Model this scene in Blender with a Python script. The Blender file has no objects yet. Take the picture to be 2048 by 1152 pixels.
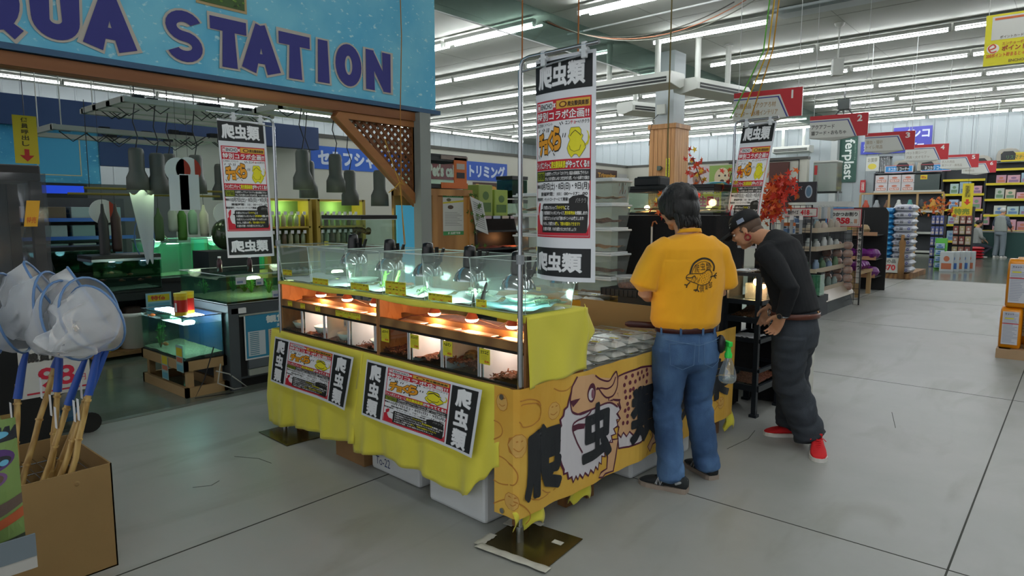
import bpy, bmesh, math, random
from mathutils import Vector as V, Matrix, noise
from math import sin, cos, pi, radians, atan2, sqrt
random.seed(7)
SC = bpy.context.scene
COL = SC.collection

# ------------------------------------------------------------ camera
H_CAM = 1.5
cam = bpy.data.cameras.new('camera')
cam.sensor_width = 36.0
cam.lens = 1327.0 / 2048.0 * 36.0
cam.clip_start = 0.05
cam.clip_end = 200
co = bpy.data.objects.new('camera', cam)
COL.objects.link(co)
co.location = (0, 0, H_CAM)
co.rotation_euler = (pi / 2 - radians(6.4), 0, radians(40.6))
SC.camera = co

# ------------------------------------------------------------ world: daylight coming in through the open shop front behind
w = bpy.data.worlds.new('world')
SC.world = w
w.use_nodes = True
w.node_tree.nodes['Background'].inputs[0].default_value = (0.95, 0.97, 1.0, 1)
w.node_tree.nodes['Background'].inputs[1].default_value = .8
SC.view_settings.view_transform = 'Standard'
SC.view_settings.look = 'None'
SC.view_settings.gamma = 1
SC.view_settings.exposure = 0.25
SC.view_settings.use_curve_mapping = False
SC.cycles.transparent_max_bounces = 24
SC.cycles.max_bounces = 7
SC.cycles.caustics_reflective = False
SC.cycles.caustics_refractive = False
SC.cycles.sample_clamp_indirect = 4.0
TUBE_POWER = 42.0

# ------------------------------------------------------------ materials
def lin(c):
 if isinstance(c, str):
  c = c.lstrip('#')
  c = [int(c[i:i + 2], 16) / 255 for i in (0, 2, 4)]
  return tuple(((x / 12.92) if x <= .04045 else ((x + .055) / 1.055) ** 2.4) for x in c)
 return tuple(c)

_M = {}
def mat(name, col='#808080', rough=.5, metal=0., emit=0., bump=0., bscale=40., var=0., vscale=4., spec=.5, coord='Object', stretch=None, col2=None, ecol=None, sheen=0.):
 if name in _M: return _M[name]
 m = bpy.data.materials.new(name); m.use_nodes = True
 nt = m.node_tree; N = nt.nodes; L = nt.links
 b = N['Principled BSDF']
 c = lin(col)
 b.inputs['Base Color'].default_value = (*c, 1)
 b.inputs['Roughness'].default_value = rough
 b.inputs['Metallic'].default_value = metal
 b.inputs['Specular IOR Level'].default_value = spec
 if sheen: b.inputs['Sheen Weight'].default_value = sheen
 if emit:
  b.inputs['Emission Color'].default_value = (*lin(ecol or col), 1)
  b.inputs['Emission Strength'].default_value = emit
 if bump or var or col2:
  tc = N.new('ShaderNodeTexCoord'); mp = N.new('ShaderNodeMapping')
  L.new(tc.outputs[coord], mp.inputs[0])
  if stretch: mp.inputs['Scale'].default_value = stretch
 if var or col2:
  n = N.new('ShaderNodeTexNoise'); n.inputs['Scale'].default_value = vscale; n.inputs['Detail'].default_value = 5
  L.new(mp.outputs[0], n.inputs[0])
  r = N.new('ShaderNodeValToRGB')
  r.color_ramp.elements[0].position = .3; r.color_ramp.elements[1].position = .7
  a = lin(col2) if col2 else tuple(x * (1 - var) for x in c)
  d = c if col2 else tuple(min(1, x * (1 + var)) for x in c)
  r.color_ramp.elements[0].color = (*a, 1); r.color_ramp.elements[1].color = (*d, 1)
  L.new(n.outputs[0], r.inputs[0]); L.new(r.outputs[0], b.inputs['Base Color'])
 if bump:
  n = N.new('ShaderNodeTexNoise'); n.inputs['Scale'].default_value = bscale; n.inputs['Detail'].default_value = 4
  L.new(mp.outputs[0], n.inputs[0])
  bu = N.new('ShaderNodeBump'); bu.inputs['Strength'].default_value = bump; bu.inputs['Distance'].default_value = .01
  L.new(n.outputs[0], bu.inputs['Height']); L.new(bu.outputs[0], b.inputs['Normal'])
 _M[name] = m
 return m

def clear(name, tint='#ffffff', op=.06, rough=.05, gcol='#ffffff', haze=0.0, hcol='#ffffff'):
 """thin clear sheet: transparent + fresnel gloss + a little milky haze"""
 if name in _M: return _M[name]
 m = bpy.data.materials.new(name); m.use_nodes = True
 nt = m.node_tree; N = nt.nodes; L = nt.links
 N.remove(N['Principled BSDF'])
 out = N['Material Output']
 tr = N.new('ShaderNodeBsdfTransparent'); tr.inputs[0].default_value = (*lin(tint), 1)
 gl = N.new('ShaderNodeBsdfGlossy'); gl.inputs['Roughness'].default_value = rough; gl.inputs[0].default_value = (*lin(gcol), 1)
 lw = N.new('ShaderNodeLayerWeight'); lw.inputs[0].default_value = .5
 pw = N.new('ShaderNodeMath'); pw.operation = 'POWER'; pw.inputs[1].default_value = 4.0; L.new(lw.outputs['Facing'], pw.inputs[0])
 fr = N.new('ShaderNodeMath'); fr.operation = 'MULTIPLY_ADD'; fr.inputs[1].default_value = .8; fr.inputs[2].default_value = .03; L.new(pw.outputs[0], fr.inputs[0])
 mx = N.new('ShaderNodeMixShader')
 ad = N.new('ShaderNodeMath'); ad.operation = 'ADD'; ad.inputs[1].default_value = op; ad.use_clamp = True
 L.new(fr.outputs[0], ad.inputs[0]); L.new(ad.outputs[0], mx.inputs[0])
 L.new(tr.outputs[0], mx.inputs[1]); L.new(gl.outputs[0], mx.inputs[2])
 last = mx
 if haze:
  df = N.new('ShaderNodeBsdfDiffuse'); df.inputs[0].default_value = (*lin(hcol), 1)
  m2 = N.new('ShaderNodeMixShader'); m2.inputs[0].default_value = haze
  L.new(mx.outputs[0], m2.inputs[1]); L.new(df.outputs[0], m2.inputs[2]); last = m2
 L.new(last.outputs[0], out.inputs[0])
 _M[name] = m
 return m

def wood(name, c1, c2, scale=(1, 1, 1), rough=.55, wscale=3., dist=6., coord='Object'):
 if name in _M: return _M[name]
 m = bpy.data.materials.new(name); m.use_nodes = True
 nt = m.node_tree; N = nt.nodes; L = nt.links; b = N['Principled BSDF']
 tc = N.new('ShaderNodeTexCoord'); mp = N.new('ShaderNodeMapping'); mp.inputs['Scale'].default_value = scale
 L.new(tc.outputs[coord], mp.inputs[0])
 wv = N.new('ShaderNodeTexWave'); wv.inputs['Scale'].default_value = wscale; wv.inputs['Distortion'].default_value = dist
 wv.inputs['Detail'].default_value = 4; L.new(mp.outputs[0], wv.inputs[0])
 ns = N.new('ShaderNodeTexNoise'); ns.inputs['Scale'].default_value = 9; ns.inputs['Detail'].default_value = 6
 L.new(mp.outputs[0], ns.inputs[0])
 mm = N.new('ShaderNodeMath'); mm.operation = 'MULTIPLY_ADD'; mm.inputs[1].default_value = .5
 L.new(wv.outputs[1], mm.inputs[0])
 m3 = N.new('ShaderNodeMath'); m3.operation = 'MULTIPLY'; m3.inputs[1].default_value = .5
 L.new(ns.outputs[0], m3.inputs[0]); L.new(m3.outputs[0], mm.inputs[2])
 r = N.new('ShaderNodeValToRGB'); r.color_ramp.elements[0].color = (*lin(c1), 1); r.color_ramp.elements[1].color = (*lin(c2), 1)
 r.color_ramp.elements[0].position = .25; r.color_ramp.elements[1].position = .75
 L.new(mm.outputs[0], r.inputs[0]); L.new(r.outputs[0], b.inputs['Base Color'])
 b.inputs['Roughness'].default_value = rough
 bu = N.new('ShaderNodeBump'); bu.inputs['Strength'].default_value = .15; bu.inputs['Distance'].default_value = .004
 L.new(mm.outputs[0], bu.inputs['Height']); L.new(bu.outputs[0], b.inputs['Normal'])
 _M[name] = m
 return m

def voro(name, c1, c2, scale=60., rough=.6, stretch=(1, 1, 1), c3=None, bump=.4):
 """chips, flakes, flecks"""
 if name in _M: return _M[name]
 m = bpy.data.materials.new(name); m.use_nodes = True
 nt = m.node_tree; N = nt.nodes; L = nt.links; b = N['Principled BSDF']
 tc = N.new('ShaderNodeTexCoord'); mp = N.new('ShaderNodeMapping'); mp.inputs['Scale'].default_value = stretch
 L.new(tc.outputs['Object'], mp.inputs[0])
 vo = N.new('ShaderNodeTexVoronoi'); vo.inputs['Scale'].default_value = scale; L.new(mp.outputs[0], vo.inputs[0])
 r = N.new('ShaderNodeValToRGB'); r.color_ramp.elements[0].color = (*lin(c1), 1); r.color_ramp.elements[1].color = (*lin(c2), 1)
 if c3:
  e = r.color_ramp.elements.new(.5); e.color = (*lin(c3), 1)
 L.new(vo.outputs['Color'], r.inputs[0]); L.new(r.outputs[0], b.inputs['Base Color'])
 b.inputs['Roughness'].default_value = rough
 if bump:
  bu = N.new('ShaderNodeBump'); bu.inputs['Strength'].default_value = bump; bu.inputs['Distance'].default_value = .006
  L.new(vo.outputs['Distance'], bu.inputs['Height']); L.new(bu.outputs[0], b.inputs['Normal'])
 _M[name] = m
 return m

def flat(c):
 """printed ink / paint of one colour"""
 return mat('ink_' + c.strip('#'), c, .55)

WHITE = mat('white_plastic', '#e6e8e6', .4)
BLACK = mat('black_plastic', '#101214', .45)
STEEL = mat('chrome_steel', '#b4b8bc', .25, metal=1.)
PAPER = mat('white_paper', '#e4e6e8', .7)

# ------------------------------------------------------------ mesh builder
class MB:
 def __init__(s):
  s.v = []; s.f = []; s.m = []; s.sm = []; s.mats = []
 def mi(s, m):
  if m not in s.mats: s.mats.append(m)
  return s.mats.index(m)
 def add(s, verts, faces, m, smooth=False):
  o = len(s.v); k = s.mi(m)
  s.v += [tuple(p) for p in verts]
  for f in faces:
   s.f.append([i + o for i in f]); s.m.append(k); s.sm.append(smooth)
  return s
 def box(s, x0, x1, y0, y1, z0, z1, m, rot=None, piv=None):
  vs = [V((x, y, z)) for z in (z0, z1) for y in (y0, y1) for x in (x0, x1)]
  if rot is not None:
   p = V(piv) if piv else V(((x0 + x1) / 2, (y0 + y1) / 2, (z0 + z1) / 2))
   vs = [rot @ (q - p) + p for q in vs]
  return s.add(vs, [(0, 2, 3, 1), (4, 5, 7, 6), (0, 1, 5, 4), (2, 6, 7, 3), (0, 4, 6, 2), (1, 3, 7, 5)], m)
 def beam(s, a, b, wx, wy, m, up=(0, 0, 1)):
  """square bar from a to b"""
  a = V(a); b = V(b); d = (b - a).normalized(); u = V(up)
  if abs(d.dot(u)) > .99: u = V((1, 0, 0))
  x = d.cross(u).normalized(); y = x.cross(d).normalized()
  vs = []
  for p in (a, b):
   for sx, sy in ((-1, -1), (1, -1), (1, 1), (-1, 1)):
    vs.append(p + x * sx * wx / 2 + y * sy * wy / 2)
  return s.add(vs, [(0, 3, 2, 1), (4, 5, 6, 7), (0, 1, 5, 4), (1, 2, 6, 5), (2, 3, 7, 6), (3, 0, 4, 7)], m)
 def cyl(s, a, b, r0, r1, m, n=16, cap=True, smooth=True):
  a = V(a); b = V(b); d = (b - a).normalized(); u = V((0, 0, 1))
  if abs(d.dot(u)) > .99: u = V((1, 0, 0))
  x = d.cross(u).normalized(); y = d.cross(x).normalized()
  vs = []
  for p, r in ((a, r0), (b, r1)):
   for i in range(n):
    t = 2 * pi * i / n; vs.append(p + (x * cos(t) + y * sin(t)) * r)
  s.add(vs, [(i, (i + 1) % n, n + (i + 1) % n, n + i) for i in range(n)], m, smooth)
  if cap: s.add(vs, [tuple(range(n))[::-1], tuple(range(n, 2 * n))], m)
  return s
 def tube(s, pts, r, m, n=8, closed=False):
  pts = [V(p) for p in pts]; k = len(pts); vs = []; prev = None
  rr = r if isinstance(r, (list, tuple)) else [r] * k
  for i, p in enumerate(pts):
   a = pts[i - 1] if (i > 0 or closed) else p
   b = pts[(i + 1) % k] if (i < k - 1 or closed) else p
   d = (b - a).normalized()
   if prev is None:
    u = V((0, 0, 1)) if abs(d.z) < .9 else V((1, 0, 0))
    x = d.cross(u).normalized()
   else:
    x = (prev - d * prev.dot(d)).normalized()
   prev = x; y = d.cross(x)
   for j in range(n):
    t = 2 * pi * j / n; vs.append(p + (x * cos(t) + y * sin(t)) * rr[i])
  fs = []
  for i in range(k if closed else k - 1):
   q = (i + 1) % k
   for j in range(n):
    fs.append((i * n + j, i * n + (j + 1) % n, q * n + (j + 1) % n, q * n + j))
  s.add(vs, fs, m, True)
  if not closed: s.add(vs, [tuple(range(n))[::-1], tuple(range((k - 1) * n, k * n))], m)
  return s
 def lathe(s, prof, c, m, n=24, axis='z', cap0=False, cap1=False, rot=None):
  c = V(c); vs = []
  for r, h in prof:
   for i in range(n):
    t = 2 * pi * i / n
    q = V((r * cos(t), r * sin(t), h))
    if axis == 'x': q = V((h, r * cos(t), r * sin(t)))
    if axis == 'y': q = V((r * cos(t), h, r * sin(t)))
    if rot is not None: q = rot @ q
    vs.append(c + q)
  k = len(prof); fs = []
  for a in range(k - 1):
   for i in range(n):
    fs.append((a * n + i, a * n + (i + 1) % n, (a + 1) * n + (i + 1) % n, (a + 1) * n + i))
  s.add(vs, fs, m, True)
  if cap0: s.add(vs, [tuple(range(n))[::-1]], m)
  if cap1: s.add(vs, [tuple(range((k - 1) * n, k * n))], m)
  return s
 def ball(s, c, rx, ry, rz, m, n=14, k=9, rot=None):
  prof = []
  c = V(c); vs = []; fs = []
  for a in range(k + 1):
   ph = pi * a / k
   for i in range(n):
    t = 2 * pi * i / n
    q = V((rx * sin(ph) * cos(t), ry * sin(ph) * sin(t), rz * cos(ph)))
    if rot is not None: q = rot @ q
    vs.append(c + q)
  for a in range(k):
   for i in range(n):
    fs.append((a * n + i, (a + 1) * n + i, (a + 1) * n + (i + 1) % n, a * n + (i + 1) % n))
  return s.add(vs, fs, m, True)
 def grid(s, fn, nu, nv, m, smooth=True, closed_u=False):
  vs = []; fs = []
  for j in range(nv + 1):
   for i in range(nu + (0 if closed_u else 1)):
    vs.append(fn(i / nu, j / nv))
  W = nu if closed_u else nu + 1
  for j in range(nv):
   for i in range(nu):
    q = (i + 1) % W
    fs.append((j * W + i, j * W + q, (j + 1) * W + q, (j + 1) * W + i))
  return s.add(vs, fs, m, smooth)
 def prism(s, pts, fn, t, m):
  """extrude a 2-D outline; fn(x,y,d) -> 3-D"""
  n = len(pts)
  vs = [fn(x, y, 0) for x, y in pts] + [fn(x, y, t) for x, y in pts]
  return s.add(vs, [tuple(range(n))[::-1], tuple(range(n, 2 * n))] + [(i, (i + 1) % n, n + (i + 1) % n, n + i) for i in range(n)], m)
 def bag(s, c, a, b, h, m, rz=0., n=3, puff=.5, seed=0):
  """soft filled bag, pillow shaped"""
  rnd = random.Random(seed); R = Matrix.Rotation(rz, 3, 'Z'); c = V(c)
  nu, nv = 12, 8; vs = []; fs = []
  for sd in (1, -1):
   for j in range(nv + 1):
    for i in range(nu + 1):
     u = i / nu * 2 - 1; v = j / nv * 2 - 1
     e = ((1 - abs(u) ** 4) * (1 - abs(v) ** 4)) ** puff
     z = sd * h / 2 * e
     q = V((u * a / 2, v * b / 2, z + h / 2)) + V((0, 0, .06 * h * noise.noise(V((u * 3 + seed, v * 3, sd)))))
     vs.append(c + R @ q)
  W = nu + 1; O = (nu + 1) * (nv + 1)
  for j in range(nv):
   for i in range(nu):
    q = (j * W + i, j * W + i + 1, (j + 1) * W + i + 1, (j + 1) * W + i)
    fs.append(q); fs.append(tuple(O + k for k in q[::-1]))
  return s.add(vs, fs, m, True)
 def build(s, name, parent=None, loc=None, rz=0., bevel=0., weld=False, label=None, cat=None, group=None, kind=None, sub=0, solid=0., fix=True):
  me = bpy.data.meshes.new(name)
  me.from_pydata(s.v, [], s.f)
  for m in s.mats: me.materials.append(m)
  me.polygons.foreach_set('material_index', s.m)
  me.polygons.foreach_set('use_smooth', s.sm)
  if weld or fix:
   bm = bmesh.new(); bm.from_mesh(me)
   if weld: bmesh.ops.remove_doubles(bm, verts=bm.verts, dist=1e-5)
   if fix: bmesh.ops.recalc_face_normals(bm, faces=bm.faces)
   bm.to_mesh(me); bm.free()
  me.update()
  o = bpy.data.objects.new(name, me); COL.objects.link(o)
  if parent is not None: o.parent = parent
  if loc is not None: o.location = loc
  if rz: o.rotation_euler = (0, 0, rz)
  if solid:
   q = o.modifiers.new('s', 'SOLIDIFY'); q.thickness = solid; q.offset = 0
  if bevel:
   q = o.modifiers.new('b', 'BEVEL'); q.width = bevel; q.segments = 2; q.limit_method = 'ANGLE'
  if sub:
   q = o.modifiers.new('d', 'SUBSURF'); q.levels = sub; q.render_levels = sub
  tag(o, label, cat, group, kind)
  return o

def tag(o, label=None, cat=None, group=None, kind=None):
 if label: o['label'] = label
 if cat: o['category'] = cat
 if group: o['group'] = group
 if kind: o['kind'] = kind
 return o

def thing(name, label, cat, loc=(0, 0, 0), rz=0., group=None):
 o = bpy.data.objects.new(name, None); COL.objects.link(o)
 o.empty_display_size = .05
 o.location = loc; o.rotation_euler = (0, 0, rz)
 return tag(o, label, cat, group)

def dup(root, loc=None, rz=None, label=None, group=None, scale=None):
 r = root.copy(); COL.objects.link(r)
 if loc is not None: r.location = loc
 if rz is not None: r.rotation_euler = (0, 0, rz)
 if label: r['label'] = label
 if group: r['group'] = group
 if scale: r.scale = scale
 for ch in list(root.children):
  c = ch.copy(); COL.objects.link(c); c.parent = r
  for g in list(ch.children):
   d = g.copy(); COL.objects.link(d); d.parent = c
 return r

# ------------------------------------------------------------ lettering and flat artwork
_T = {}
def text2d(s, bold=.0):
 k = (s, bold)
 if k in _T: return _T[k]
 cu = bpy.data.curves.new('t', 'FONT'); cu.body = s; cu.offset = bold; cu.resolution_u = 3
 ob = bpy.data.objects.new('t', cu); COL.objects.link(ob)
 dg = bpy.context.evaluated_depsgraph_get()
 me = bpy.data.meshes.new_from_object(ob.evaluated_get(dg))
 vs = [(v.co.x, v.co.y) for v in me.vertices]; fs = [tuple(p.vertices) for p in me.polygons]
 bpy.data.objects.remove(ob); bpy.data.curves.remove(cu); bpy.data.meshes.remove(me)
 if not vs: vs = [(0, 0)]
 x0 = min(v[0] for v in vs); x1 = max(v[0] for v in vs); y0 = min(v[1] for v in vs); y1 = max(v[1] for v in vs)
 _T[k] = (vs, fs, (x0, y0, max(x1, x0 + 1e-4), max(y1, y0 + 1e-4)))
 return _T[k]

class G:
 """flat artwork; origin at lower left, metres"""
 EPS = .0006
 def __init__(s, W, H): s.W = W; s.H = H; s.it = []
 def poly(s, pts, col, l=1): s.it.append(([tuple(p[:2]) for p in pts], [tuple(range(len(pts)))], col, l)); return s
 def rect(s, x0, y0, x1, y1, col, l=1): return s.poly([(x0, y0), (x1, y0), (x1, y1), (x0, y1)], col, l)
 def oval(s, x, y, rx, ry, col, l=1, n=20, a0=0): return s.poly([(x + rx * cos(2 * pi * i / n + a0), y + ry * sin(2 * pi * i / n + a0)) for i in range(n)], col, l)
 def line(s, pts, w, col, l=2, closed=False):
  pts = [V((p[0], p[1])) for p in pts]
  if closed: pts = pts + [pts[0]]
  vs = []; fs = []
  for i, p in enumerate(pts):
   a = pts[i - 1] if i else (pts[-2] if closed else p); b = pts[i + 1] if i < len(pts) - 1 else (pts[1] if closed else p)
   d = (b - a)
   if d.length < 1e-9: d = V((1, 0))
   d.normalize(); nn = V((-d.y, d.x)) * w / 2
   vs += [tuple(p + nn), tuple(p - nn)]
  for i in range(len(pts) - 1): fs.append((2 * i, 2 * i + 1, 2 * i + 3, 2 * i + 2))
  s.it.append((vs, fs, col, l)); return s
 def text(s, t, x0, y0, x1, y1, col, l=2, bold=.03, rot=0, keep=False, out=None, outw=.05, fit=None):
  if out: s.text(t, x0, y0, x1, y1, out, l, bold + outw, rot, keep, fit=bold); l += 1
  big = 0
  if bold > .025 and any(ord(ch) > 0x2E80 for ch in t) and len(t) < 9: big = bold; bold = 0.01
  elif any(ord(ch) > 0x2E80 for ch in t): bold = min(bold, .02)
  vs, fs, bb = text2d(t, bold)
  if out is None and False: pass
  b0 = text2d(t, bold)[2]
  w = b0[2] - b0[0]; h = b0[3] - b0[1]
  # letters outlined at a larger offset grow by the same amount beyond the box
  ref = bb
  if rot in (90, -90):
   sx = (y1 - y0) / w; sy = (x1 - x0) / h
  else:
   sx = (x1 - x0) / w; sy = (y1 - y0) / h
  if keep:
   k = min(sx, sy); sx = sy = k
  cx = (x0 + x1) / 2; cy = (y0 + y1) / 2; mx = (bb[0] + bb[2]) / 2; my = (bb[1] + bb[3]) / 2
  o = []
  shifts = [(0, 0)]
  if big:
   k8 = 16 if len(t) == 1 else (8 if big >= .028 and len(t) < 4 else 4)
   shifts = [(big * cos(2 * pi * (i + .5) / k8), big * sin(2 * pi * (i + .5) / k8)) for i in range(k8)]
   q_ = fit if fit else big; sx /= 1 + 2 * q_ / w; sy /= 1 + 2 * q_ / h
  nv = len(vs)
  allv = [(a + dx, b + dy, i * 3e-6) for i, (dx, dy) in enumerate(shifts) for a, b in vs]
  fs = [tuple(i + k_ * nv for i in f) for k_ in range(len(shifts)) for f in fs]
  for a, b, dz in allv:
   p = (a - mx) * sx; q = (b - my) * sy
   if rot == 90: p, q = -q, p
   elif rot == -90: p, q = q, -p
   elif rot:
    r = radians(rot); p, q = p * cos(r) - q * sin(r), p * sin(r) + q * cos(r)
   o.append((cx + p, cy + q, dz))
  s.it.append((o, fs, col, l)); return s
 def build(s, name, fn=None, parent=None, base='#e4e6e8', back=None, cutx=0, cuty=0, thick=.0012, shape=None, basemat=None, loc=None, rz=0., grain=None, **kw):
  """fn(x,y,d)->V ; default an upright panel in local x,z facing -y"""
  if fn is None: fn = lambda x, y, d: V((x, -d, y))
  bm = bmesh.new(); mats = []
  def mi(c):
   m = c if not isinstance(c, str) else flat(c)
   if m not in mats: mats.append(m)
   return mats.index(m)
  def addp(vs, fs, m, z, flip=False):
   bv = [bm.verts.new((p[0], p[1], z + (p[2] if len(p) > 2 else 0))) for p in vs]
   for f in fs:
    if len(set(f)) < 3: continue
    try: q = bm.faces.new([bv[i] for i in (f[::-1] if flip else f)])
    except ValueError: continue
    q.material_index = m
    q.normal_update()
    if (q.normal.z < 0) != flip: q.normal_flip()
  shp = shape or [(0, 0), (s.W, 0), (s.W, s.H), (0, s.H)]
  bmi = mi(basemat or base)
  addp(shp, [tuple(range(len(shp)))], bmi, 0)
  addp(shp, [tuple(range(len(shp)))], mi(back) if back else bmi, -thick, True)
  for k_, (vs, fs, c, l) in enumerate(s.it): addp(vs, fs, mi(c), l * s.EPS + k_ * s.EPS / (2 + 1.3 * len(s.it)))
  def cut(ax, n, W):
   for i in range(1, n):
    co_ = V((0, 0, 0)); co_[ax] = W * i / n; no = V((0, 0, 0)); no[ax] = 1
    bmesh.ops.bisect_plane(bm, geom=bm.verts[:] + bm.edges[:] + bm.faces[:], plane_co=co_, plane_no=no, dist=1e-6)
  if cutx: cut(0, cutx, s.W)
  if cuty: cut(1, cuty, s.H)
  for v in bm.verts: v.co = fn(v.co.x, v.co.y, v.co.z)
  me = bpy.data.meshes.new(name); bm.to_mesh(me); bm.free()
  for m in mats: me.materials.append(m)
  o = bpy.data.objects.new(name, me); COL.objects.link(o)
  if parent is not None: o.parent = parent
  if loc is not None: o.location = loc
  if rz: o.rotation_euler = (0, 0, rz)
  tag(o, kw.get('label'), kw.get('cat'), kw.get('group'), kw.get('kind'))
  return o

def ordn(i): return ['first', 'second', 'third', 'fourth', 'fifth', 'sixth', 'seventh', 'eighth', 'ninth', 'tenth', 'eleventh', 'twelfth', 'thirteenth', 'fourteenth'][i]

def chain(a, b, sag, n=14):
 a = V(a); b = V(b); return [a.lerp(b, i / n) - V((0, 0, sag * 4 * (i / n) * (1 - i / n))) for i in range(n + 1)]
# ============================================================ the hall
def floor_mat(name, c1, c2, rough, joints=False):
 m = bpy.data.materials.new(name); m.use_nodes = True
 nt = m.node_tree; N = nt.nodes; L = nt.links; b = N['Principled BSDF']
 tc = N.new('ShaderNodeTexCoord')
 n1 = N.new('ShaderNodeTexNoise'); n1.inputs['Scale'].default_value = .55; n1.inputs['Detail'].default_value = 8; n1.inputs['Roughness'].default_value = .62
 L.new(tc.outputs['Object'], n1.inputs[0])
 mp = N.new('ShaderNodeMapping'); mp.inputs['Scale'].default_value = (2.2, .6, 1); mp.inputs['Rotation'].default_value = (0, 0, .5)
 L.new(tc.outputs['Object'], mp.inputs[0])
 n2 = N.new('ShaderNodeTexNoise'); n2.inputs['Scale'].default_value = 1.1; n2.inputs['Detail'].default_value = 7; n2.inputs['Distortion'].default_value = .8
 L.new(mp.outputs[0], n2.inputs[0])
 r1 = N.new('ShaderNodeValToRGB'); r1.color_ramp.elements[0].color = (*lin(c1), 1); r1.color_ramp.elements[1].color = (*lin(c2), 1)
 r1.color_ramp.elements[0].position = .36; r1.color_ramp.elements[1].position = .58
 L.new(n1.outputs[0], r1.inputs[0])
 r2 = N.new('ShaderNodeValToRGB'); r2.color_ramp.elements[0].color = (.62, .62, .52, 1); r2.color_ramp.elements[1].color = (1, 1, 1, 1)
 r2.color_ramp.elements[0].position = .33; r2.color_ramp.elements[1].position = .47
 L.new(n2.outputs[0], r2.inputs[0])
 mx = N.new('ShaderNodeMix'); mx.data_type = 'RGBA'; mx.blend_type = 'MULTIPLY'; mx.inputs[0].default_value = .5
 L.new(r1.outputs[0], mx.inputs[6]); L.new(r2.outputs[0], mx.inputs[7]); L.new(mx.outputs[2], b.inputs['Base Color'])
 rr = N.new('ShaderNodeMapRange'); rr.inputs[3].default_value = rough - .08; rr.inputs[4].default_value = rough + .1
 L.new(n1.outputs[0], rr.inputs[0]); L.new(rr.outputs[0], b.inputs['Roughness'])
 n3 = N.new('ShaderNodeTexNoise'); n3.inputs['Scale'].default_value = 30; n3.inputs['Detail'].default_value = 3
 L.new(tc.outputs['Object'], n3.inputs[0])
 bu = N.new('ShaderNodeBump'); bu.inputs['Strength'].default_value = .03; L.new(n3.outputs[0], bu.inputs['Height']); L.new(bu.outputs[0], b.inputs['Normal'])
 return m
FLOOR = floor_mat('trowelled_concrete', '#92958f', '#a1a29e', .42)
FLOOR2 = floor_mat('polished_tile_floor', '#5f665c', '#70776c', .14)
MB().box(-5.25, 14, -7, 17.65, -.1, 0, FLOOR).build('floor', kind='structure')
MB().box(-23, -5.25, -7, 30, -.1, 0, FLOOR2).build('floor_aquarium', kind='structure')
MB().box(-5.25, 14, 17.65, 30, -.1, 0, FLOOR2).build('floor_rear', kind='structure')
JO = mat('joint_filler', '#33362f', .8)
k = 1
for x in (-2.95, -.33, 2.29): MB().box(x - .004, x + .004, -7, 17.65, 0, .0012, JO).build('trim_%d' % k, kind='structure'); k += 1
for y in (-.2, 3.22, 6.6, 10.0, 13.4): MB().box(-5.22, 14, y - .003, y + .003, 0, .0012, JO).build('trim_%d' % k, kind='structure'); k += 1
MB().box(-5.29, -5.22, -7, 17.65, -.001, .004, mat('worn_floor_strip', '#7c8078', .35, metal=.3)).build('trim_%d' % k, kind='structure'); k += 1
MB().box(-5.25, 14, 17.6, 17.68, -.001, .003, mat('dark_floor_strip', '#44483f', .4)).build('trim_%d' % k, kind='structure'); k += 1
CR = mat('floor_crack', '#3d4038', .9)
def crack(pts, name='trim'):
 global k
 b = MB()
 for i in range(len(pts) - 1):
  a = V((*pts[i], .0006)); c = V((*pts[i + 1], .0006)); b.beam(a, c, .004, .001, CR)
 b.build('trim_%d' % k, kind='structure'); k += 1
crack([(-3.62, 1.52), (-3.57, 1.60), (-3.60, 1.66)]); crack([(-1.63, 4.02), (-1.60, 4.3), (-1.63, 4.5)]); crack([(-.9, 5.2), (-1.0, 5.6)])
crack([(-3.9, 1.9), (-3.75, 1.98), (-3.62, 1.99)])

CEIL = mat('ceiling_board', '#a3a69d', .85, bump=.05, bscale=3)
CZ = 5.2
MB().box(-23, 14, -7, 30, CZ, CZ + .1, CEIL).build('ceiling', kind='structure')
SEAM = mat('ceiling_seam', '#85887f', .9)
b = MB()
for i in range(20): b.box(-23, 14, -6 + i * 1.8, -5.988 + i * 1.8, CZ - .003, CZ, SEAM)
for i in range(14): b.box(-22 + i * 2.6, -21.99 + i * 2.6, -7, 30, CZ - .003, CZ, SEAM)
b.build('trim_ceiling_seams', kind='structure')
# corrugated sheet walls
WALL = mat('wall_sheet', '#9fa8aa', .6, bump=.02, bscale=2)
def ribwall(name, axis, c, a0, a1, z1=CZ, step=.45):
 b = MB(); pts = []
 x = a0
 while x < a1:
  pts += [(x, 0), (x + step * .86, 0), (x + step * .9, .02), (x + step * .96, .02)]; x += step
 pts.append((min(x, a1), 0))
 vs = []
 for u, d in pts:
  for z in (0, z1):
   vs.append((u, c + d, z) if axis == 'y' else (c + d, u, z))
 b.add(vs, [(2 * i, 2 * i + 2, 2 * i + 3, 2 * i + 1) for i in range(len(pts) - 1)], WALL)
 return b.build(name, kind='structure')
ribwall('wall_back', 'y', 30, -23, 14)
ribwall('wall_left', 'x', -23, -7, 30)
MB().box(14, 14.1, -7, 30, 0, CZ, WALL).build('wall_right', kind='structure')
MB().box(-8.1, -7.85, 29.6, 30, 0, CZ, mat('pilaster', '#a9afad', .6)).build('wall_pilaster', kind='structure')
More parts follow.
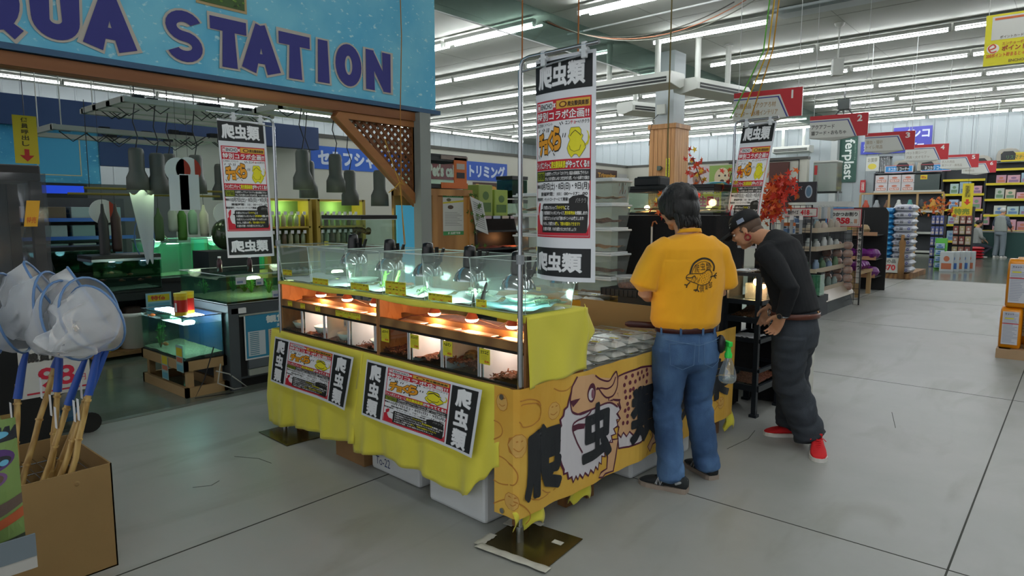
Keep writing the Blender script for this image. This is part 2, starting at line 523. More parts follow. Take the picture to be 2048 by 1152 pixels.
# smoke curtain (clear hanging sheet) with its wire
MB().box(-7.81, -7.80, -3, 14.3, 4.62, CZ, clear('smoked_glass', '#b9c8c2', .0, .1, haze=.12, hcol='#8fa39c')).build('window_smoke_curtain', kind='structure')
MB().tube([(-7.8, -3, 4.6), (-7.8, 14.3, 4.6)], .012, mat('white_wire', '#c8ccca', .5)).build('trim_curtain_wire', kind='structure')
MB().box(-7.81, -7.80, 15.0, 29.9, 4.7, CZ, clear('smoked_glass', '#b9c8c2', .0, .1, haze=.12)).build('window_smoke_curtain_rear', kind='structure')

# ---- column with timber cladding
b = MB(); CONC = mat('painted_column', '#b4bcbd', .7)
b.box(-7.80, -7.33, 14.25, 14.8, 3.4, CZ, CONC)
b.build('wall_column', kind='structure')
PINE = wood('pine_boards', '#9a6a3c', '#cc9860', (1, 1, .12), wscale=8, dist=3)
col = thing('column_cladding', 'orange pine board cladding boxed around the square column behind the black rack', 'column', (-7.57, 14.52, 0))
b = MB(); gap = mat('board_gap', '#4a2f1c', .9)
x0, x1, y0, y1 = -.33, .33, -.33, .36
b.box(x0 + .012, x1 - .012, y0 + .012, y1 - .012, 0, 3.5, gap)
n = 6
for i in range(n):
 w_ = (x1 - x0) / n
 b.box(x0 + i * w_ + .004, x0 + (i + 1) * w_ - .004, y0, y0 + .02, 0, 3.5, PINE); b.box(x0 + i * w_ + .004, x0 + (i + 1) * w_ - .004, y1 - .02, y1, 0, 3.5, PINE)
 w_ = (y1 - y0) / n
 b.box(x0, x0 + .02, y0 + i * w_ + .004, y0 + (i + 1) * w_ - .004, 0, 3.5, PINE); b.box(x1 - .02, x1, y0 + i * w_ + .004, y0 + (i + 1) * w_ - .004, 0, 3.5, PINE)
b.build('board', parent=col)
MB().box(x0 - .03, x1 + .03, y0 - .03, y1 + .03, 3.46, 3.56, PINE).build('top_trim', parent=col)
g = G(.1, .42); g.text('火災受信', .02, .02, .08, .40, '#3a3a20', 2, .02, rot=90); g.rect(.01, .01, .09, .41, '#d9cf3a', 1)
g.build('notice', lambda x, y, d: V((.12 + x, -.345 - d, 2.35 + y)), parent=col, base='#d9cf3a', label='small yellow notice')
MB().cyl((-.02, -.34, 2.55), (-.02, -.42, 2.55), .05, .05, mat('grey_green', '#4d5a50', .5)).box(-.08, .0, -.40, -.34, 2.5, 2.6, mat('grey_green', '#4d5a50')).build('alarm_bell', parent=col)
c = thing('junction_box', 'small cream wall box high on the column above the timber cladding', 'junction box', (-7.55, 14.18, 3.78))
MB().box(-.15, .07, -.06, 0, 0, .22, mat('cream_box', '#cfd2c8', .5)).build('housing', parent=c, bevel=.01)
MB().tube([(-.1, -.05, 0), (-.22, -.06, -.1), (-.27, -.1, -.35), (-.3, -.1, -.7)], .008, BLACK).build('cable', parent=c)

# ---- fluorescent lights
TUBE = mat('lit_tube', '#ffffff', .5, emit=TUBE_POWER, ecol='#f8fbff')
HOUS = mat('lamp_housing', '#9da099', .5)
def light_proto(two=False):
 t = thing('ceiling_light', 'x', 'ceiling light')
 MB().box(-1.2, 1.2, -.05, .05, .05, .12, HOUS).box(-1.21, -1.17, -.03, .03, -.02, .06, HOUS).box(1.17, 1.21, -.03, .03, -.02, .06, HOUS).build('lamp_housing', parent=t)
 MB().cyl((-1.16, -.03 if two else 0, 0), (1.16, -.03 if two else 0, 0), .019, .019, TUBE, n=8).build('lamp_tube', parent=t)
 if two: MB().cyl((-1.02, .10, .0), (1.30, .10, 0), .019, .019, TUBE, n=8).build('lamp_tube', parent=t)
 return t
LP = light_proto(); LP2 = light_proto(True)
rows = {Y: ordn(i) for i, Y in enumerate((29.0, 26.4, 23.75, 21.05, 18.35, 15.6, 12.8, 10.1))}
xs_r = [-5.9, -3.42, -.97, 1.48, 3.93, 6.4]
xs_l = [-9.3, -11.8, -14.25, -16.7, -19.15]
used = [False, False]
for Y, rl in rows.items():
 lst = [(x, 'r', i) for i, x in enumerate(xs_r)] + [(x, 'l', i) for i, x in enumerate(xs_l)]
 if Y < 13: lst = [q for q in lst if q[1] == 'l' or q[2] == 0]
 for x, sd_, i in lst:
  pr = LP2 if Y < 11 else LP; u = 1 if Y < 11 else 0
  side = 'over the aisles' if sd_ == 'r' else 'over the salon'
  lab = 'tube light %s, %s from the glass curtain, %s row from the back' % (side, ordn(i), rl)
  if not used[u]: pr.location = (x, Y, 5.02); pr['label'] = lab; pr['group'] = 'fluorescent ceiling lights'; used[u] = True
  else: dup(pr, (x, Y, 5.02), label=lab, group='fluorescent ceiling lights')
i = 0
for y in (4.9, 7.35, 9.8, 12.3, 14.75, 17.2, 19.65, 22.1, 24.6):
 dup(LP, (-21.4, y, 5.02), pi / 2, 'tube light along the left wall, %s in the line from the front' % ordn(i), 'fluorescent ceiling lights'); i += 1
i = 0
for Y in (7.2, 4.4, 1.6, -1.2):
 for x in (-.97, 1.48, 3.93, 6.4):
  dup(LP, (x, Y, 5.02), label='unseen tube light over the front floor, %s row, %s in its row from the gateway' % (ordn(int((7.2 - Y) / 2.8 + .1)), ordn(int((x + 3.5) / 2.44))), group='unseen fluorescent lights over the front of the hall')  # unseen rows, added above and behind the view to light the scene
for i, (x, y) in enumerate(((-7.6, 2.2), (-7.6, 6.2), (-10.4, 4.2), (-10.4, 8.2))): dup(LP, (x, y, 5.02), label='added tube light above the aquarium corner, %s back from the gateway' % ordn(i), group='added lights over the aquarium corner')  # tubes added out of sight behind the sign to brighten the aquariums
# surface duct on the ceiling at right
MB().box(-4.5, 3, 12.62, 12.98, 5.08, 5.19, mat('cable_duct', '#a9b2b3', .5)).tube([(-4.5, 12.4, 5.1), (3, 12.4, 5.1)], .025, mat('cable_duct', '#a9b2b3')).build('trim_ceiling_duct', kind='structure')
# cable tray with drooping wires
t = thing('ceiling_conduit', 'thin grey ceiling conduit with drooping loops of cable near the first lights', 'conduit', (-6, 10.2, 5.1))
MB().tube([(-2.2, 1.1, 0), (2.3, .95, 0)], .018, mat('white_wire', '#c8ccca')).build('pipe', parent=t)
cc = MB()
for j, cl in enumerate(('#3a3a32', '#a0684a', '#77796e')):
 cc.tube(chain((-1.9 + .05 * j, -.1, -.05), (1.3 + .22 * j, 1.0, -.08), .42 + .05 * j), .01, mat('cable' + cl, cl))
cc.build('cable', parent=t)

# ---- ceiling suspended air conditioners round the column
AC = mat('ac_white', '#c9ccc4', .45); ACD = mat('ac_grille', '#202422', .6)
def aircon(label, loc, rz, L=1.9):
 t = thing('air_conditioner', label, 'air conditioner', loc, rz, 'ceiling-hung air conditioners')
 pr = [(0, 0), (.0, .14), (.06, .24), (.62, .26), (.66, .2), (.62, .0), (.45, -.06)]
 b = MB(); b.prism(pr, lambda x, y, d: V((-L / 2 + d, x, y)), L, AC); b.build('body', parent=t, bevel=.012)
 b = MB(); b.box(-L / 2 + .08, L / 2 - .08, -.012, .01, .03, .13, ACD); b.box(-L / 2 + .08, L / 2 - .08, -.02, -.01, .07, .085, AC); b.build('grille', parent=t)
 for sx in (-1, 1): MB().cyl((sx * L * .28, .33, .24), (sx * L * .28, .33, CZ - loc[2]), .06, .06, AC).cyl((sx * L * .28, .33, CZ - loc[2] - .03), (sx * L * .28, .33, CZ - loc[2]), .09, .09, HOUS).build('duct', parent=t)
 return t
# ============================================================ the reptile counter (its own frame: x to the right, y away along the banner)
PO = V((-1.857, 2.222, 0)); TH = radians(3.35)
CX = V((cos(TH), -sin(TH), 0)); CY = V((sin(TH), cos(TH), 0))
def CW(x, y, z=0): return PO + CX * x + CY * y + V((0, 0, z))
RC = -TH
def cplane(x, y, d, o, face):
 """map artwork onto the counter: face 'front' (x,z at y=o) or 'side' (y,z at x=o), counter frame"""
 return V((x, o - d, y)) if face == 'front' else V((o + d, x, y))

YEL = mat('yellow_cloth', '#e6dc4a', .85, bump=.12, bscale=350, sheen=.2)
OSB = voro('osb_board', '#9a6a38', '#b98a54', 38, .6, (1, 1, .35), '#a9784a', .15)
RAIL = wood('rail_wood', '#7a5730', '#9a7443', (.3, 1, 1), wscale=6)
TRACK = mat('black_track', '#0c0d0e', .35)
TABW = wood('table_wood', '#6b4526', '#8d6238', (1, 1, .2))
GL = clear('pane_glass', '#f3fbf7', .02, .03)
BARK = voro('bark_chips', '#5a2f1e', '#a4674a', 120, .85, (1, 1, 1), '#7d4630', .9)
DIV = mat('white_divider', '#dfe0ea', .5, bump=.1, bscale=200)
TAGY = mat('price_tag_yellow', '#d8cf2e', .6)

# tables
def table(name, label, x0, x1, y0, y1, legs):
 t = thing(name, label, 'table', CW((x0 + x1) / 2, (y0 + y1) / 2), RC)
 hx = (x1 - x0) / 2; hy = (y1 - y0) / 2
 MB().box(-hx, hx, -hy, hy, .655, .685, TABW).build('table_top', parent=t, bevel=.003)
 for lx, ly in legs: MB().box(lx - .028, lx + .028, ly - .028, ly + .028, 0, .655, TABW).build('leg', parent=t)
 return t
table('display_table', 'brown wooden table carrying the two terrarium cabinets, mostly hidden by yellow cloth', -2.36, -.03, .05, .52, [(-.72, .17), (1.09, .17), (-1.0, -.17), (1.09, -.17)])
table('display_table', 'brown wooden table behind the orange banner carrying the stacked clear tubs', -.72, -.03, .56, 2.12, [(.28, -.72), (.28, .70), (-.28, -.7), (-.28, .7)])

# front cloth, two lengths
def cloth_front(name, label, x0, x1, zb, seed, yb=-.035, top=.70):
 n = 60; m = 24
 def f(u, v):
  x = x0 + (x1 - x0) * u; z1 = zb(x); z = top + (z1 - top) * v
  fold = .018 * v ** 2.5 * (sin(x * 21 + seed) + .6 * sin(x * 37 + seed * 2 + v)) + .006 * noise.noise(V((x * 6, z * 5, seed)))
  y = .028 + (yb - .028) * min(1, v * 1.4) + fold
  return CW(x, y, z)
 o = MB().grid(f, n, m, YEL).build(name, fix=False, solid=.002, label=label, cat='tablecloth', group='yellow cloths on the counter')
 return o
def zl(x):
 t = (x + 2.42) / 1.14
 return .045 + .11 * t + .012 * sin(x * 9)
def zr(x):
 # -1.29 .. -.03
 pts = [(-1.30, .105), (-1.1, .145), (-.93, .168), (-.8, .155), (-.62, .158), (-.455, .14), (-.354, .13), (-.28, .165), (-.21, .25), (-.11, .34), (-.02, .40)]
 for i in range(len(pts) - 1):
  if x <= pts[i + 1][0]:
   a, b = pts[i], pts[i + 1]; t = max(0, (x - a[0]) / (b[0] - a[0])); t = t * t * (3 - 2 * t)
   return max(.012, a[1] + (b[1] - a[1]) * t)
 return .36
cloth_front('tablecloth', 'yellow front cloth under the far terrarium cabinet, its hem near the floor', -2.42, -1.28, zl, 1.0)
cloth_front('tablecloth', 'yellow front cloth by the corner pole, hem pulled to a low point', -1.31, -.09, zr, 4.0, yb=-.05)
# left return of the cloth
def f(u, v):
 y = .03 + u * .46; z = .70 + (.06 + .2 * u - .70) * v
 return CW(-2.40 - .035 * v - .015 * sin(y * 20 + 1) * v - .02 * (1 - v), y, z)
MB().grid(f, 12, 14, YEL).build('tablecloth', fix=False, solid=.002, label='yellow cloth hanging over the far left end of the counter', cat='tablecloth', group='yellow cloths on the counter')

# terrarium cabinets
LAMPW = mat('heat_lamp_glow', '#ffb070', .4, emit=28, ecol='#ffc890')
PORC = mat('heat_bulb_body', '#8a5444', .35)
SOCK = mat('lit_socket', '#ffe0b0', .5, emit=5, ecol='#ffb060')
MESHW = mat('vent_mesh', '#c8c8cc', .45, metal=.5)
def point(loc, e, col, r=.03, parent=None):
 l = bpy.data.lights.new('lamp_and_fill_light', 'POINT'); l.energy = e; l.color = lin(col) if isinstance(col, str) else col; l.shadow_soft_size = r
 o = bpy.data.objects.new('lamp_and_fill_light', l); COL.objects.link(o); o.location = loc
 if parent is not None: o.parent = parent
 return o
def cabinet(label, x0, x1, second):
 W = x1 - x0; D = .42
 t = thing('terrarium_cabinet', label, 'terrarium', CW(x0, .04, .688), RC)
 MB().box(0, .016, 0, D, 0, .352, OSB).build('side_panel', parent=t)
 MB().box(W - .016, W, 0, D, 0, .352, OSB).build('side_panel', parent=t)
 MB().box(.016, W - .016, 0, D, .336, .352, OSB).build('top_panel', parent=t)
 b = MB(); b.box(.016, W - .016, 0, D, 0, .014, OSB).box(.016, W - .016, -.004, .014, 0, .02, RAIL); b.build('base_panel', parent=t)
 MB().box(.016, W - .016, D - .01, D, .014, .2, OSB).build('back_panel', parent=t)
 MB().box(.016, W - .016, -.004, .018, .188, .232, RAIL).build('front_rail', parent=t, bevel=.002)
 b = MB()   # lid over the compartments with vent strip
 b.box(.016, W - .016, .018, .06, .205, .215, RAIL)
 b.box(.016, W - .016, .15, D, .205, .215, OSB).box(.016, W - .016, .148, .172, .215, .24, RAIL)
 b.build('lid', parent=t)
 n = 4; cw = (W - .032) / n
 for i in range(n):
  a = .016 + i * cw
  MB().box(a + .03, a + cw - .03, .06, .148, .206, .212, MESHW).build('vent_mesh', parent=t)
 for i in range(n + 0):
  a = .016 + i * cw
  if i: MB().box(a - .004, a + .004, .012, D - .01, .014, .2, DIV).build('divider', parent=t)
 b = MB(); b.box(.016, W - .016, -.006, .006, .176, .188, TRACK); b.box(.016, W - .016, -.006, .006, .018, .03, TRACK); b.build('sliding_track', parent=t)
 for i in range(2):
  MB().box(.016 + i * W / 2, .0 + (i + 1) * W / 2, -.0015 + i * .003, .0005 + i * .003, .03, .176, GL).build('glass_front', parent=t)
 for i in range(n):
  a = .016 + i * cw; b = MB()
  b.box(a + cw - .022, a + cw - .016, -.004, .002, .03, .176, mat('clear_edge', '#c9cdd6', .3))
  b.box(a + cw - .016, a + cw - .008, -.002, .0, .03, .176, GL).box(a + cw - .008, a + cw - .002, -.004, .002, .03, .176, mat('clear_edge', '#c9cdd6', .3)); b.build('frame_strip', parent=t)
 for i in range(n):   # bark litter
  a = .02 + i * cw; h = [.02, .022, .03, .02][i] if not second else [.055, .07, .085, .08][i]
  def f(u, v, a=a, h=h, i=i):
   e = noise.noise(V((u * 5 + i * 7, v * 5, second))) * .5 + .6
   q = (1.2 * u if second and i in (3,) else (.9 if not second and i == 3 and u < .55 else 1))
   if second and i == 1: e *= .55 + .9 * u
   if not second and i == 3: e *= .4 if u < .6 else 2.0
   if not second and i == 2: e *= .6 + 1.4 * v
   return V((a + u * (cw - .008), .012 + v * (D - .03), .016 + h * e * q + .012 * noise.noise(V((u * 40, v * 60, i)))))
  MB().grid(f, 26, 30, BARK).build('bark_litter', parent=t, kind='stuff', fix=False)
 # chips lying on the surface
 b = MB(); rn = random.Random(3 + second)
 for q in range(420 if second else 160):
  i = rn.randrange(4) if not second else rn.choice([0, 1, 2, 2, 3, 3])
  a = .03 + i * cw; u = rn.random(); y = .014 + rn.random() * .16
  h = ([.03, .03, .04, .03][i] if not second else [.06, .07, .095, .09][i]) * (.5 + .5 * rn.random())
  if second and i == 1: h *= .4 + .8 * u
  if second and i == 3: h *= .3 + .9 * u
  p = V((a + u * (cw - .03), y, .02 + h * .62)); d = V((rn.uniform(-1, 1), rn.uniform(-1, 1), rn.uniform(-.5, .7))).normalized() * rn.uniform(.008, .02)
  b.beam(p, p + d, .006, .003, mat('bark_chip_%d' % (q % 3), ['#7a4631', '#96593f', '#5b3122'][q % 3], .8))
 b.build('bark_chips', parent=t, kind='stuff')
 for i, lx in enumerate((.30, .62, .93) if not second else (.34, .64, .93)):   # heat lamps under the top
  L_ = MB(); L_.lathe([(.012, .0), (.014, -.012)], (lx, .13, .336), SOCK, 16)
  b = MB(); b.cyl((lx, .13, .336), (lx, .13, .318), .017, .017, SOCK, 16)
  b.lathe([(.015, .318), (.017, .31), (.024, .298), (.032, .284), (.0345, .276)], (lx, .13, 0), PORC, 20)
  hl = b.build('heat_lamp', parent=t)
  MB().lathe([(.0345, .276), (.034, .27), (.026, .262), (.012, .258), (.0, .257)], (lx, .13, 0), LAMPW, 20).build('bulb_face', parent=hl)
  point((lx, .13, .247), 2.4, '#ffb070', .03, t)
 b = MB(); b.tube([(.93, .14, .31), (.8, .17, .25), (.62, .2, .26), (.45, .2, .27), (.3, .16, .26), (.2, .08, .25), (.14, .03, .225)], .003, mat('brown_cord', '#3a1c12', .5)); b.build('power_cord', parent=t)
 for xx in ((.36 * W, .87 * W),): point((xx[0], .2, .19), 2.2, '#ffe9dd', .05, t); point((xx[1], .2, .19), 2.2, '#ffe9dd', .05, t)  # fill lights added under the lid to brighten the compartments, no bulb
 return t
cabA = cabinet('wooden terrarium cabinet at the far end of the counter, white bowls behind its glass', -2.285, -1.145, 0)
cabB = cabinet('wooden terrarium cabinet by the corner pole, deep bark chips behind its glass', -1.14, -.0, 1)

def price(parent, name, x, y, z, w, h, head, seed=0, kids=1, price_='', cells=1, rows=1):
 g = G(w, h)
 rn = random.Random(seed)
 cw = w / cells; rh = h / rows
 for r in range(rows):
  for c in range(cells):
   X = c * cw; Y = r * rh
   if c: g.line([(X, Y), (X, Y + rh)], .0015, '#b3ab2a', 1)
   g.text(head[(c + r * cells) % len(head)], X + cw * .12, Y + rh * .66, X + cw * .9, Y + rh * .92, '#1c1a08', 2, .03)
   if rh > .04:
    for q in range(4): g.rect(X + cw * .12, Y + rh * (.28 + q * .09), X + cw * (.6 + .25 * rn.random()), Y + rh * (.28 + q * .09) + .0012, '#8d8735', 1)
   g.text(price_ or '¥', X + cw * .5, Y + rh * .08, X + cw * .92, Y + rh * .26, '#c8501e', 2, .03)
 return g.build(name, lambda a, b, d: V((x + a, y - d, z + b)), parent=parent, base='#d8cf2e')
nm = ['ヒョウモン', 'クレス', 'ニシアフ', 'フトアゴ', 'ボール', 'コーン']
for x, w in ((.10, .06), (.27, .06), (.46, .06)): price(cabA, 'price_tag', x, -.005, .195, w, .032, nm[int(x * 10) % 6:])
price(cabA, 'price_tag', .70, -.005, .19, .27, .036, nm, cells=3)
for i, x in enumerate((.035, .30, .57, .84)): price(cabB, 'price_tag', x, -.0065, .098, .072, .074, [['レオパード'], ['ギリシャリク'], ['ヘルマン'], ['ヨツユビ']][i], i, price_=['¥4,900', '¥7,980', '¥9,800', '¥8,980'][i])
g = G(.03, .045); g.rect(.003, .01, .027, .03, '#aeb4c4', 1); g.build('paper_tag', lambda a, b, d: V((.62 + a, .1 - d, .10 + b)), parent=cabA)
# bowls
BOWL = mat('white_bowl', '#eceeee', .3)
def bowl(x, y, z, label, r=.075, h=.04):
 b = MB(); b.lathe([(.0, .003), (r * .6, .003), (r * .68, .006), (r * .97, h), (r, h + .002), (r * 1.03, h), (r * .72, .0), (0, 0)], (0, 0, 0), BOWL, 32)
 return b.build('food_bowl', loc=CW(x, y, z), label=label, cat='bowl', group='white bowls in the far cabinet')
bowl(-2.285 + .14, .13, .73, 'white bowl in the first compartment of the far cabinet, against the orange board')
bowl(-2.285 + .42, .13, .73, 'white bowl in the second compartment of the far cabinet')
bowl(-2.285 + .70, .13, .72, 'white bowl in the third compartment of the far cabinet, beside a small paper tag')
bowl(-2.285 + 1.0, .2, .715, 'wide white dish with dark specks in the last compartment of the far cabinet', .1, .035)
bowl(-1.14 + .72, .33, .75, 'pale shallow dish at the back of the bark-filled third compartment of the near cabinet', .085, .03)
# tortoises half buried in the bark
SHELL = voro('tortoise_shell', '#3a2c1c', '#8d7a45', 90, .5, (1, 1, 1), '#5d4c2a', .3)
for x, y, lab in ((-1.14 + .50, .12, 'small patterned tortoise on the bark in the second compartment of the near cabinet'), (-1.14 + .64, .17, 'brown tortoise behind the third yellow tag of the near cabinet')):
 t = thing('tortoise', lab, 'tortoise', CW(x, y, .765), RC + .4)
 MB().lathe([(0, .036), (.02, .033), (.036, .022), (.043, .008), (.043, 0), (.02, -.006), (0, -.006)], (0, 0, 0), SHELL, 20).build('shell', parent=t)
 b = MB(); sk = mat('tortoise_skin', '#6b5b3a', .7); b.ball((.05, 0, .006), .014, .01, .009, sk)
 for sx in (-1, 1):
  for sy in (-1, 1): b.ball((.028 * sx, .032 * sy, -.003), .012, .01, .01, sk)
 b.build('body', parent=t)

# yellow cloth over the cabinet tops and hanging down at the corner end
def f(u, v): return CW(-2.29 + 2.30 * u, .028 + .44 * v, 1.0425 + .0015 * sin(u * 60) * sin(v * 9))
b = MB(); b.grid(f, 40, 8, YEL)
def f(u, v):
 x = -2.29 + 2.30 * u; return CW(x, .028 - .004 * v - .002 * sin(x * 30), 1.0425 - (.022 + .006 * sin(x * 7 + 1)) * v)
b.grid(f, 60, 3, YEL)
def f(u, v):
 y = .03 + (.44 + .01 * sin(v * 5)) * u; z = 1.0425 - v * (.325 - .02 * u)
 return CW(.012 + .012 * sin(y * 24 + 1.2 * v) * v + .01 * v, y, z)
b.grid(f, 22, 22, YEL)
def f(u, v):   # loose corner flap at the back
 y = .44 + u * (.02 + .15 * v if v < .62 else .113 * (1 - (v - .62) / .38) + .0); z = 1.04 - v * .24 + .02 * u
 return CW(.01 + .02 * u - .03 * u * u, y, z)
b.grid(f, 8, 14, YEL)
b.build('tablecloth', fix=False, solid=.002, label='yellow cloth over the cabinet tops, draped down the end by the stacked clear tubs', cat='tablecloth', group='yellow cloths on the counter')

# ---- clear plastic tanks on top with clamp lamps
TANKP = clear('clear_tank', '#f8fcfa', .03, .1, haze=.085, hcol='#dfe8e4')
RIM = mat('tank_rim', '#c4d2cc', .25)
PAPERF = mat('tank_paper', '#dbe6e6', .8)
PAPERC = mat('tank_paper_cyan', '#7fcfd6', .7, col2='#b9e3e6', vscale=8)
GLOWG = mat('uv_lamp_glow', '#e0fff2', .4, emit=14, ecol='#d8ffee')
REFL = mat('reflector', '#c9d2d4', .12, metal=1.)
RUB = mat('lamp_black', '#0b0c0d', .3)
def tank_shape(b, xb0, xb1, xt0, xt1, y0, y1, yt0, yt1, z0, z1):
 B = [(xb0, y0), (xb1, y0), (xb1, y1), (xb0, y1)]; Tq = [(xt0, yt0), (xt1, yt0), (xt1, yt1), (xt0, yt1)]
 vs = [(x, y, z0) for x, y in B] + [(x, y, z1) for x, y in Tq]
 b.add(vs, [(3, 2, 1, 0)] + [(i, (i + 1) % 4, 4 + (i + 1) % 4, 4 + i) for i in range(4)], TANKP)
def lamp_parts(t, lx, ly, zr, clampx):
 b = MB(); b.lathe([(.014, .075), (.03, .072), (.055, .058), (.074, .035), (.084, .01), (.086, 0)], (lx, ly, zr), REFL, 28)
 b.lathe([(.085, 0), (.082, .01), (.07, .033), (.05, .055), (.02, .066)], (lx, ly, zr), REFL, 28)
 b.build('lamp_reflector', parent=t)
 MB().ball((lx, ly, zr + .012), .026, .026, .02, GLOWG).build('lamp_bulb', parent=t)
 b = MB(); b.lathe([(.036, .072), (.036, .10), (.031, .15), (.028, .172), (.012, .178), (0, .178)], (lx, ly, zr), RUB, 20)
 b.build('lamp_socket', parent=t)
 b = MB(); cx = lx + .075
 b.tube([(lx + .02, ly, zr + .13), (lx + .04, ly + .01, zr + .12), (lx + .06, ly + .01, zr + .10)], .006, RUB)
 b.beam((cx - .012, ly + .01, zr + .05), (cx - .012, ly + .01, zr + .155), .018, .012, RUB); b.beam((cx, ly + .012, zr + .06), (cx + .035, ly + .02, zr + .15), .018, .008, RUB)
 b.box(cx - .02, cx + .02, ly, ly + .022, zr + .075, zr + .095, RUB)
 b.build('lamp_clamp', parent=t)
 point((lx, ly, zr - .02), 1.6, '#d0fff0', .03, t)
tks = [(-2.275, -1.885), (-1.88, -1.45), (-1.44, -1.095), (-1.09, -.72), (-.712, -.355), (-.345, -.0)]
labs = ['clear plastic tank at the far end of the counter top, blue card seen through it', 'second clear plastic tank from the far end, three small yellow tags along its foot', 'clear plastic tank third from the far end with a lime green lizard perched inside',
  'clear plastic tank fourth from the far end with six yellow tags in two rows', 'clear plastic tank fifth from the far end, reflector lamp leaning inside', 'clear plastic tank at the corner pole with a bright cyan sheet on its floor']
ncell = [(2, 1), (3, 1), (3, 1), (3, 2), (3, 1), (1, 1)]
lamps = [None, (.30, .17, .15), (.24, .17, .13), (.24, .17, .12), (.2, .17, .115), (.17, .17, .10)]
for i, (a, c) in enumerate(tks):
 Wk = c - a
 t = thing('plastic_tank', labs[i], 'tank', CW(a, 0, 1.046), RC, 'clear tanks on the counter top')
 b = MB(); y0 = .05 if i < 5 else .045
 last = i == 5
 tank_shape(b, .012, Wk - .012, -.01, Wk + (-.004 if not last else .01), y0, .37, y0 - .018, .395, .003, .245 - .004 * 0)
 b.box(.02, Wk - .02, y0 + .01, y0 + .02, 0, .004, RIM); b.build('tank_body', parent=t)
 b = MB(); z = .245; X0 = -.012; X1 = Wk + (-.002 if not last else .012); Y0 = y0 - .022; Y1 = .40
 b.tube([(X0, Y0, z), (X1, Y0, z), (X1, Y1, z), (X0, Y1, z)], .0035, RIM, 6, closed=True)
 b.tube([(.012, y0, .004), (X0, Y0, z)], .0016, RIM, 5); b.tube([(Wk - .012, y0, .004), (X1, Y0, z)], .0016, RIM, 5); b.tube([(Wk - .012, .37, .004), (X1, Y1, z)], .002, RIM, 5)
 b.build('tank_rim', parent=t)
 def f(u, v, i=i, Wk=Wk, y0=y0):
  e = .012 * noise.noise(V((u * 3 + i * 5, v * 3, 1))) + (.012 if v > .6 else 0) + .01 * (abs(u - .5) > .47)
  return V((.016 + u * (Wk - .032), y0 + .006 + v * (.30), .012 + e))
 MB().grid(f, 14, 12, PAPERC if last else PAPERF).build('floor_sheet', parent=t, fix=False, solid=.001)
 cc_, rr_ = ncell[i]
 price(t, 'price_tag', .018, y0 - .006, .012 + (.03 if i in (0,) else 0), .062 * cc_ + (.0 if cc_ > 1 else .01), .036 * rr_, nm[i:] + nm[:i], i, cells=cc_, rows=rr_)
 if lamps[i]: lamp_parts(t, *lamps[i][:2], lamps[i][2], 0)
# extra dark clamp lamp on the back edge of the corner tank
t = thing('clamp_lamp', 'black clamp lamp on the back rim of the corner tank', 'lamp', CW(-.06, .40, 1.2), RC)
b = MB(); b.lathe([(.03, .08), (.05, .05), (.08, 0)], (0, -.02, -.03), REFL, 24); b.build('lamp_reflector', parent=t)
MB().beam((0, .01, .05), (0, .03, .16), .03, .03, RUB).beam((.03, .01, .03), (.05, .01, .13), .02, .01, RUB).build('lamp_socket', parent=t)

# ---- lizards
def lizard(label, loc, rz, s, c1, upright=False, name='lizard'):
 m = voro('lizard_skin_' + c1.strip('#'), c1, c1, 200, .6, (1, 1, 1), '#%02x%02x%02x' % tuple(int(int(c1[i:i + 2], 16) * .6) for i in (1, 3, 5)), .4)
 t = thing(name, label, 'lizard', loc, rz, 'small lizards in the tanks')
 def P(x, y, z): return V((x, y, z)) * s if not upright else V((x * .3, y, abs(x) * .0 + (x + .45) * .95 if x > -.45 else .01 + z * .3)) * s
 b = MB()
 pts = [(-1.35, 0.12, .02), (-1.1, .05, .03), (-.85, .0, .04), (-.6, 0, .06), (-.45, 0, .1), (-.2, 0, .14), (.05, 0, .15), (.25, 0, .15), (.38, 0, .17), (.52, 0, .19), (.66, 0, .18), (.76, 0, .165)]
 rad = [.008, .02, .03, .045, .075, .11, .115, .09, .06, .085, .07, .03]
 b.tube([P(*p) for p in pts], [r * s for r in rad], m, 10)
 b.build('body', parent=t)
 for sx, fx in ((.22, .32), (-.4, -.28)):
  for sy in (-1, 1):
   b = MB(); b.tube([P(sx, .06 * sy, .14), P(sx + .02, .2 * sy, .15), P(fx, .28 * sy, .02)], [.035 * s, .028 * s, .018 * s], m, 7)
   for a in (-.5, 0, .5): b.tube([P(fx, .28 * sy, .02), P(fx + .09 * cos(a), (.28 + .09 * sin(a + .4)) * sy, .008)], .006 * s, m, 4)
   b.build('leg', parent=t)
 return t
lizard('grey speckled lizard standing up against the front of the fifth tank', CW(-.40, .10, 1.06), RC + 1.2, .085, '#4a4038', True)
lizard('dark brown lizard climbing the glass of the corner tank behind its tag', CW(-.325, .085, 1.062), RC + 1.4, .095, '#382c26', True)
lizard('pale green speckled lizard lying on the cyan sheet of the corner tank', CW(-.08, .25, 1.07), RC + .5, .11, '#8fae86')
lizard('lime green lizard on the left of the third tank, head raised', CW(-1.3, .2, 1.07), RC + 1.9, .11, '#8fd04e', True)
lizard('lime green lizard with raised head beside the reddish one in the third tank', CW(-1.2, .22, 1.07), RC + 1.2, .10, '#9ad860', True)
lizard('reddish brown lizard resting behind the green ones in the third tank', CW(-1.2, .27, 1.07), RC + .2, .1, '#a4624e')
lizard('small brown lizard at the front of the third tank above its tags', CW(-1.40, .10, 1.06), RC + 2.5, .07, '#6b4a38')
lizard('pale green lizard at the back of the fourth tank', CW(-.93, .2, 1.065), RC + 2.2, .11, '#84c078')
lizard('sandy lizard basking under the lamp of the fifth tank', CW(-.52, .24, 1.08), RC + 3.0, .13, '#9aa088')
lizard('long pale lizard under the lamp at the back of the corner tank', CW(-.2, .29, 1.075), RC + .3, .12, '#8f9a84')
lizard('grey lizard under the lamp in the second tank', CW(-1.6, .22, 1.06), RC + .2, .09, '#8a9a8a')
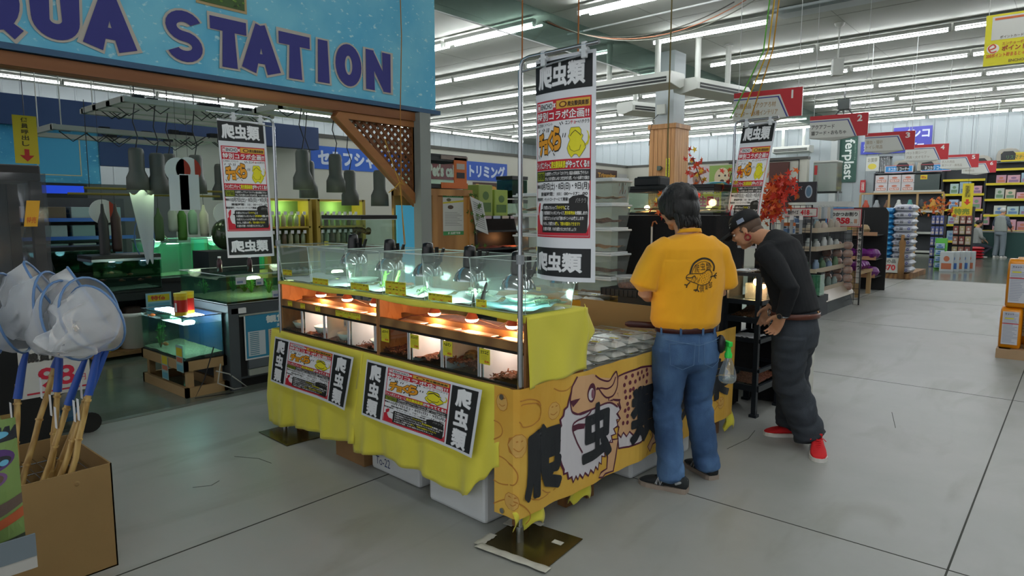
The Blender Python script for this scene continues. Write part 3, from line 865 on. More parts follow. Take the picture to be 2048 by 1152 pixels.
# white hide dishes
for x, i in ((-.52, 4), (-.23, 5), (-1.6, 1)):
 MB().lathe([(.0, .002), (.06, .002), (.085, .02), (.088, .02), (.07, -.0), (0, -.0)], (0, 0, 0), mat('pale_dish', '#b5c9bd', .4), 24).build('shallow_dish', loc=CW(x, .26, 1.075), label='pale shallow dish under the lamp in the %s tank' % ['', 'second', '', '', 'fifth', 'corner'][i], cat='dish', group='shallow dishes in the tanks')

# ---- poster artwork
RED = '#c3182f'; YP = '#e6dc1e'
def art(g, x0, y0, x1, y1, detail=True):
 """event notice fitted in a rectangle"""
 W = x1 - x0; Hh = y1 - y0
 X = lambda u: x0 + W * u
 Y = lambda v: y1 - Hh * v
 def R(u0, v0, u1, v1, c, l=1): g.rect(X(u0), Y(v1), X(u1), Y(v0), c, l)
 def Tx(s, u0, v0, u1, v1, c, l=3, bold=.03, out=None, rot=0, ow=.05): g.text(s, X(u0), Y(v1), X(u1), Y(v0), c, l, bold, rot, out=out, outw=ow)
 R(0, 0, 1, 1, RED, 1); R(.012, .012, .985, .988, '#e8eaec', 1.5)
 R(0, 0, 1, .155, RED, 2)
 R(.02, .012, .36, .072, '#dfe1e3', 3); R(.03, .02, .085, .066, RED, 4); Tx('e', .036, .03, .079, .062, '#eeeeee', 5, .04); Tx('ENCHO', .105, .024, .345, .062, '#23262a', 4, .02)
 Tx('×', .365, .024, .415, .062, '#eeeeee', 4, .05)
 R(.425, .012, .985, .072, '#d9a93c', 3); g.oval(X(.55), Y(.043), W * .07, Hh * .022, '#6b2c14', 4, 16); g.oval(X(.55), Y(.043), W * .045, Hh * .014, '#e0b040', 5, 16)
 Tx('爬虫類倶楽部', .63, .026, .965, .064, '#3a2410', 4, .027)
 Tx('特別コラボ企画!!', .02, .082, .975, .148, '#f2f2f2', 4, .035, out='#1c1c1c', ow=.025)
 Tx('ときめくイベント', .03, .163, .36, .188, '#26262a', 3, .01)
 Tx('エン', .60, .163, .69, .19, '#26262a', 3, .02); Tx('チョ', .69, .163, .77, .19, RED, 3, .02); Tx('ー×ハチクラ', .77, .163, .975, .19, '#26262a', 3, .02)
 # big wobbly title
 for ch, u0, v0, u1, v1 in (('チ', .06, .235, .2, .40), ('ョ', .19, .285, .275, .395), ('く', .275, .225, .395, .37), ('ら', .375, .195, .53, .37)):
  Tx(ch, u0, v0, u1, v1, '#e39a1c', 4, .055, out='#1a1408', ow=.05, rot=4)
 for q, (u, v, du, dv) in enumerate(((.05, .225, .02, -.02), (.14, .205, .025, .02), (.17, .2, .025, .02), (.25, .2, -.01, .03), (.285, .2, -.01, .03), (.5, .17, .025, .02), (.535, .165, .025, .02), (.57, .25, -.01, .03), (.61, .25, -.01, .03), (.3, .385, .03, -.02), (.39, .385, .03, .02), (.05, .39, .02, .025))):
  g.line([(X(u), Y(v)), (X(u + du), Y(v + dv))], W * .012, '#1a1a1a', 3)
 # yellow bearded dragon seen from below
 dr = [(.70, .215), (.83, .215), (.86, .235), (.86, .26), (.89, .275), (.87, .30), (.915, .33), (.93, .36), (.88, .40), (.84, .428), (.80, .405), (.76, .405), (.72, .428), (.67, .395), (.645, .36), (.665, .325), (.69, .30), (.66, .275), (.68, .255), (.68, .235)]
 P = [(X(u), Y(v)) for u, v in dr]
 g.poly([(X(u), Y(v)) for u, v in ((.90, .36), (.965, .335), (.985, .29), (.96, .25), (.935, .24), (.96, .27), (.955, .31), (.93, .33), (.9, .34))], '#d8cc20', 3)
 g.poly(P, '#e6dc1e', 3); g.line(P, W * .006, '#3a3410', 4, closed=True)
 g.line([(X(.69), Y(.275)), (X(.72), Y(.255)), (X(.77), Y(.235)), (X(.83), Y(.26)), (X(.86), Y(.275))], W * .01, '#3a3410', 4)
 g.line([(X(.68), Y(.34)), (X(.70), Y(.37)), (X(.76), Y(.385)), (X(.84), Y(.375)), (X(.86), Y(.34))], W * .006, '#3a3410', 4)
 R(0, .435, 1, .508, RED, 3); Tx('ジャンボエンチョーに', .01, .445, .36, .5, '#f2f2f2', 5, .035, out='#1c1c1c', ow=.03); Tx('爬虫類倶楽部', .362, .445, .63, .5, YP, 5, .035, out='#1c1c1c', ow=.03); Tx('がやってくる!!', .632, .445, .985, .5, '#f2f2f2', 5, .035, out='#1c1c1c', ow=.03)
 R(0, .512, 1, .592, '#141414', 3); R(.02, .52, .21, .585, '#8f9a1c', 4); Tx('THE×TERRE', .03, .53, .2, .575, '#2a3a10', 5, .03)
 Tx('爬虫類専門トップブランド『エキゾテラ』商品も倶楽部に勢ぞろい!', .23, .522, .97, .55, '#e8e8e8', 4, .02); Tx('きちょうな爬虫類おしみなく大放出中!爬虫類、ペット会場で大集合!', .23, .557, .985, .585, '#e8e8e8', 4, .02)
 Tx('開催日：', .01, .612, .115, .64, '#1a1a1a', 3, .03); Tx('10月7日(土)・8日(日)・9日(月)', .12, .60, .985, .66, '#1a1a1a', 3, .035)
 Tx('開催時間：10：00～17：00', .13, .668, .965, .697, '#1a1a1a', 3, .03); Tx('開催場所：ペットコーナーにて開催!', .01, .708, .69, .735, '#1a1a1a', 3, .02)
 # red gecko reaching up and the black panel
 g.poly([(X(u), Y(v)) for u, v in ((.02, .985), (.02, .845), (.05, .83), (.045, .78), (.085, .745), (.11, .75), (.10, .80), (.07, .83), (.085, .87), (.11, .905), (.17, .915), (.19, .955), (.96, .955), (.985, .90), (.985, .985))], RED, 3)
 g.poly([(X(u), Y(v)) for u, v in ((.18, .965), (.18, .81), (.125, .80), (.18, .79), (.18, .765), (.20, .752), (.7, .752), (.70, .72), (.76, .70), (.9, .69), (.97, .71), (.965, .75), (.975, .8), (.965, .95), (.95, .965))], '#141414', 4)
 Tx('バチクラ', .80, .715, .95, .75, '#9a9a9a', 5, .01)
 L5 = [[('爬虫類なんでもショップ、', '#ececec', .21, .50), ('『ハチクラ』', YP, .50, .64), ('こと', '#ececec', .64, .71)],
          [('爬虫類倶楽部がジャンボエンチョーにて、', '#ececec', .21, .64), ('展示即売会', YP, .64, .80), ('を開催します!', '#ececec', .80, .97)],
          [('爬虫類プロフェッショナルが飼育のポイントもお教えします!', '#ececec', .21, .92)],
          [('もちろん、爬虫類たちの', '#ececec', .21, .48), ('購入、飼育の相談もできます!!', YP, .48, .87)], [('爬虫類の不思議、その爬虫類たちとかたりましょう!', '#ececec', .21, .82)]]
 for i, ln in enumerate(L5):
  v = .768 + i * .039
  for s, c, a, bb in ln: Tx(s, a, v, bb, v + .028, c, 5, .03)
def vposter(parent, Wd, Hd, fn, label=None, **kw):
 g = G(Wd, Hd)
 g.rect(.0, Hd * .845, Wd * .955, Hd * .985, '#0f1416', 1); g.text('爬虫類', Wd * .07, Hd * .862, Wd * .86, Hd * .968, '#eceef0', 3, .028, out='#7c8286', outw=.022)
 g.rect(Wd * .03, Hd * .02, Wd * .955, Hd * .148, '#0f1416', 1); g.text('爬虫類', Wd * .07, Hd * .04, Wd * .86, Hd * .128, '#eceef0', 3, .028, out='#7c8286', outw=.022)
 art(g, Wd * .035, Hd * .195, Wd * .945, Hd * .81)
 return g.build('hanging_poster' if parent is None else 'poster', fn, parent=parent, cutx=16, cuty=20, label=label, basemat=mat('poster_paper', '#dfe3e8', .35), **kw)
# corner pole with its rod, clips and base plate
def stand(label, loc, rz, rod, poster_lab, curve, wp=.42, base=None, lean=0, hgt=2.15, hp=.95, x_off=.09):
 t = thing('poster_stand', label, 'poster stand', loc, rz)
 b = MB(); b.cyl((0, 0, .0), (0, 0, 1.3), .0125, .0125, STEEL, 14); b.cyl((0, 0, 1.3), (0, 0, hgt - .05), .0105, .0105, STEEL, 14)
 b.cyl((0, 0, 1.28), (0, 0, 1.32), .018, .018, mat('grey_collar', '#8b9094', .4), 14); b.cyl((0, 0, 0), (0, 0, .08), .019, .017, STEEL, 14)
 b.tube([(0, 0, hgt - .06), (.004, 0, hgt - .025), (.02, 0, hgt - .006), (.05, 0, hgt), (rod, 0, hgt + .0)], .0085, STEEL, 10); b.build('pole', parent=t)
 MB().tube([(.0, 0, hgt - .055), (rod * .82, 0, hgt - .035)], .004, STEEL).build('cross_rod', parent=t)
 return t
# ---- corner stand and poster
def clipset(t, xs, z):
 for x in xs:
  MB().box(x - .012, x + .012, -.008, .008, z - .05, z + .012, mat('clear_clip', '#cfd4d6', .2)).cyl((x - .02, 0, z - .02), (x + .02, 0, z - .02), .009, .009, mat('clear_clip', '#cfd4d6', .2), 8).build('poster_clip', parent=t, bevel=.003)
def steelplate(name, label, loc, rz, w, d, tape):
 t = thing(name, label, 'base plate', loc, rz)
 MB().box(-w / 2, w / 2, -d / 2, d / 2, .001, .007, mat('brown_steel_plate', '#5b5230', .22, metal=.7, var=.25, vscale=7)).build('plate', parent=t, bevel=.002)
 if tape:
  tp = mat('masking_tape', '#c4c2b4', .7, var=.15, vscale=12)
  def strip(a, b, wd, seed):
   a = V(a); b = V(b); n = (b - a).normalized(); s_ = V((-n.y, n.x, 0))
   return MB().grid(lambda u, v: a.lerp(b, u) + s_ * (v - .5) * (wd * 1.5 + .012 * noise.noise(V((u * 6, seed, 0)))) + V((0, 0, .0105 + .002 * noise.noise(V((u * 9, v * 3, seed))))), 22, 3, tp).build('tape_strip', parent=t, fix=False, solid=.0008)
  strip((w / 2 + .02, -d / 2 - .0, 0), (-w / 2, -d / 2 - .0, 0), .03, 1); strip((-w / 2, -d / 2, 0), (-w / 2, -d / 2 + .12, 0), .03, 2)
  strip((-w / 2 + .0, d / 2 - .1, 0), (-w / 2 + .0, d / 2, 0), .035, 3); strip((-w / 2, d / 2, 0), (-w / 2 + .14, d / 2, 0), .02, 4)
  MB().box(.08, .13, .05, .08, .007, .009, tp).build('tape_scrap', parent=t)
 return t
S1 = stand('chrome rod stand at the counter corner holding the largest poster', CW(0, 0), RC, .41, '', 0, hgt=2.15)
clipset(S1, (.13, .34), 2.15)
st = steelplate('base_plate', 'taped brown steel plate on the floor under the corner pole', CW(.04, .03, 0), RC + .15, .36, .33, True)
def fp1(x, y, d):
 v = 1 - y / .91; k = max(0, v - .35)
 bow = .05 * (1 - ((x - .16) / .16) ** 2) * (.3 + .9 * v)          # curls towards the viewer, more at the foot
 return CW(.06 + x + .012 * v, .03 - bow - d, 1.225 + y)
vposter(None, .315, .91, fp1, label='largest black and white event poster, hanging at the counter corner by the yellow-shirted man', cat='poster', group='hanging event posters')
S2 = stand('chrome rod stand at the far end of the counter by the grey aquarium cabinet', CW(-2.3, .04), RC - pi / 2, .44, '', 0, hgt=2.13)
clipset(S2, (.09, .27), 2.13)
steelplate('base_plate', 'bare brown steel plate on the floor under the far end of the counter', CW(-2.15, .05, 0), RC, .4, .36, False)
vposter(None, .315, .88, lambda x, y, d: CW(-2.3 + d + .02 * (1 - ((x - .16) / .16) ** 2) * (1 - y / .9), -.335 + x + .03 * (1 - y / .9), 1.215 + y), label='event poster hanging in front of the grey aquarium cabinet at the far end', cat='poster', group='hanging event posters')
S3 = stand('chrome rod stand behind the black rack, holding the poster over the man in the cap', (-2.05, 4.98, 0), RC, .33, '', 0, hgt=2.19)
clipset(S3, (.09, .27), 2.19)
vposter(None, .255, .93, lambda x, y, d: V((-2.05, 4.98, 0)) + CX * (.05 + x - .10 * (1 - y / .93)) + CY * (.0 - d - .03 * sin(y * 5)) + V((0, 0, 1.24 + y)), label='tilted event poster hanging above the man in the black cap', cat='poster', group='hanging event posters')

# ---- notices pinned on the front cloth
def hposter(label, x0, x1, zt, zb, sag):
 Wd = x1 - x0; Hd = zt - zb
 g = G(Wd, Hd); m_ = .012
 a = Wd * .2; c = Wd * .78
 for X0, X1 in ((m_, a), (c, Wd - m_ * 1.6)):
  g.rect(X0, m_, X1, Hd - m_, '#0f1416', 1); h = (Hd - 2 * m_) / 3
  for i, ch in enumerate('爬虫類'): g.text(ch, X0 + (X1 - X0) * .2, Hd - m_ - h * (i + .97), X1 - (X1 - X0) * .2, Hd - m_ - h * (i + .06), '#eceef0', 3, .035, out='#7d8387', outw=.025)
 art(g, a + .02, m_ * 1.3, c - .012, Hd - m_)
 def fn(x, y, d):
  u = x / Wd; v = 1 - y / Hd
  curl = .014 * v * abs(sin(u * 5)) + (.03 * v * max(0, u - .85) / .15)
  return CW(x0 + x, .0 - .045 * v - curl * .6 - .03 - d, zb + y - sag * sin(u * pi) * .5)
 return g.build('event_notice', fn, cutx=16, cuty=10, label=label, cat='poster', group='event notices on the front cloth', basemat=mat('poster_paper', '#dfe3e8', .35))
hposter('wide event notice pinned on the yellow cloth under the far terrarium cabinet', -2.255, -1.295, .672, .372, .0)
hposter('wide event notice pinned on the yellow cloth next to the orange lizard banner', -1.16, -.215, .682, .372, .0)

# ---- the orange banner
BN = {
'tan_head': [(0.506,0.584),(0.487,0.56),(0.468,0.539),(0.461,0.51),(0.453,0.479),(0.458,0.446),(0.47,0.416),(0.51,0.395),(0.55,0.396),(0.603,0.397),(0.7,0.395),(0.783,0.393),(0.852,0.354),(0.869,0.391),(0.849,0.428),(0.886,0.453),(0.861,0.496),(0.846,0.544),(0.779,0.524),(0.692,0.543),(0.628,0.575)],
'white': [(0.468,0.524),(0.442,0.479),(0.431,0.452),(0.408,0.442),(0.401,0.414),(0.379,0.399),(0.387,0.368),(0.364,0.343),(0.38,0.295),(0.366,0.249),(0.393,0.174),(0.409,0.142),(0.409,0.122),(0.432,0.123),(0.44,0.09),(0.464,0.093),(0.476,0.062),(0.499,0.086),(0.516,0.063),(0.531,0.084),(0.556,0.058),(0.572,0.08),(0.598,0.057),(0.614,0.084),(0.639,0.06),(0.656,0.088),(0.682,0.064),(0.694,0.098),(0.721,0.08),(0.724,0.122),(0.755,0.109),(0.75,0.148),(0.786,0.138),(0.776,0.179),(0.812,0.173),(0.802,0.211),(0.838,0.212),(0.819,0.244),(0.855,0.252),(0.845,0.287),(0.877,0.285),(0.844,0.32),(0.88,0.334),(0.851,0.373),(0.879,0.384),(0.76,0.414)],
'body': [(0.85,0.422),(0.86,0.517),(0.968,0.528),(1.055,0.53),(1.141,0.521),(1.295,0.501),(1.525,0.441),(1.713,0.37),(1.884,0.264),(1.853,0.221),(1.66,0.228),(1.479,0.219),(1.337,0.205),(1.256,0.193),(1.177,0.173),(1.07,0.156),(1.024,0.184),(1.0,0.161),(0.965,0.192),(0.942,0.17),(0.913,0.2),(0.89,0.178),(0.856,0.208),(0.869,0.238),(0.845,0.265),(0.882,0.284),(0.853,0.318),(0.885,0.339)],
'belly': [(0.856,0.208),(0.89,0.178),(0.913,0.2),(0.942,0.17),(0.965,0.192),(1.0,0.161),(1.07,0.156),(1.177,0.173),(1.153,0.135),(1.072,0.109),(0.963,0.108),(0.868,0.125)],
'leg': [(0.759,0.151),(0.778,0.1),(0.775,0.038),(0.718,0.035),(0.692,0.018),(0.736,0.003),(0.762,0.014),(0.826,0.012),(0.842,0.082),(0.862,0.179),(0.802,0.189)],
'rear': [(1.177,0.182),(1.283,0.193),(1.423,0.185),(1.399,0.099),(1.289,0.066),(1.209,0.057),(1.184,0.019),(1.156,0.055),(1.207,0.101)],
'eye': [(0.615,0.482),(0.653,0.475),(0.614,0.531)],
'eyew': [(0.609,0.476),(0.634,0.471),(0.608,0.507)],
'brow': [(0.659,0.489),(0.68,0.49),(0.724,0.447),(0.76,0.424),(0.813,0.43),(0.848,0.477),(0.837,0.546),(0.801,0.533),(0.766,0.511),(0.705,0.53),(0.649,0.563)],
'brow2': [(0.659,0.489),(0.706,0.485),(0.758,0.472),(0.802,0.485),(0.828,0.521)],
'nos': [(0.453,0.474),(0.528,0.472),(0.501,0.452),(0.473,0.438)],
'mouth': [(0.47,0.416),(0.53,0.39),(0.611,0.398),(0.57,0.371),(0.51,0.364),(0.475,0.352),(0.472,0.323),(0.492,0.282),(0.512,0.246),(0.55,0.19)],
'mouthd': [(0.475,0.347),(0.518,0.347),(0.567,0.336),(0.559,0.312),(0.511,0.318),(0.479,0.316)],
'dots': [(0.925,0.499),(0.975,0.501),(1.025,0.503),(1.07,0.502),(1.123,0.504),(0.914,0.459),(0.957,0.465),(1.001,0.464),(1.046,0.47),(1.091,0.473),(1.13,0.477),(0.922,0.422),(0.961,0.422),(0.929,0.388),(0.96,0.385),(0.943,0.351),(0.925,0.317),(0.952,0.322),(0.945,0.283),(0.909,0.252),(0.946,0.247),(0.984,0.427),(1.125,0.437),(1.065,0.305),(1.088,0.389)],
'pa': [(0.129,0.273),(0.396,0.2),(0.257,0.41),(0.26,0.063)],
'chu': [(0.543,0.296),(0.805,0.233),(0.667,0.42),(0.675,0.109)],
'rui': [(0.966,0.299),(1.254,0.235),(1.099,0.429),(1.113,0.104)],
'gu': [(1.417,0.301),(1.709,0.242),(1.55,0.421),(1.568,0.122)],
'raku': [(1.768,0.324),(2.137,0.255),(1.936,0.429),(1.957,0.15)],
'l1': [(0.111,0.525),(0.126,0.529),(0.179,0.523),(0.218,0.513),(0.241,0.492),(0.242,0.459),(0.218,0.433),(0.179,0.42),(0.126,0.425),(0.111,0.443),(0.101,0.454)],
'l2': [(0.104,0.547),(0.163,0.545),(0.218,0.526),(0.245,0.496)],
'l3': [(-0.039,0.267),(-0.002,0.274),(0.041,0.264),(0.077,0.237),(0.094,0.205),(0.084,0.17),(0.048,0.152),(-0.002,0.145),(-0.039,0.153)],
'l4': [(-0.038,0.436),(-0.002,0.428),(0.016,0.401),(0.005,0.372),(-0.038,0.346)],
'f1': [(0.015,0.527),(0.046,0.545)],
'f2': [(0.101,0.342),(0.339,0.443),(0.013,0.531)],
'l5': [(-0.039,0.04),(0.042,0.082),(0.103,0.073),(0.164,0.018),(0.171,-0.018),(0.14,-0.034)],
'l6': [(0.337,0.559),(0.377,0.539),(0.431,0.533),(0.472,0.547)],
'l7': [(0.251,0.095),(0.303,0.061),(0.356,0.062),(0.396,0.086)],
'l8': [(1.146,0.009),(1.199,0.08),(1.178,0.127)],
'l9': [(1.758,0.071),(1.827,0.063),(1.931,0.083),(2.017,0.135)],
}
BANM = mat('banner_cloth', '#e8bc52', .75, bump=.05, bscale=200, col2='#dca63a', vscale=3)
g = G(2.24, .60)
OX = .035
def sh(pts): return [(x + OX, y) for x, y in pts]
LN = '#c08030'; MAR = '#5a2238'; TAN = '#dcae80'
def smooth(pts, n=4, closed=False):
 out = []; k = len(pts); P = [V((p[0], p[1], 0)) for p in pts]
 for i in range(k if closed else k - 1):
  p0 = P[(i - 1) % k] if (closed or i) else P[i]; p1 = P[i]; p2 = P[(i + 1) % k]; p3 = P[(i + 2) % k] if (closed or i < k - 2) else p2
  for j in range(n):
   t = j / n; t2 = t * t; t3 = t2 * t
   q = .5 * ((2 * p1) + (p2 - p0) * t + (2 * p0 - 5 * p1 + 4 * p2 - p3) * t2 + (3 * p1 - p0 - 3 * p2 + p3) * t3); out.append((q.x, q.y))
 if not closed: out.append((P[-1].x, P[-1].y))
 return out
def ring(k, w=.006, c=LN): g.line(smooth(sh(BN[k])), w, c, 1)
for k in ('l1', 'l2', 'l3', 'l4', 'l5', 'l6', 'l7', 'l8', 'l9'): ring(k)
def smallface(cx, cy, s=1.):
 g.oval(cx, cy, .045 * s, .05 * s, '#dcae5c', 1); g.line([(cx + .045 * s * cos(a / 10 * 2 * pi), cy + .05 * s * sin(a / 10 * 2 * pi)) for a in range(11)], .003, LN, 2)
 g.line(smooth([(cx - .025 * s, cy - .01), (cx, cy - .022 * s), (cx + .025 * s, cy - .008)]), .004, LN, 2); g.line([(cx - .015, cy + .02), (cx - .005, cy + .022)], .006, LN, 2); g.line([(cx + .01, cy + .02), (cx + .022, cy + .022)], .006, LN, 2)
smallface(.05, .53, .8); smallface(.135, .342, 1.1); smallface(.375, .45, .85); smallface(.1, .08, .8); smallface(1.35, .08, .8); smallface(1.75, .1, .8); smallface(2.05, .12, .8); smallface(2.0, .52, .8)
for (x, y, r) in ((1.45, .08, .09), (1.62, .2, .08), (1.9, .1, .1), (2.12, .3, .07), (.3, .1, .08)):
 g.line([(x + r * 1.3 * cos(a / 16 * 2 * pi), y + r * .6 * sin(a / 16 * 2 * pi)) for a in range(14)], .005, LN, 1)
g.poly(sh(BN['body']), TAN, 1); g.poly(sh(BN['belly']), '#d9d3d4', 2); g.line(sh(BN['body']), .011, MAR, 3, closed=True); g.line(sh(BN['belly']), .010, MAR, 3, closed=True)
g.poly(sh(BN['leg']), TAN, 2); g.line(sh(BN['leg']), .010, MAR, 3, closed=True); g.poly(sh(BN['rear']), TAN, 1); g.line(sh(BN['rear']), .008, MAR, 2, closed=True)
g.poly(sh(BN['white']), '#dcd8dc', 3); g.poly(sh(BN['tan_head']), TAN, 4)
g.line(sh(BN['white'])[:46], .013, MAR, 4); g.line(smooth(sh(BN['tan_head'][:13])), .010, MAR, 5)
g.line(smooth(sh(BN['brow'])), .009, MAR, 6); g.line(smooth(sh(BN['brow2'])), .009, MAR, 6)
g.line(smooth(sh(BN['mouth'])), .009, MAR, 6); g.poly(sh(BN['mouthd']), MAR, 5); g.poly(sh(BN['nos']), MAR, 6)
def ov(k, c, l):
 a, b, t = BN[k]; g.oval(a[0] + OX, a[1], abs(b[0] - a[0]), abs(t[1] - a[1]), c, l, 24)
ov('eye', MAR, 6); ov('eyew', '#e4dcdc', 7); g.oval(BN['eye'][0][0] + OX + .004, BN['eye'][0][1] - .006, .012, .024, '#8d5566', 8)
for x, y in BN['dots']: g.oval(x + OX, y, .011, .012, '#6d2c3c', 4, 10)
for x in (1.32, 1.42, 1.52, 1.62):
 for y in (.5, .43, .36): g.oval(x + OX, y, .011, .012, '#6d2c3c', 4, 10)
for kk, ch in (('pa', '爬'), ('chu', '虫'), ('rui', '類'), ('gu', '倶'), ('raku', '楽')):
 a, b_, t, bo = BN[kk]; g.text(ch, a[0] + OX, bo[1], b_[0] + OX, t[1], '#23262a', 9, .036 if ch in '類楽倶' else .046)
def fban(u, v, d):
 s = u - .035
 z = .125 + v + .012 * s
 wob = .008 * sin(s * 13 + .6) * (1 - .4 * v / .6) + .005 * sin(s * 31 + v * 4)
 crease = .006 * max(0, 1 - abs(s - .23) / .02)
 if s < .06: x = s - .085; y = -.045 - d + wob * .3; return CW(x, y, z)
 if s < .12:
  a = (s - .06) / .06 * pi / 2; R_ = .035 + d
  return CW(-.01 + R_ * sin(a), -.01 - R_ * cos(a), z)
 return CW(.025 + d + wob * min(1, (s - .12) * 5) * .8 + crease, -.01 + (s - .12), z)
ban = g.build('lizard_banner', fban, cutx=64, cuty=6, basemat=BANM, label='orange banner with a cartoon lizard and huge black characters along the side table', cat='banner')
for u, v in ((.05, .555), (.05, .02)):
 p = fban(u, v, 0)
 MB().cyl(p + CY * .004, p - CY * .006, .013, .013, STEEL, 14).build('grommet', parent=ban)

# rags of yellow cloth showing under the banner
def rag(label, x, y, pts, h, x2=.0):
 def f(u, v): return CW(x + .02 * sin(u * 6 + v * 3) + x2 * v, y + pts * u, .14 + .02 - h * v * (1 - .35 * abs(sin(u * 5 + 1))) + .0)
 MB().grid(f, 10, 8, YEL).build('cloth_end', fix=False, solid=.002, label=label, cat='cloth', group='cloth ends under the banner')
rag('ragged yellow cloth end hanging behind the corner pole below the banner', .0, -.05, .20, .13)
rag('crumpled yellow cloth end on the floor by the first table leg under the banner', -.03, .38, .17, .15)
rag('yellow cloth end hanging at the far end of the banner', -.01, 2.02, .12, .15)

# ---- boxes under the tables
FOAM = mat('white_foam', '#d4d8da', .8, bump=.15, bscale=260)
def foam(label, x0, x1, y0, y1, h, mark=None):
 t = thing('foam_box', label, 'foam box', CW((x0 + x1) / 2, (y0 + y1) / 2), RC, 'white foam boxes under the counter')
 hx, hy = (x1 - x0) / 2, (y1 - y0) / 2
 MB().box(-hx, hx, -hy, hy, 0, h * .8, FOAM).build('box_body', parent=t, bevel=.018); MB().box(-hx, hx, -hy, hy, h * .8 + .002, h, FOAM).build('box_lid', parent=t, bevel=.015)
 if mark:
  g = G(.16, .07); g.text(mark, .01, .01, .15, .06, '#2c3c6a', 1, .0); g.build('marker_writing', lambda x, y, d: V((-hx + .04 + x, -hy - .001 - d, .03 + y)), parent=t, base='#d4d8da')
 return t
foam('white foam box under the table with blue marker writing near its corner', -1.26, -.80, .05, .36, .34, 'To-22')
foam('large white foam box under the low point of the yellow cloth', -.665, -.235, .005, .44, .33)
foam('white foam box beneath the banner beside the yellow-shirted man', -.50, -.04, .96, 1.62, .30)
t = thing('cardboard_box', 'brown cardboard box under the far half of the table', 'box', CW(-1.43, .22), RC)
CARD = mat('cardboard', '#8f6c45', .85, bump=.05, bscale=60, var=.06)
MB().box(-.17, .14, -.2, .2, 0, .3, CARD).build('box_body', parent=t); MB().box(-.172, .142, -.202, -.198, .14, .17, mat('parcel_tape', '#a88458', .4)).build('tape', parent=t)

# ---- clear deli tubs in stacks on the side table
TUB = clear('tub_plastic', '#fdfefe', .0, .12, haze=.04, hcol='#e6ebe8')
TR = mat('tub_edge', '#b9c2bd', .25)
BED = mat('white_bedding', '#f2f0e8', .9, bump=.5, bscale=120)
GECK = mat('gecko_brown', '#9a6248', .7, col2='#5a3426', vscale=50)
def tub_proto():
 t = thing('clear_tub', 'x', 'tub')
 a, b_, h = .083, .062, .050
 b = MB(); B = [(-a * .9, -b_ * .88), (a * .9, -b_ * .88), (a * .9, b_ * .88), (-a * .9, b_ * .88)]; Q = [(-a, -b_), (a, -b_), (a, b_), (-a, b_)]
 b.add([(x, y, .001) for x, y in B] + [(x, y, h) for x, y in Q], [(3, 2, 1, 0)] + [(i, (i + 1) % 4, 4 + (i + 1) % 4, 4 + i) for i in range(4)], TUB); b.build('tub_body', parent=t)
 b = MB(); b.add([(x, y, h + .001) for x, y in Q], [(0, 1, 2, 3)], TUB); b.tube([(x, y, h) for x, y in Q], .0018, TR, 5, closed=True); b.tube([(x * .97, y * .97, .002) for x, y in B], .001, TR, 4, closed=True); b.build('tub_lid', parent=t)
 b = MB(); b.grid(lambda u, v: V(((u - .5) * a * 1.72, (v - .5) * b_ * 1.7, .004 + .024 * min(1, 6 * u, 6 - 6 * u, 6 * v, 6 - 6 * v) * (.8 + .5 * noise.noise(V((u * 3, v * 3, 4)))) + .003 * noise.noise(V((u * 14, v * 14, 1))))), 14, 12, BED, True); b.build('bedding', parent=t, fix=False)
 g = G(.05, .022); g.text('レオパ', .004, .010, .03, .02, '#1c1a08', 1, .02); g.rect(.03, .003, .046, .008, '#c8501e', 1); g.build('price_tag', lambda x, y, d: V((x + .02, y - .045, h + .0016 + d)), parent=t, base='#d8cf2e')
 return t
tub = tub_proto(); first = True; cnt = 0
tubs = []
rn = random.Random(11)
lays = {0: ('bottom', 0), 1: ('middle', 1), 2: ('top', 2), 3: ('topmost', 3)}
colsY = [.50, .655, .80, .945, 1.09, 1.235, 1.40, 1.55, 1.70]
for r in range(4):
 for c, y in enumerate(colsY):
  hgt_ = [3, 3, 3, 3, 3, 2, 3, 3, 2][c] if r == 0 else ([3, 3, 3, 2, 2, 2, 2, 3, 2][c] if r < 3 else (0 if c not in (1, 2, 3) else 3 if c != 2 else 4))
  if y > 1.24: continue
  for k_ in range(hgt_):
   x = -.09 - r * .17 + rn.uniform(-.006, .006) - (.0 if r == 0 else .0); z = .687 + k_ * .0525
   place = ['bottom of its stack', 'second up in its stack', 'third up in its stack', 'on top of the tallest stack'][k_]
   lab = 'clear lidded tub of white bedding, %s, %s stack from the draped cabinet, %s row from the aisle' % (place, ordn(c), ordn(r))
   lab = 'clear lidded tub %s, %s stack from the cabinet, %s row from the aisle' % (['at the foot', 'second up', 'third up', 'topmost'][k_], ordn(c), ordn(r))
   if first: o = tub; o.location = CW(x, y, z); o['label'] = lab; o['group'] = 'stacked clear reptile tubs'; first = False
   else: o = dup(tub, CW(x, y, z), None, lab, 'stacked clear reptile tubs')
   o.rotation_euler = (0, 0, RC + rn.uniform(-.05, .05))
   tubs.append((x, y, z, k_ == hgt_ - 1))
rn = random.Random(5)
gi = 0
for x, y, z, top in tubs:
 if top and rn.random() < .8 and gi < 14:
  b = MB(); b.tube([(-.05, .02, 0), (-.03, .0, .0), (0, 0, .004), (.02, .005, .006), (.035, .0, .006), (.045, -.003, .005)], [.002, .006, .01, .009, .006, .003], GECK, 7)
  for sy in (-1, 1): b.tube([(.015, 0, .004), (.018, .014 * sy, .0)], .003, GECK, 5).tube([(-.012, 0, .003), (-.016, .014 * sy, 0)], .003, GECK, 5)
  b.build('gecko', loc=CW(x, y, z + .031), rz=rn.uniform(0, 6), label='small brown gecko on the white bedding, %s tub counted from the cabinet' % ordn(gi), cat='gecko', group='geckos inside the top tubs'); gi += 1

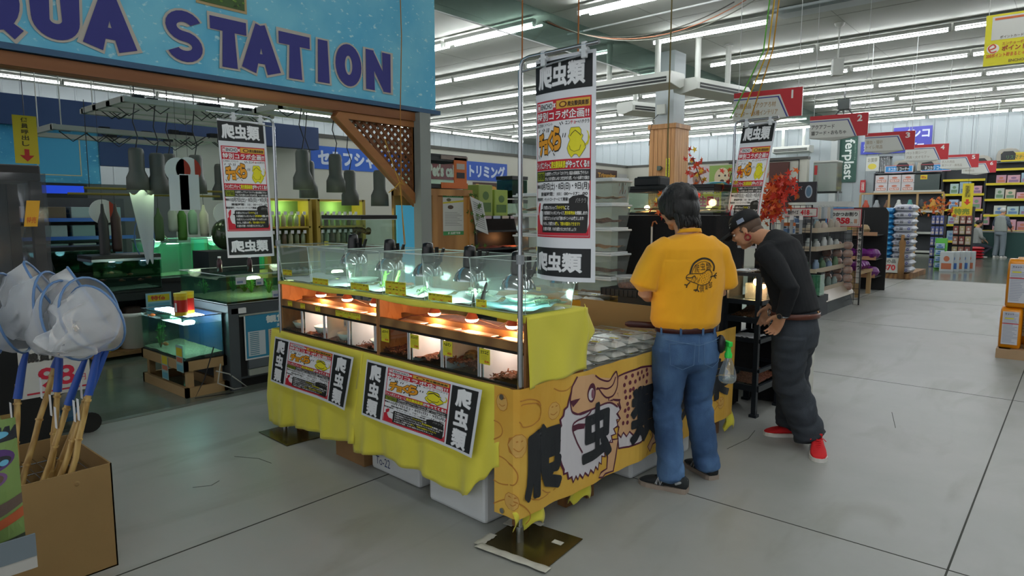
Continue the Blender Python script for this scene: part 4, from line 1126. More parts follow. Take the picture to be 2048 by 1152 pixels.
# brown card panel behind the tubs
CARD2 = mat('card_panel', '#93764a', .85, bump=.04, bscale=60, var=.05)
MB().box(-.60, .0, -.006, .006, 0, .255, CARD2).box(-.61, -.55, .006, .07, 0, .006, CARD2).build('card_panel', loc=CW(-.11, 1.345, .687), rz=RC, label='upright brown cardboard panel behind the stacked tubs', cat='cardboard')
# ============================================================ people
def ell_loft(mb, rings, m, n=20, ref=V((1, 0, 0))):
 """rings: (centre, r_along_ref, r_other); rounded ends"""
 P = [V(r[0]) for r in rings]; k = len(P); vs = []; fs = []
 for i, p in enumerate(P):
  d = (P[min(k - 1, i + 1)] - P[max(0, i - 1)]).normalized()
  x = (ref - d * ref.dot(d))
  if x.length < .15: x = V((0, 1, 0)) - d * d.y
  x.normalize(); y = d.cross(x)
  for j in range(n):
   t = 2 * pi * j / n
   c_, s_ = cos(t), sin(t)
   vs.append(p + x * rings[i][1] * (abs(c_) ** .9) * (1 if c_ >= 0 else -1) + y * rings[i][2] * (abs(s_) ** .9) * (1 if s_ >= 0 else -1))
 for i in range(k - 1):
  for j in range(n): fs.append((i * n + j, i * n + (j + 1) % n, (i + 1) * n + (j + 1) % n, (i + 1) * n + j))
 a = len(vs); d0 = (P[0] - P[1]).normalized(); d1 = (P[-1] - P[-2]).normalized()
 vs.append(P[0] + d0 * min(rings[0][1], rings[0][2]) * .5); vs.append(P[-1] + d1 * min(rings[-1][1], rings[-1][2]) * .5)
 for j in range(n): fs.append((a, (j + 1) % n, j)); fs.append((a + 1, (k - 1) * n + j, (k - 1) * n + (j + 1) % n))
 mb.add(vs, fs, m, True)
def organic(mb, name, parent, m, voxel=.007, smooth=4, disp=None, label=None):
 me = bpy.data.meshes.new('tmp'); me.from_pydata(mb.v, [], mb.f)
 bm = bmesh.new(); bm.from_mesh(me); bmesh.ops.recalc_face_normals(bm, faces=bm.faces); bm.to_mesh(me); bm.free()
 o = bpy.data.objects.new('tmp', me); COL.objects.link(o)
 r = o.modifiers.new('r', 'REMESH'); r.mode = 'VOXEL'; r.voxel_size = voxel; r.use_smooth_shade = True
 if smooth: s = o.modifiers.new('s', 'SMOOTH'); s.iterations = smooth; s.factor = .5
 dg = bpy.context.evaluated_depsgraph_get()
 me2 = bpy.data.meshes.new_from_object(o.evaluated_get(dg)); bpy.data.objects.remove(o); bpy.data.meshes.remove(me)
 if disp:
  nn = [v.normal.copy() for v in me2.vertices]
  for v, q in zip(me2.vertices, nn): v.co += q * disp(v.co)
 me2.name = name; me2.materials.clear(); me2.materials.append(m)
 me2.polygons.foreach_set('use_smooth', [True] * len(me2.polygons)); me2.update()
 ob = bpy.data.objects.new(name, me2); COL.objects.link(ob)
 if parent is not None: ob.parent = parent
 if label: ob['label'] = label
 return ob

SKIN = mat('skin', '#c08e6e', .5, spec=.4, var=.05, vscale=20)
def head_parts(b, M4, m):
 """head pieces through a 4x4 placing matrix; face looks along -y"""
 def T(p): return M4 @ V(p)
 R = M4.to_3x3()
 b.ball(T((0, .012, .035)), .074, .092, .083, m, 24, 16, R); b.ball(T((0, -.03, -.03)), .06, .062, .078, m, 20, 14, R)
 b.ball(T((0, -.062, -.088)), .026, .024, .02, m, 12, 8, R); b.ball(T((0, -.083, .028)), .05, .014, .012, m, 12, 8, R)
 for s in (-1, 1):
  b.ball(T((s * .036, -.068, -.02)), .024, .02, .02, m, 12, 8, R)
  b.ball(T((s * .076, .012, -.012)), .009, .017, .03, m, 12, 8, R)
  b.ball(T((s * .048, -.02, -.07)), .02, .035, .022, m, 12, 8, R)
 b.tube([T((0, -.088, .018)), T((0, -.1, -.005)), T((0, -.108, -.022))], [.008, .0105, .014], m, 8)
 for s in (-1, 1): b.ball(T((s * .012, -.098, -.025)), .009, .01, .008, m, 8, 6, R)
 b.ball(T((0, -.09, -.05)), .022, .010, .006, m, 10, 6, R); b.ball(T((0, -.087, -.061)), .019, .010, .007, m, 10, 6, R)
def face_bits(t, M4, skinm):
 ey = mat('eye_white', '#e6e2dc', .25); ir = mat('iris', '#1c120c', .2); br = mat('brow_hair', '#15110f', .8); lp = mat('lips', '#a0625a', .5)
 b = MB()
 for s in (-1, 1):
  b.ball(M4 @ V((s * .031, -.078, .006)), .012, .010, .008, ey, 12, 8, M4.to_3x3()); b.ball(M4 @ V((s * .031, -.0865, .005)), .0055, .003, .0055, ir, 10, 6, M4.to_3x3())
 b.build('eyes', parent=t)
 b = MB()
 for s in (-1, 1): b.tube([M4 @ V((s * .015, -.094, .026)), M4 @ V((s * .033, -.093, .032)), M4 @ V((s * .05, -.08, .027))], [.003, .004, .002], br, 6)
 b.build('eyebrows', parent=t)
 MB().tube([M4 @ V((-.02, -.095, -.055)), M4 @ V((0, -.1015, -.054)), M4 @ V((.02, -.095, -.055))], .0028, lp, 6).build('mouth', parent=t)
def hand(b, W, R, m, side=1, curl=.5, s=1.):
 """palm from wrist W; R: columns x=thumb side, y=palm normal (towards back of hand), z=direction wrist->fingers"""
 def T(p): return V(W) + R @ (V(p) * s)
 ell_loft(b, [(T((0, 0, -.02)), .027 * s, .019 * s), (T((0, 0, .0)), .028 * s, .017 * s), (T((0, 0, .035)), .038 * s, .015 * s), (T((0, 0, .075)), .042 * s, .013 * s), (T((0, 0, .088)), .040 * s, .011 * s)], m, 14, R @ V((1, 0, 0)))
 for i, (x, L_) in enumerate(((.031, .072), (.0105, .082), (-.0105, .076), (-.031, .058))):
  c = curl * (1 + .25 * i); p = V((x, 0, .085)); a = c * .5; pts = [p - V((0, 0, .02)), p]
  for seg in (.45, .32, .23):
   p = p + V((x * .06, -sin(a) * L_ * seg, cos(a) * L_ * seg)); pts.append(p.copy()); a += c * .9
  b.tube([T(q) for q in pts], [.0085 * s, .0095 * s, .0085 * s, .0075 * s, .006 * s], m, 8)
 b.tube([T(q) for q in ((.022, -.006, .01), (.045, -.016, .035), (.054, -.026, .06), (.052, -.034, .082))], [.014 * s, .012 * s, .0105 * s, .008 * s], m, 8)
def basis(z, xh):
 z = V(z).normalized(); x = V(xh); x = (x - z * x.dot(z)).normalized(); y = z.cross(x)
 return Matrix((x, y, z)).transposed()

DEN = mat('blue_denim', '#5579a4', .85, bump=.25, bscale=300, col2='#26446c', vscale=6, stretch=(1, 1, .5))
DEND = mat('dark_denim', '#22272d', .85, bump=.25, bscale=300, col2='#343b44', vscale=6)
TEE = mat('yellow_tshirt', '#f0aa14', .85, bump=.1, bscale=400, sheen=.2)
KNIT = mat('black_sweater', '#0c0f14', .9, bump=.2, bscale=500)
HAIR = mat('black_hair', '#0d0c0c', .45, bump=.6, bscale=180, stretch=(1, 1, .12))
SOLE = mat('white_sole', '#d8d6cf', .6)
def shoe(parent, ank, toe, upper, name, sole, detail=None, L_=.27, h=.085, lace='#101010'):
 """low sneaker lying on the floor: ank = heel point, toe = tip (2-D)"""
 a = V((ank[0], ank[1], 0)); d = (V((toe[0], toe[1], 0)) - a).normalized(); s_ = V((-d.y, d.x, 0))
 def P(u, w, z): return a + d * u * L_ + s_ * w + V((0, 0, z))
 sec = [(0, .028, .075), (.08, .036, .088), (.25, .036, .09), (.42, .038, .082), (.6, .046, .062), (.8, .047, .048), (.93, .036, .036), (1.0, .018, .026)]
 b = MB(); n = 16; vs = []; fs = []
 for u, w, hh in sec:
  for j in range(n):
   t = 2 * pi * j / n; c_, q = cos(t), sin(t)
   vs.append(P(u, w * (abs(c_) ** .7) * (1 if c_ > 0 else -1), .018 + (hh - .018) * (.5 + .5 * (abs(q) ** .8) * (1 if q > 0 else -1))))
 for i in range(len(sec) - 1):
  for j in range(n): fs.append((i * n + j, i * n + (j + 1) % n, (i + 1) * n + (j + 1) % n, (i + 1) * n + j))
 fs += [tuple(range(n))[::-1], tuple(range((len(sec) - 1) * n, len(sec) * n))]
 b.add(vs, fs, upper, True)
 t = b.build(name, parent=parent)
 b = MB(); out = []
 for u, w, hh in sec: out.append((u, w + .005))
 o2 = [(-.02, .0)] + out + [(1.03, .0)] + [(u, -w) for u, w in out[::-1]]
 vs = [P(u, w, .0) for u, w in o2] + [P(u, w, .026 if u < .3 else .024) for u, w in o2]; k = len(o2)
 b.add(vs, [tuple(range(k))[::-1], tuple(range(k, 2 * k))] + [(i, (i + 1) % k, k + (i + 1) % k, k + i) for i in range(k)], sole)
 b.build('sole', parent=t)
 b = MB()
 for i in range(5):
  u = .42 + i * .06; z = .086 - i * .0075
  b.tube([P(u, -.022, z - .008), P(u + .01, 0, z + .003), P(u, .022, z - .008)], .0035, mat('lace' + lace, lace, .8), 5)
 b.tube([P(.42, .0, .09), P(.40, .03, .10), P(.46, .045, .088)], .003, mat('lace' + lace, lace, .8), 5).tube([P(.42, .0, .09), P(.38, -.03, .10), P(.44, -.045, .088)], .003, mat('lace' + lace, lace, .8), 5)
 b.build('laces', parent=t)
 return t, P
def leg_rings(h, k, a, w0=.09, w1=.075, w2=.066, baggy=0.):
 h, k, a = V(h), V(k), V(a)
 r = [(h, w0, w0 * 1.08), (h.lerp(k, .35), w0 * .93 + baggy * .2, w0 * .98 + baggy * .2), (h.lerp(k, .75), w1 * 1.02 + baggy * .4, w1 * 1.04 + baggy * .4), (k, w1 + baggy * .6, w1 + baggy * .6), (k.lerp(a, .35), w1 * .96 + baggy * .8, w1 * 1.02 + baggy), (k.lerp(a, .75), w2 * 1.02 + baggy, w2 * 1.08 + baggy), (a, w2 + baggy * 1.1, w2 * 1.1 + baggy * 1.1)]
 return r

# ---- the man in the yellow shirt, back to us
p1 = thing('person', 'person seen from behind in a yellow short-sleeved T-shirt and blue jeans at the orange banner', 'person', (-1.625, 3.375, 0), radians(235))
hd = Matrix.Translation((.03, -.075, 1.53)) @ Matrix.Rotation(radians(18), 4, 'Z') @ Matrix.Rotation(radians(16), 4, 'X')
b = MB(); head_parts(b, hd, SKIN)
ell_loft(b, [((.02, -.045, 1.46), .052, .055), ((.015, -.02, 1.42), .052, .055), ((.01, .0, 1.37), .065, .06)], SKIN)
ell_loft(b, [((0, 0, 1.38), .07, .06), ((0, .0, 1.33), .16, .09), ((0, -.01, 1.2), .155, .1), ((0, 0, 1.0), .135, .095), ((0, 0, .9), .145, .1), ((0, 0, .82), .14, .1)], SKIN)
SHL, ELL, WRL = V((.175, -.0, 1.325)), V((.245, -.02, 1.065)), V((.09, -.20, 1.02))
SHR, ELR, WRR = V((-.165, .0, 1.325)), V((-.225, -.04, 1.06)), V((-.13, -.25, 1.04))
for S_, E_, W_ in ((SHL, ELL, WRL), (SHR, ELR, WRR)):
 ell_loft(b, [(S_ - V((0, 0, .025)), .042, .042), (S_.lerp(E_, .5), .042, .042), (E_, .038, .038), (E_.lerp(W_, .35), .038, .036), (W_, .024, .026)], SKIN, 16, V((0, 0, 1)))
hand(b, WRL, basis(WRL - ELL, (-.6, 0, .8)), SKIN, 1, .5); hand(b, WRR, basis(WRR - ELR, (.6, 0, .8)), SKIN, -1, .5)
for h_, k_, a_ in (((.085, 0, .82), (.11, .01, .45), (.13, .10, .06)), ((-.085, 0, .82), (-.12, -.05, .45), (-.16, .0, .06))):
 ell_loft(b, leg_rings(h_, k_, a_, .07, .055, .045), SKIN)
organic(b, 'body', p1, SKIN, .006, 3)
face_bits(p1, hd, SKIN)
b = MB(); Rh = hd.to_3x3()
b.ball(hd @ V((0, .02, .045)), .098, .108, .092, HAIR, 28, 18, Rh); b.ball(hd @ V((0, .05, -.01)), .092, .07, .10, HAIR, 24, 16, Rh); b.ball(hd @ V((0, .06, -.075)), .066, .042, .07, HAIR, 20, 12, Rh)
for s in (-1, 1): b.ball(hd @ V((s * .072, .01, -.005)), .026, .05, .065, HAIR, 16, 10, Rh); b.ball(hd @ V((s * .05, .05, -.08)), .03, .03, .05, HAIR, 12, 8, Rh)
b.ball(hd @ V((0, -.07, .065)), .066, .035, .032, HAIR, 18, 10, Rh)
for s in (-1, 1): b.ball(hd @ V((s * .07, -.02, .03)), .026, .055, .06, HAIR, 14, 10, Rh)
organic(b, 'hair', p1, HAIR, .006, 2, lambda c: .006 * noise.noise(V((c.x * 60, c.y * 60, c.z * 9))) + .003 * noise.noise(c * 25))
b = MB()
rn = random.Random(2)
for i in range(46):   # hair ends over the nape and ears
 a = radians(rn.uniform(-100, 100)); r0 = .088
 p = V((sin(a) * .078, .045 + cos(a) * .045, -.075 + rn.uniform(-.01, .03))); q = p + V((sin(a) * .006, .008, -rn.uniform(.035, .06)))
 b.tube([hd @ p, hd @ ((p + q) / 2 + V((0, .006, 0))), hd @ q], [.010, .007, .001], HAIR, 5)
b.build('hair_ends', parent=p1)
def wr1(c):
 z = c.z; f_ = .0
 f_ += .010 * (1 if z < 1.25 else .4) * max(0, noise.noise(V((c.x * 12 + z * 3, c.y * 6, z * 4 - c.x * 5 + 7)))) + .006 * noise.noise(V((c.x * 9, c.y * 9, z * 5))) + .007 * max(0, noise.noise(V((c.x * 14 + z * 6, c.y * 10, z * 12 + 4)))) * (1.2 if z < 1.1 else .5)
 return f_
b = MB()
ell_loft(b, [((0, .0, 1.385), .085, .07), ((0, .0, 1.36), .15, .085), ((0, .0, 1.315), .2, .108), ((0, -.005, 1.22), .212, .125), ((.0, 0, 1.1), .205, .125), ((.0, 0, .98), .20, .128), ((.005, .0, .915), .197, .13), ((.005, 0, .885), .178, .118)], TEE, 32)
for S_, E_, s in ((SHL, ELL, 1), (SHR, ELR, -1)):
 e = S_.lerp(E_, .82)
 ell_loft(b, [(S_ + V((-.06 * s, 0, .0)), .062, .066), (S_ + V((.012 * s, 0, -.045)), .07, .066), (S_.lerp(E_, .5) + V((.022 * s, 0, 0)), .08, .066), (e + V((.026 * s, 0, .0)), .088, .072)], TEE, 20, V((0, -1, 0)))
organic(b, 'tshirt', p1, TEE, .007, 6, wr1)
# collar rib
MB().grid(lambda u, v: V((.062 * cos(u * 2 * pi) * (1 + .1 * v), .062 * sin(u * 2 * pi) + .0, 1.415 - .02 * v + .008 * sin(u * 2 * pi))), 28, 3, TEE, closed_u=True).build('collar', parent=p1, fix=False, solid=.004)
# print on the back of the shirt
g = G(.2, .2)
INK = '#2c2410'
g.line(smooth([(.03, .10), (.05, .15), (.10, .178), (.15, .17), (.175, .14), (.17, .11)]), .010, INK, 1)
g.line(smooth([(.04, .10), (.058, .14), (.10, .162), (.14, .155), (.158, .13)]), .003, INK, 1)
g.text('爬', .055, .105, .083, .15, INK, 1, .0); g.text('虫', .088, .115, .116, .158, INK, 1, .0); g.text('類', .12, .115, .152, .155, INK, 1, .0)
bodyp = smooth([(.02, .095), (.01, .075), (.03, .06), (.06, .05), (.09, .038), (.13, .045), (.155, .07), (.16, .10), (.135, .12), (.10, .10), (.06, .10)], 3, True)
g.line(bodyp, .004, INK, 1, closed=True); g.line(smooth([(.01, .08), (.035, .078), (.055, .088), (.06, .075)]), .005, INK, 1)
for i in range(30):
 a = i * 2.4; r = .032 * sqrt(i / 30); g.oval(.115 + r * cos(a) * 1.2, .075 + r * sin(a), .0022, .0022, INK, 1, 6)
for i in range(14): g.line([(.035 + i * .0035, .06 + .012 * sin(i)), (.042 + i * .0035, .072 + .01 * sin(i))], .0018, INK, 1)
for pts in ([(.15, .08), (.175, .085), (.195, .10)], [(.175, .085), (.195, .085)], [(.175, .085), (.19, .07)], [(.03, .055), (.015, .04), (.0, .042)], [(.015, .04), (.012, .025)], [(.075, .04), (.07, .015), (.06, .005)], [(.07, .015), (.08, .003)], [(.07, .015), (.05, .012)]): g.line(pts, .006, INK, 1)
g.text('倶', .082, .0, .108, .036, INK, 1, .0); g.text('楽', .114, .012, .132, .04, INK, 1, .0); g.text('部', .136, .02, .162, .055, INK, 1, .0)
PR = g
b = MB(); ell_loft(b, [((.0, 0, .885), .165, .105), ((.0, .0, .85), .165, .108)], DEN)
# jeans
b = MB()
ell_loft(b, [((0, 0, .885), .16, .105), ((0, .0, .85), .168, .112), ((0, .01, .78), .182, .125), ((0, .012, .70), .18, .122), ((0, .0, .66), .13, .09)], DEN, 28)
ell_loft(b, leg_rings((.088, .005, .76), (.105, .0, .44), (.12, .105, .055), .102, .076, .068), DEN, 24)
ell_loft(b, leg_rings((-.088, .005, .76), (-.115, -.05, .44), (-.16, .0, .055), .102, .076, .068), DEN, 24)
def wr2(c):
 z = c.z; k_ = .9 * math.exp(-((z - .42) / .12) ** 2) + 1.0 * math.exp(-((z - .12) / .09) ** 2) + .5 * math.exp(-((z - .68) / .08) ** 2) + .15
 return .0075 * k_ * noise.noise(V((c.x * 11 + z * 9, c.y * 11, z * 24 + c.x * 12))) + .006 * max(0, noise.noise(V((c.x * 16 - z * 12, c.y * 9, z * 16 + c.x * 9)))) * (k_ + .3)
organic(b, 'jeans', p1, DEN, .007, 5, wr2)
SEAM_ = mat('denim_seam', '#1f3858', .8)
# belt with long loose end, pockets
BELT = mat('maroon_leather', '#3c1513', .35)
def belt(t, z, rx, ry, cx, cy, m, h=.036, bt=.003):
 b = MB(); b.grid(lambda u, v: V((cx + rx * cos(u * 2 * pi), cy + ry * sin(u * 2 * pi), z + (v - .5) * h)), 48, 1, m, closed_u=True)
 return b.build('belt', parent=t, fix=False, solid=bt)
bl = belt(p1, .878, .178, .122, 0, .0, BELT)
b = MB(); b.grid(lambda u, v: V((.15 + .16 * u, -.075 - .05 * u, .880 + (v - .5) * .036 * (1 - max(0, u - .88) * 5) + .008 * u)), 12, 1, BELT); b.build('belt_end', parent=bl, fix=False, solid=.003)
for a in (60, 100, 130, 20):
 t_ = radians(a); x = .182 * cos(t_); y = .126 * sin(t_); MB().beam((x, y, .85), (x, y, .905), .012, .004, DEN, up=(0, 1, 0)).build('belt_loop', parent=p1)
def patchline(pts, nm, m, r=.0018):
 b = MB(); b.tube(pts, r, m, 5, closed=True); return b.build(nm, parent=p1)
b = MB(); ST = mat('denim_thread', '#5f7ea2', .8)
def hip(x, z):  # point on the seat of the jeans
 ry = .13; rx = .19; y = .012 + ry * sqrt(max(0, 1 - (x / rx) ** 2)); return V((x, y, z))
def pocket(cx, s):
 pts = [(-.062, .07), (.062, .062), (.058, -.05), (.0, -.075), (-.058, -.05)]
 return [hip(cx + x * s, .745 + z) for x, z in pts]
for cx, s in ((.085, 1), (-.095, -1)): b.tube(pocket(cx, s), .0016, ST, 5, closed=True)
b.tube([hip(-.165 + .033 * i, .83 - .03 * (1 - abs(i - 5) / 5)) for i in range(11)], .0016, ST, 5); b.tube([hip(-.0, .85 - .02 * i) for i in range(8)], .0016, ST, 5)
b.build('pocket_stitching', parent=p1)
NBK = mat('charcoal_suede', '#1d2224', .8)
s1, P1 = shoe(p1, (.06, .17), (.235, -.02), NBK, 'shoe', mat('worn_sole', '#9a8c80', .7))
s2, P2 = shoe(p1, (-.175, .05), (-.16, -.22), NBK, 'shoe', mat('worn_sole', '#9a8c80', .7))
def side_letter(sh_, P, sgn):
 g = G(.055, .05); g.line([(.008, .004), (.016, .046), (.032, .004), (.042, .046)], .013, '#c9cbcc', 1); g.line([(.008, .004), (.016, .046), (.032, .004), (.042, .046)], .007, '#6f7478', 2)
 g.build('side_letter', lambda x, y, d: P(.62 - x / .27, sgn * (.0475 - .012 * y / .05 + .003 + d), .028 + y * .8), parent=sh_, base='#1d2224', shape=[(.01, .0), (.05, .0), (.05, .01), (.01, .01)])
side_letter(s1, P1, 1); side_letter(s1, P1, -1); side_letter(s2, P2, 1); side_letter(s2, P2, -1)
MB().tube([P1(.02, 0, .07), P1(.12, .037, .06), P1(.2, .038, .05)], .008, mat('heel_grey', '#8f9496', .6), 6).tube([P1(.02, 0, .07), P1(.12, -.037, .06), P1(.2, -.038, .05)], .008, mat('heel_grey', '#8f9496', .6), 6).build('heel_patch', parent=s1)
# black case and spray bottle hanging from the belt
t = thing('belt_pouch', 'black leather pouch on the belt of the person in the yellow T-shirt', 'pouch', (0, 0, 0))
t.location = (-1.625, 3.375, 0); t.rotation_euler = (0, 0, radians(235))
MB().ball((-.165, .085, .79), .026, .03, .052, mat('black_leather', '#101010', .35), 16, 10).build('pouch_body', parent=t)
t = thing('spray_bottle', 'clear spray bottle with green trigger at the hip of the yellow-shirted person', 'spray bottle', (-1.625, 3.375, 0), radians(235))
GRN = mat('green_trigger', '#2fd850', .4)
bx, by = -.205, .10
MB().lathe([(0, .575), (.035, .577), (.047, .59), (.048, .615), (.04, .65), (.026, .69), (.017, .71), (.016, .72)], (bx, by, 0), clear('bottle_clear', '#f2f8fa', .1, .05, haze=.1, hcol='#dfe6ea'), 24).build('bottle_body', parent=t)
MB().lathe([(0, .58), (.034, .58), (.045, .592), (.046, .612), (.0, .612)], (bx, by, 0), clear('water', '#d6e2e6', .12, .03, haze=.12, hcol='#b9c6cc'), 24).build('water', parent=t)
b = MB(); b.lathe([(.02, .715), (.021, .735), (.014, .75), (.012, .775), (.012, .785)], (bx, by, 0), GRN, 16); b.box(bx - .012, bx + .012, by - .04, by + .022, .778, .805, GRN); b.beam((bx, by - .03, .785), (bx, by - .035, .745), .012, .006, GRN); b.build('trigger_head', parent=t, bevel=.003)
# print wrapped on the shirt: placed just clear of the cloth by a ray onto the shirt mesh
from mathutils.bvhtree import BVHTree
def surf_fn(ob, origin, ux, uz, nrm, lift=.002, reach=.5):
 me = ob.data; bv = BVHTree.FromPolygons([v.co[:] for v in me.vertices], [p.vertices[:] for p in me.polygons])
 O = V(origin); X = V(ux).normalized(); Z = V(uz).normalized(); N_ = V(nrm).normalized()
 def fn(x, y, d):
  p = O + X * x + Z * y + N_ * reach
  h = bv.ray_cast(p, -N_)
  if h[0] is None: return O + X * x + Z * y
  return h[0] + N_ * (lift + d)
 return fn
tee = [c for c in p1.children if c.name.startswith('tshirt')][0]
# invisible-edged base: use the shirt colour so only the ink shows
PR.build('back_print', surf_fn(tee, (.085, .0, 1.085), (-1, .0, 0), (0, 0, 1), (0, 1, 0), .0025), parent=p1, base='#e8a212', basemat=TEE, shape=[(.09, .09), (.1, .09), (.1, .1), (.09, .1)], cutx=14, cuty=14)

# ---- the man in the black sweater and cap
p2 = thing('person', 'person bending forward in a black sweater, black cap, dark jeans and red sneakers', 'person', (-1.3, 4.42, 0), radians(265))
hd = Matrix.Translation((.0, -.43, 1.385)) @ Matrix.Rotation(radians(8), 4, 'Z') @ Matrix.Rotation(radians(30), 4, 'X')
b = MB(); head_parts(b, hd, SKIN)
ell_loft(b, [((0, -.40, 1.365), .05, .056), ((0, -.345, 1.35), .05, .055), ((0, -.285, 1.335), .056, .06), ((0, -.22, 1.30), .07, .065)], SKIN)
ell_loft(b, [((0, -.26, 1.32), .08, .06), ((0, -.20, 1.28), .15, .09), ((0, -.15, 1.15), .14, .1), ((0, -.1, 1.0), .12, .095), ((0, -.08, .9), .135, .1), ((0, -.08, .82), .13, .1)], SKIN)
SHL, ELL, WRL = V((.175, -.21, 1.27)), V((.25, -.01, 1.04)), V((.235, -.06, .86))
SHR, ELR, WRR = V((-.175, -.21, 1.27)), V((-.225, -.14, 1.03)), V((-.12, -.30, .86))
for S_, E_, W_ in ((SHL, ELL, WRL), (SHR, ELR, WRR)):
 ell_loft(b, [(S_, .05, .05), (S_.lerp(E_, .5), .044, .044), (E_, .038, .038), (E_.lerp(W_, .35), .038, .036), (W_, .024, .026)], SKIN, 16, V((0, -1, 0)))
hand(b, WRL, basis((-.01, -.045, -.08), (-.3, -1, 0)), SKIN, 1, .55); hand(b, WRR, basis((.0, -.03, -.09), (.3, -1, 0)), SKIN, -1, .6)
for h_, k_, a_ in (((.085, -.07, .8), (.07, -.08, .43), (-.0, .09, .07)), ((-.085, -.09, .8), (-.13, -.13, .43), (-.14, -.10, .07))):
 ell_loft(b, leg_rings(h_, k_, a_, .07, .055, .045), SKIN)
organic(b, 'body', p2, SKIN, .006, 3)
face_bits(p2, hd, SKIN)
Rh = hd.to_3x3()
STUB = mat('shaved_hair', '#5d4a3e', .8, var=.1, vscale=80)
b = MB(); b.ball(hd @ V((0, .022, .03)), .0765, .093, .078, STUB, 24, 16, Rh); b.ball(hd @ V((0, .055, -.03)), .06, .05, .04, STUB, 16, 10, Rh); b.build('shaved_hair', parent=p2)
CAPM = mat('cap_black', '#0d0f12', .75, bump=.1, bscale=300)
b = MB(); Rc = Rh @ Matrix.Rotation(radians(-6), 3, 'X')
prof = [(.0, .098), (.03, .096), (.058, .085), (.078, .062), (.086, .032), (.088, .0)]
vs = []; fs = []; n = 28
for r_, h_ in prof:
 for j in range(n):
  t_ = 2 * pi * j / n; vs.append(hd @ V((r_ * cos(t_), .012 + r_ * 1.18 * sin(t_), .038 + h_)))
for i in range(len(prof) - 1):
 for j in range(n): fs.append((i * n + j, i * n + (j + 1) % n, (i + 1) * n + (j + 1) % n, (i + 1) * n + j))
b.add(vs, fs, CAPM, True); cap = b.build('cap', parent=p2, fix=False, solid=.004)
b = MB(); b.grid(lambda u, v: hd @ V(((u - .5) * .165 * (1 - .25 * v * v), -.085 - .105 * v * (1 - .9 * (u - .5) ** 2), .045 - .012 * v - .03 * (abs(u - .5) * 2) ** 2)), 14, 8, CAPM); b.build('cap_visor', parent=cap, fix=False, solid=.005)
MB().ball(hd @ V((0, .012, .137)), .008, .008, .004, CAPM, 10, 6, Rh).build('cap_button', parent=cap)
def cfn(az, el):
 def fn(x, y, d):
  a = az + x / .095; e = el + y / .09; r_ = .0935 + d
  return hd @ V((r_ * cos(a) * cos(e), .012 + r_ * 1.16 * sin(a) * cos(e), .04 + r_ * 1.05 * sin(e)))
 return fn
g = G(.07, .05)
for pts in ([(.01, .045), (.055, .047)], [(.014, .035), (.05, .036)], [(.02, .045), (.018, .012)], [(.048, .046), (.02, .018)], [(.03, .026), (.055, .012)], [(.01, .008), (.058, .010)], [(.012, .022), (.05, .024)], [(.04, .045), (.044, .01)]): g.line(pts, .005, '#c9ccd0', 1)
g.build('cap_emblem', cfn(radians(-72), .35), parent=cap, base='#0d0f12', shape=[(.02, .02), (.03, .02), (.03, .03), (.02, .03)], cutx=6, cuty=4)
g = G(.02, .014); g.poly([(0, .002), (.018, .006), (.014, .013), (.002, .012)], '#d9dce0', 1); g.build('cap_mark', cfn(radians(-62), .18), parent=cap, base='#0d0f12', shape=[(.005, .005), (.01, .005), (.01, .01), (.005, .01)])
g = G(.045, .026); g.rect(0, 0, .045, .026, '#9fa9bb', 1); g.rect(.002, .002, .043, .024, '#8794ac', 2); g.build('cap_patch', cfn(radians(-10), .10), parent=cap, base='#9fa9bb', cutx=4)
g = G(.05, .03); g.text('ERA', .004, .004, .046, .026, '#d4d6d9', 1, .03); g.build('cap_lettering', cfn(radians(20), .45), parent=cap, base='#0d0f12', shape=[(.02, .01), (.03, .01), (.03, .02), (.02, .02)])
ER = mat('red_earring', '#8c1418', .2)
b = MB(); b.tube([hd @ V((.086, .012 + .018 * cos(a / 14 * 2 * pi), -.055 + .018 * sin(a / 14 * 2 * pi))) for a in range(14)], .0065, ER, 8, closed=True); b.tube([hd @ V((.085, .012, -.02)), hd @ V((.086, .012, -.038))], .003, ER, 6)
b.build('earring', parent=p2, label='large red ring earring')
def wr3(c): return .008 * noise.noise(V((c.x * 8, c.y * 8, c.z * 6))) + .008 * max(0, noise.noise(V((c.x * 10 + c.z * 9, c.y * 14, c.z * 14))))
b = MB()
ell_loft(b, [((0, -.275, 1.34), .065, .07), ((0, -.25, 1.325), .12, .085), ((0, -.205, 1.275), .195, .115), ((0, -.165, 1.17), .198, .128), ((0, -.12, 1.05), .18, .125), ((0, -.09, .94), .172, .128), ((0, -.075, .865), .175, .135)], KNIT, 30)
for S_, E_, W_, s in ((SHL, ELL, WRL, 1), (SHR, ELR, WRR, -1)):
 ell_loft(b, [(S_ + V((-.04 * s, 0, 0)), .07, .07), (S_ + V((.0 * s, .0, -.02)), .072, .07), (S_.lerp(E_, .55), .062, .062), (E_, .054, .055), (E_.lerp(W_, .5), .046, .046), (E_.lerp(W_, .93), .040, .040)], KNIT, 20, V((0, -1, 0)))
organic(b, 'sweater', p2, KNIT, .007, 5, wr3)
b = MB()
ell_loft(b, [((0, -.08, .87), .155, .12), ((0, -.075, .82), .168, .125), ((0, -.07, .74), .18, .135), ((0, -.07, .66), .175, .125), ((0, -.08, .62), .13, .1)], DEND, 28)
ell_loft(b, leg_rings((.085, -.07, .72), (.075, -.07, .42), (.03, .075, .075), .108, .092, .085, .008), DEND, 24)
ell_loft(b, leg_rings((-.085, -.085, .72), (-.13, -.12, .42), (-.12, -.11, .075), .108, .092, .085, .008), DEND, 24)
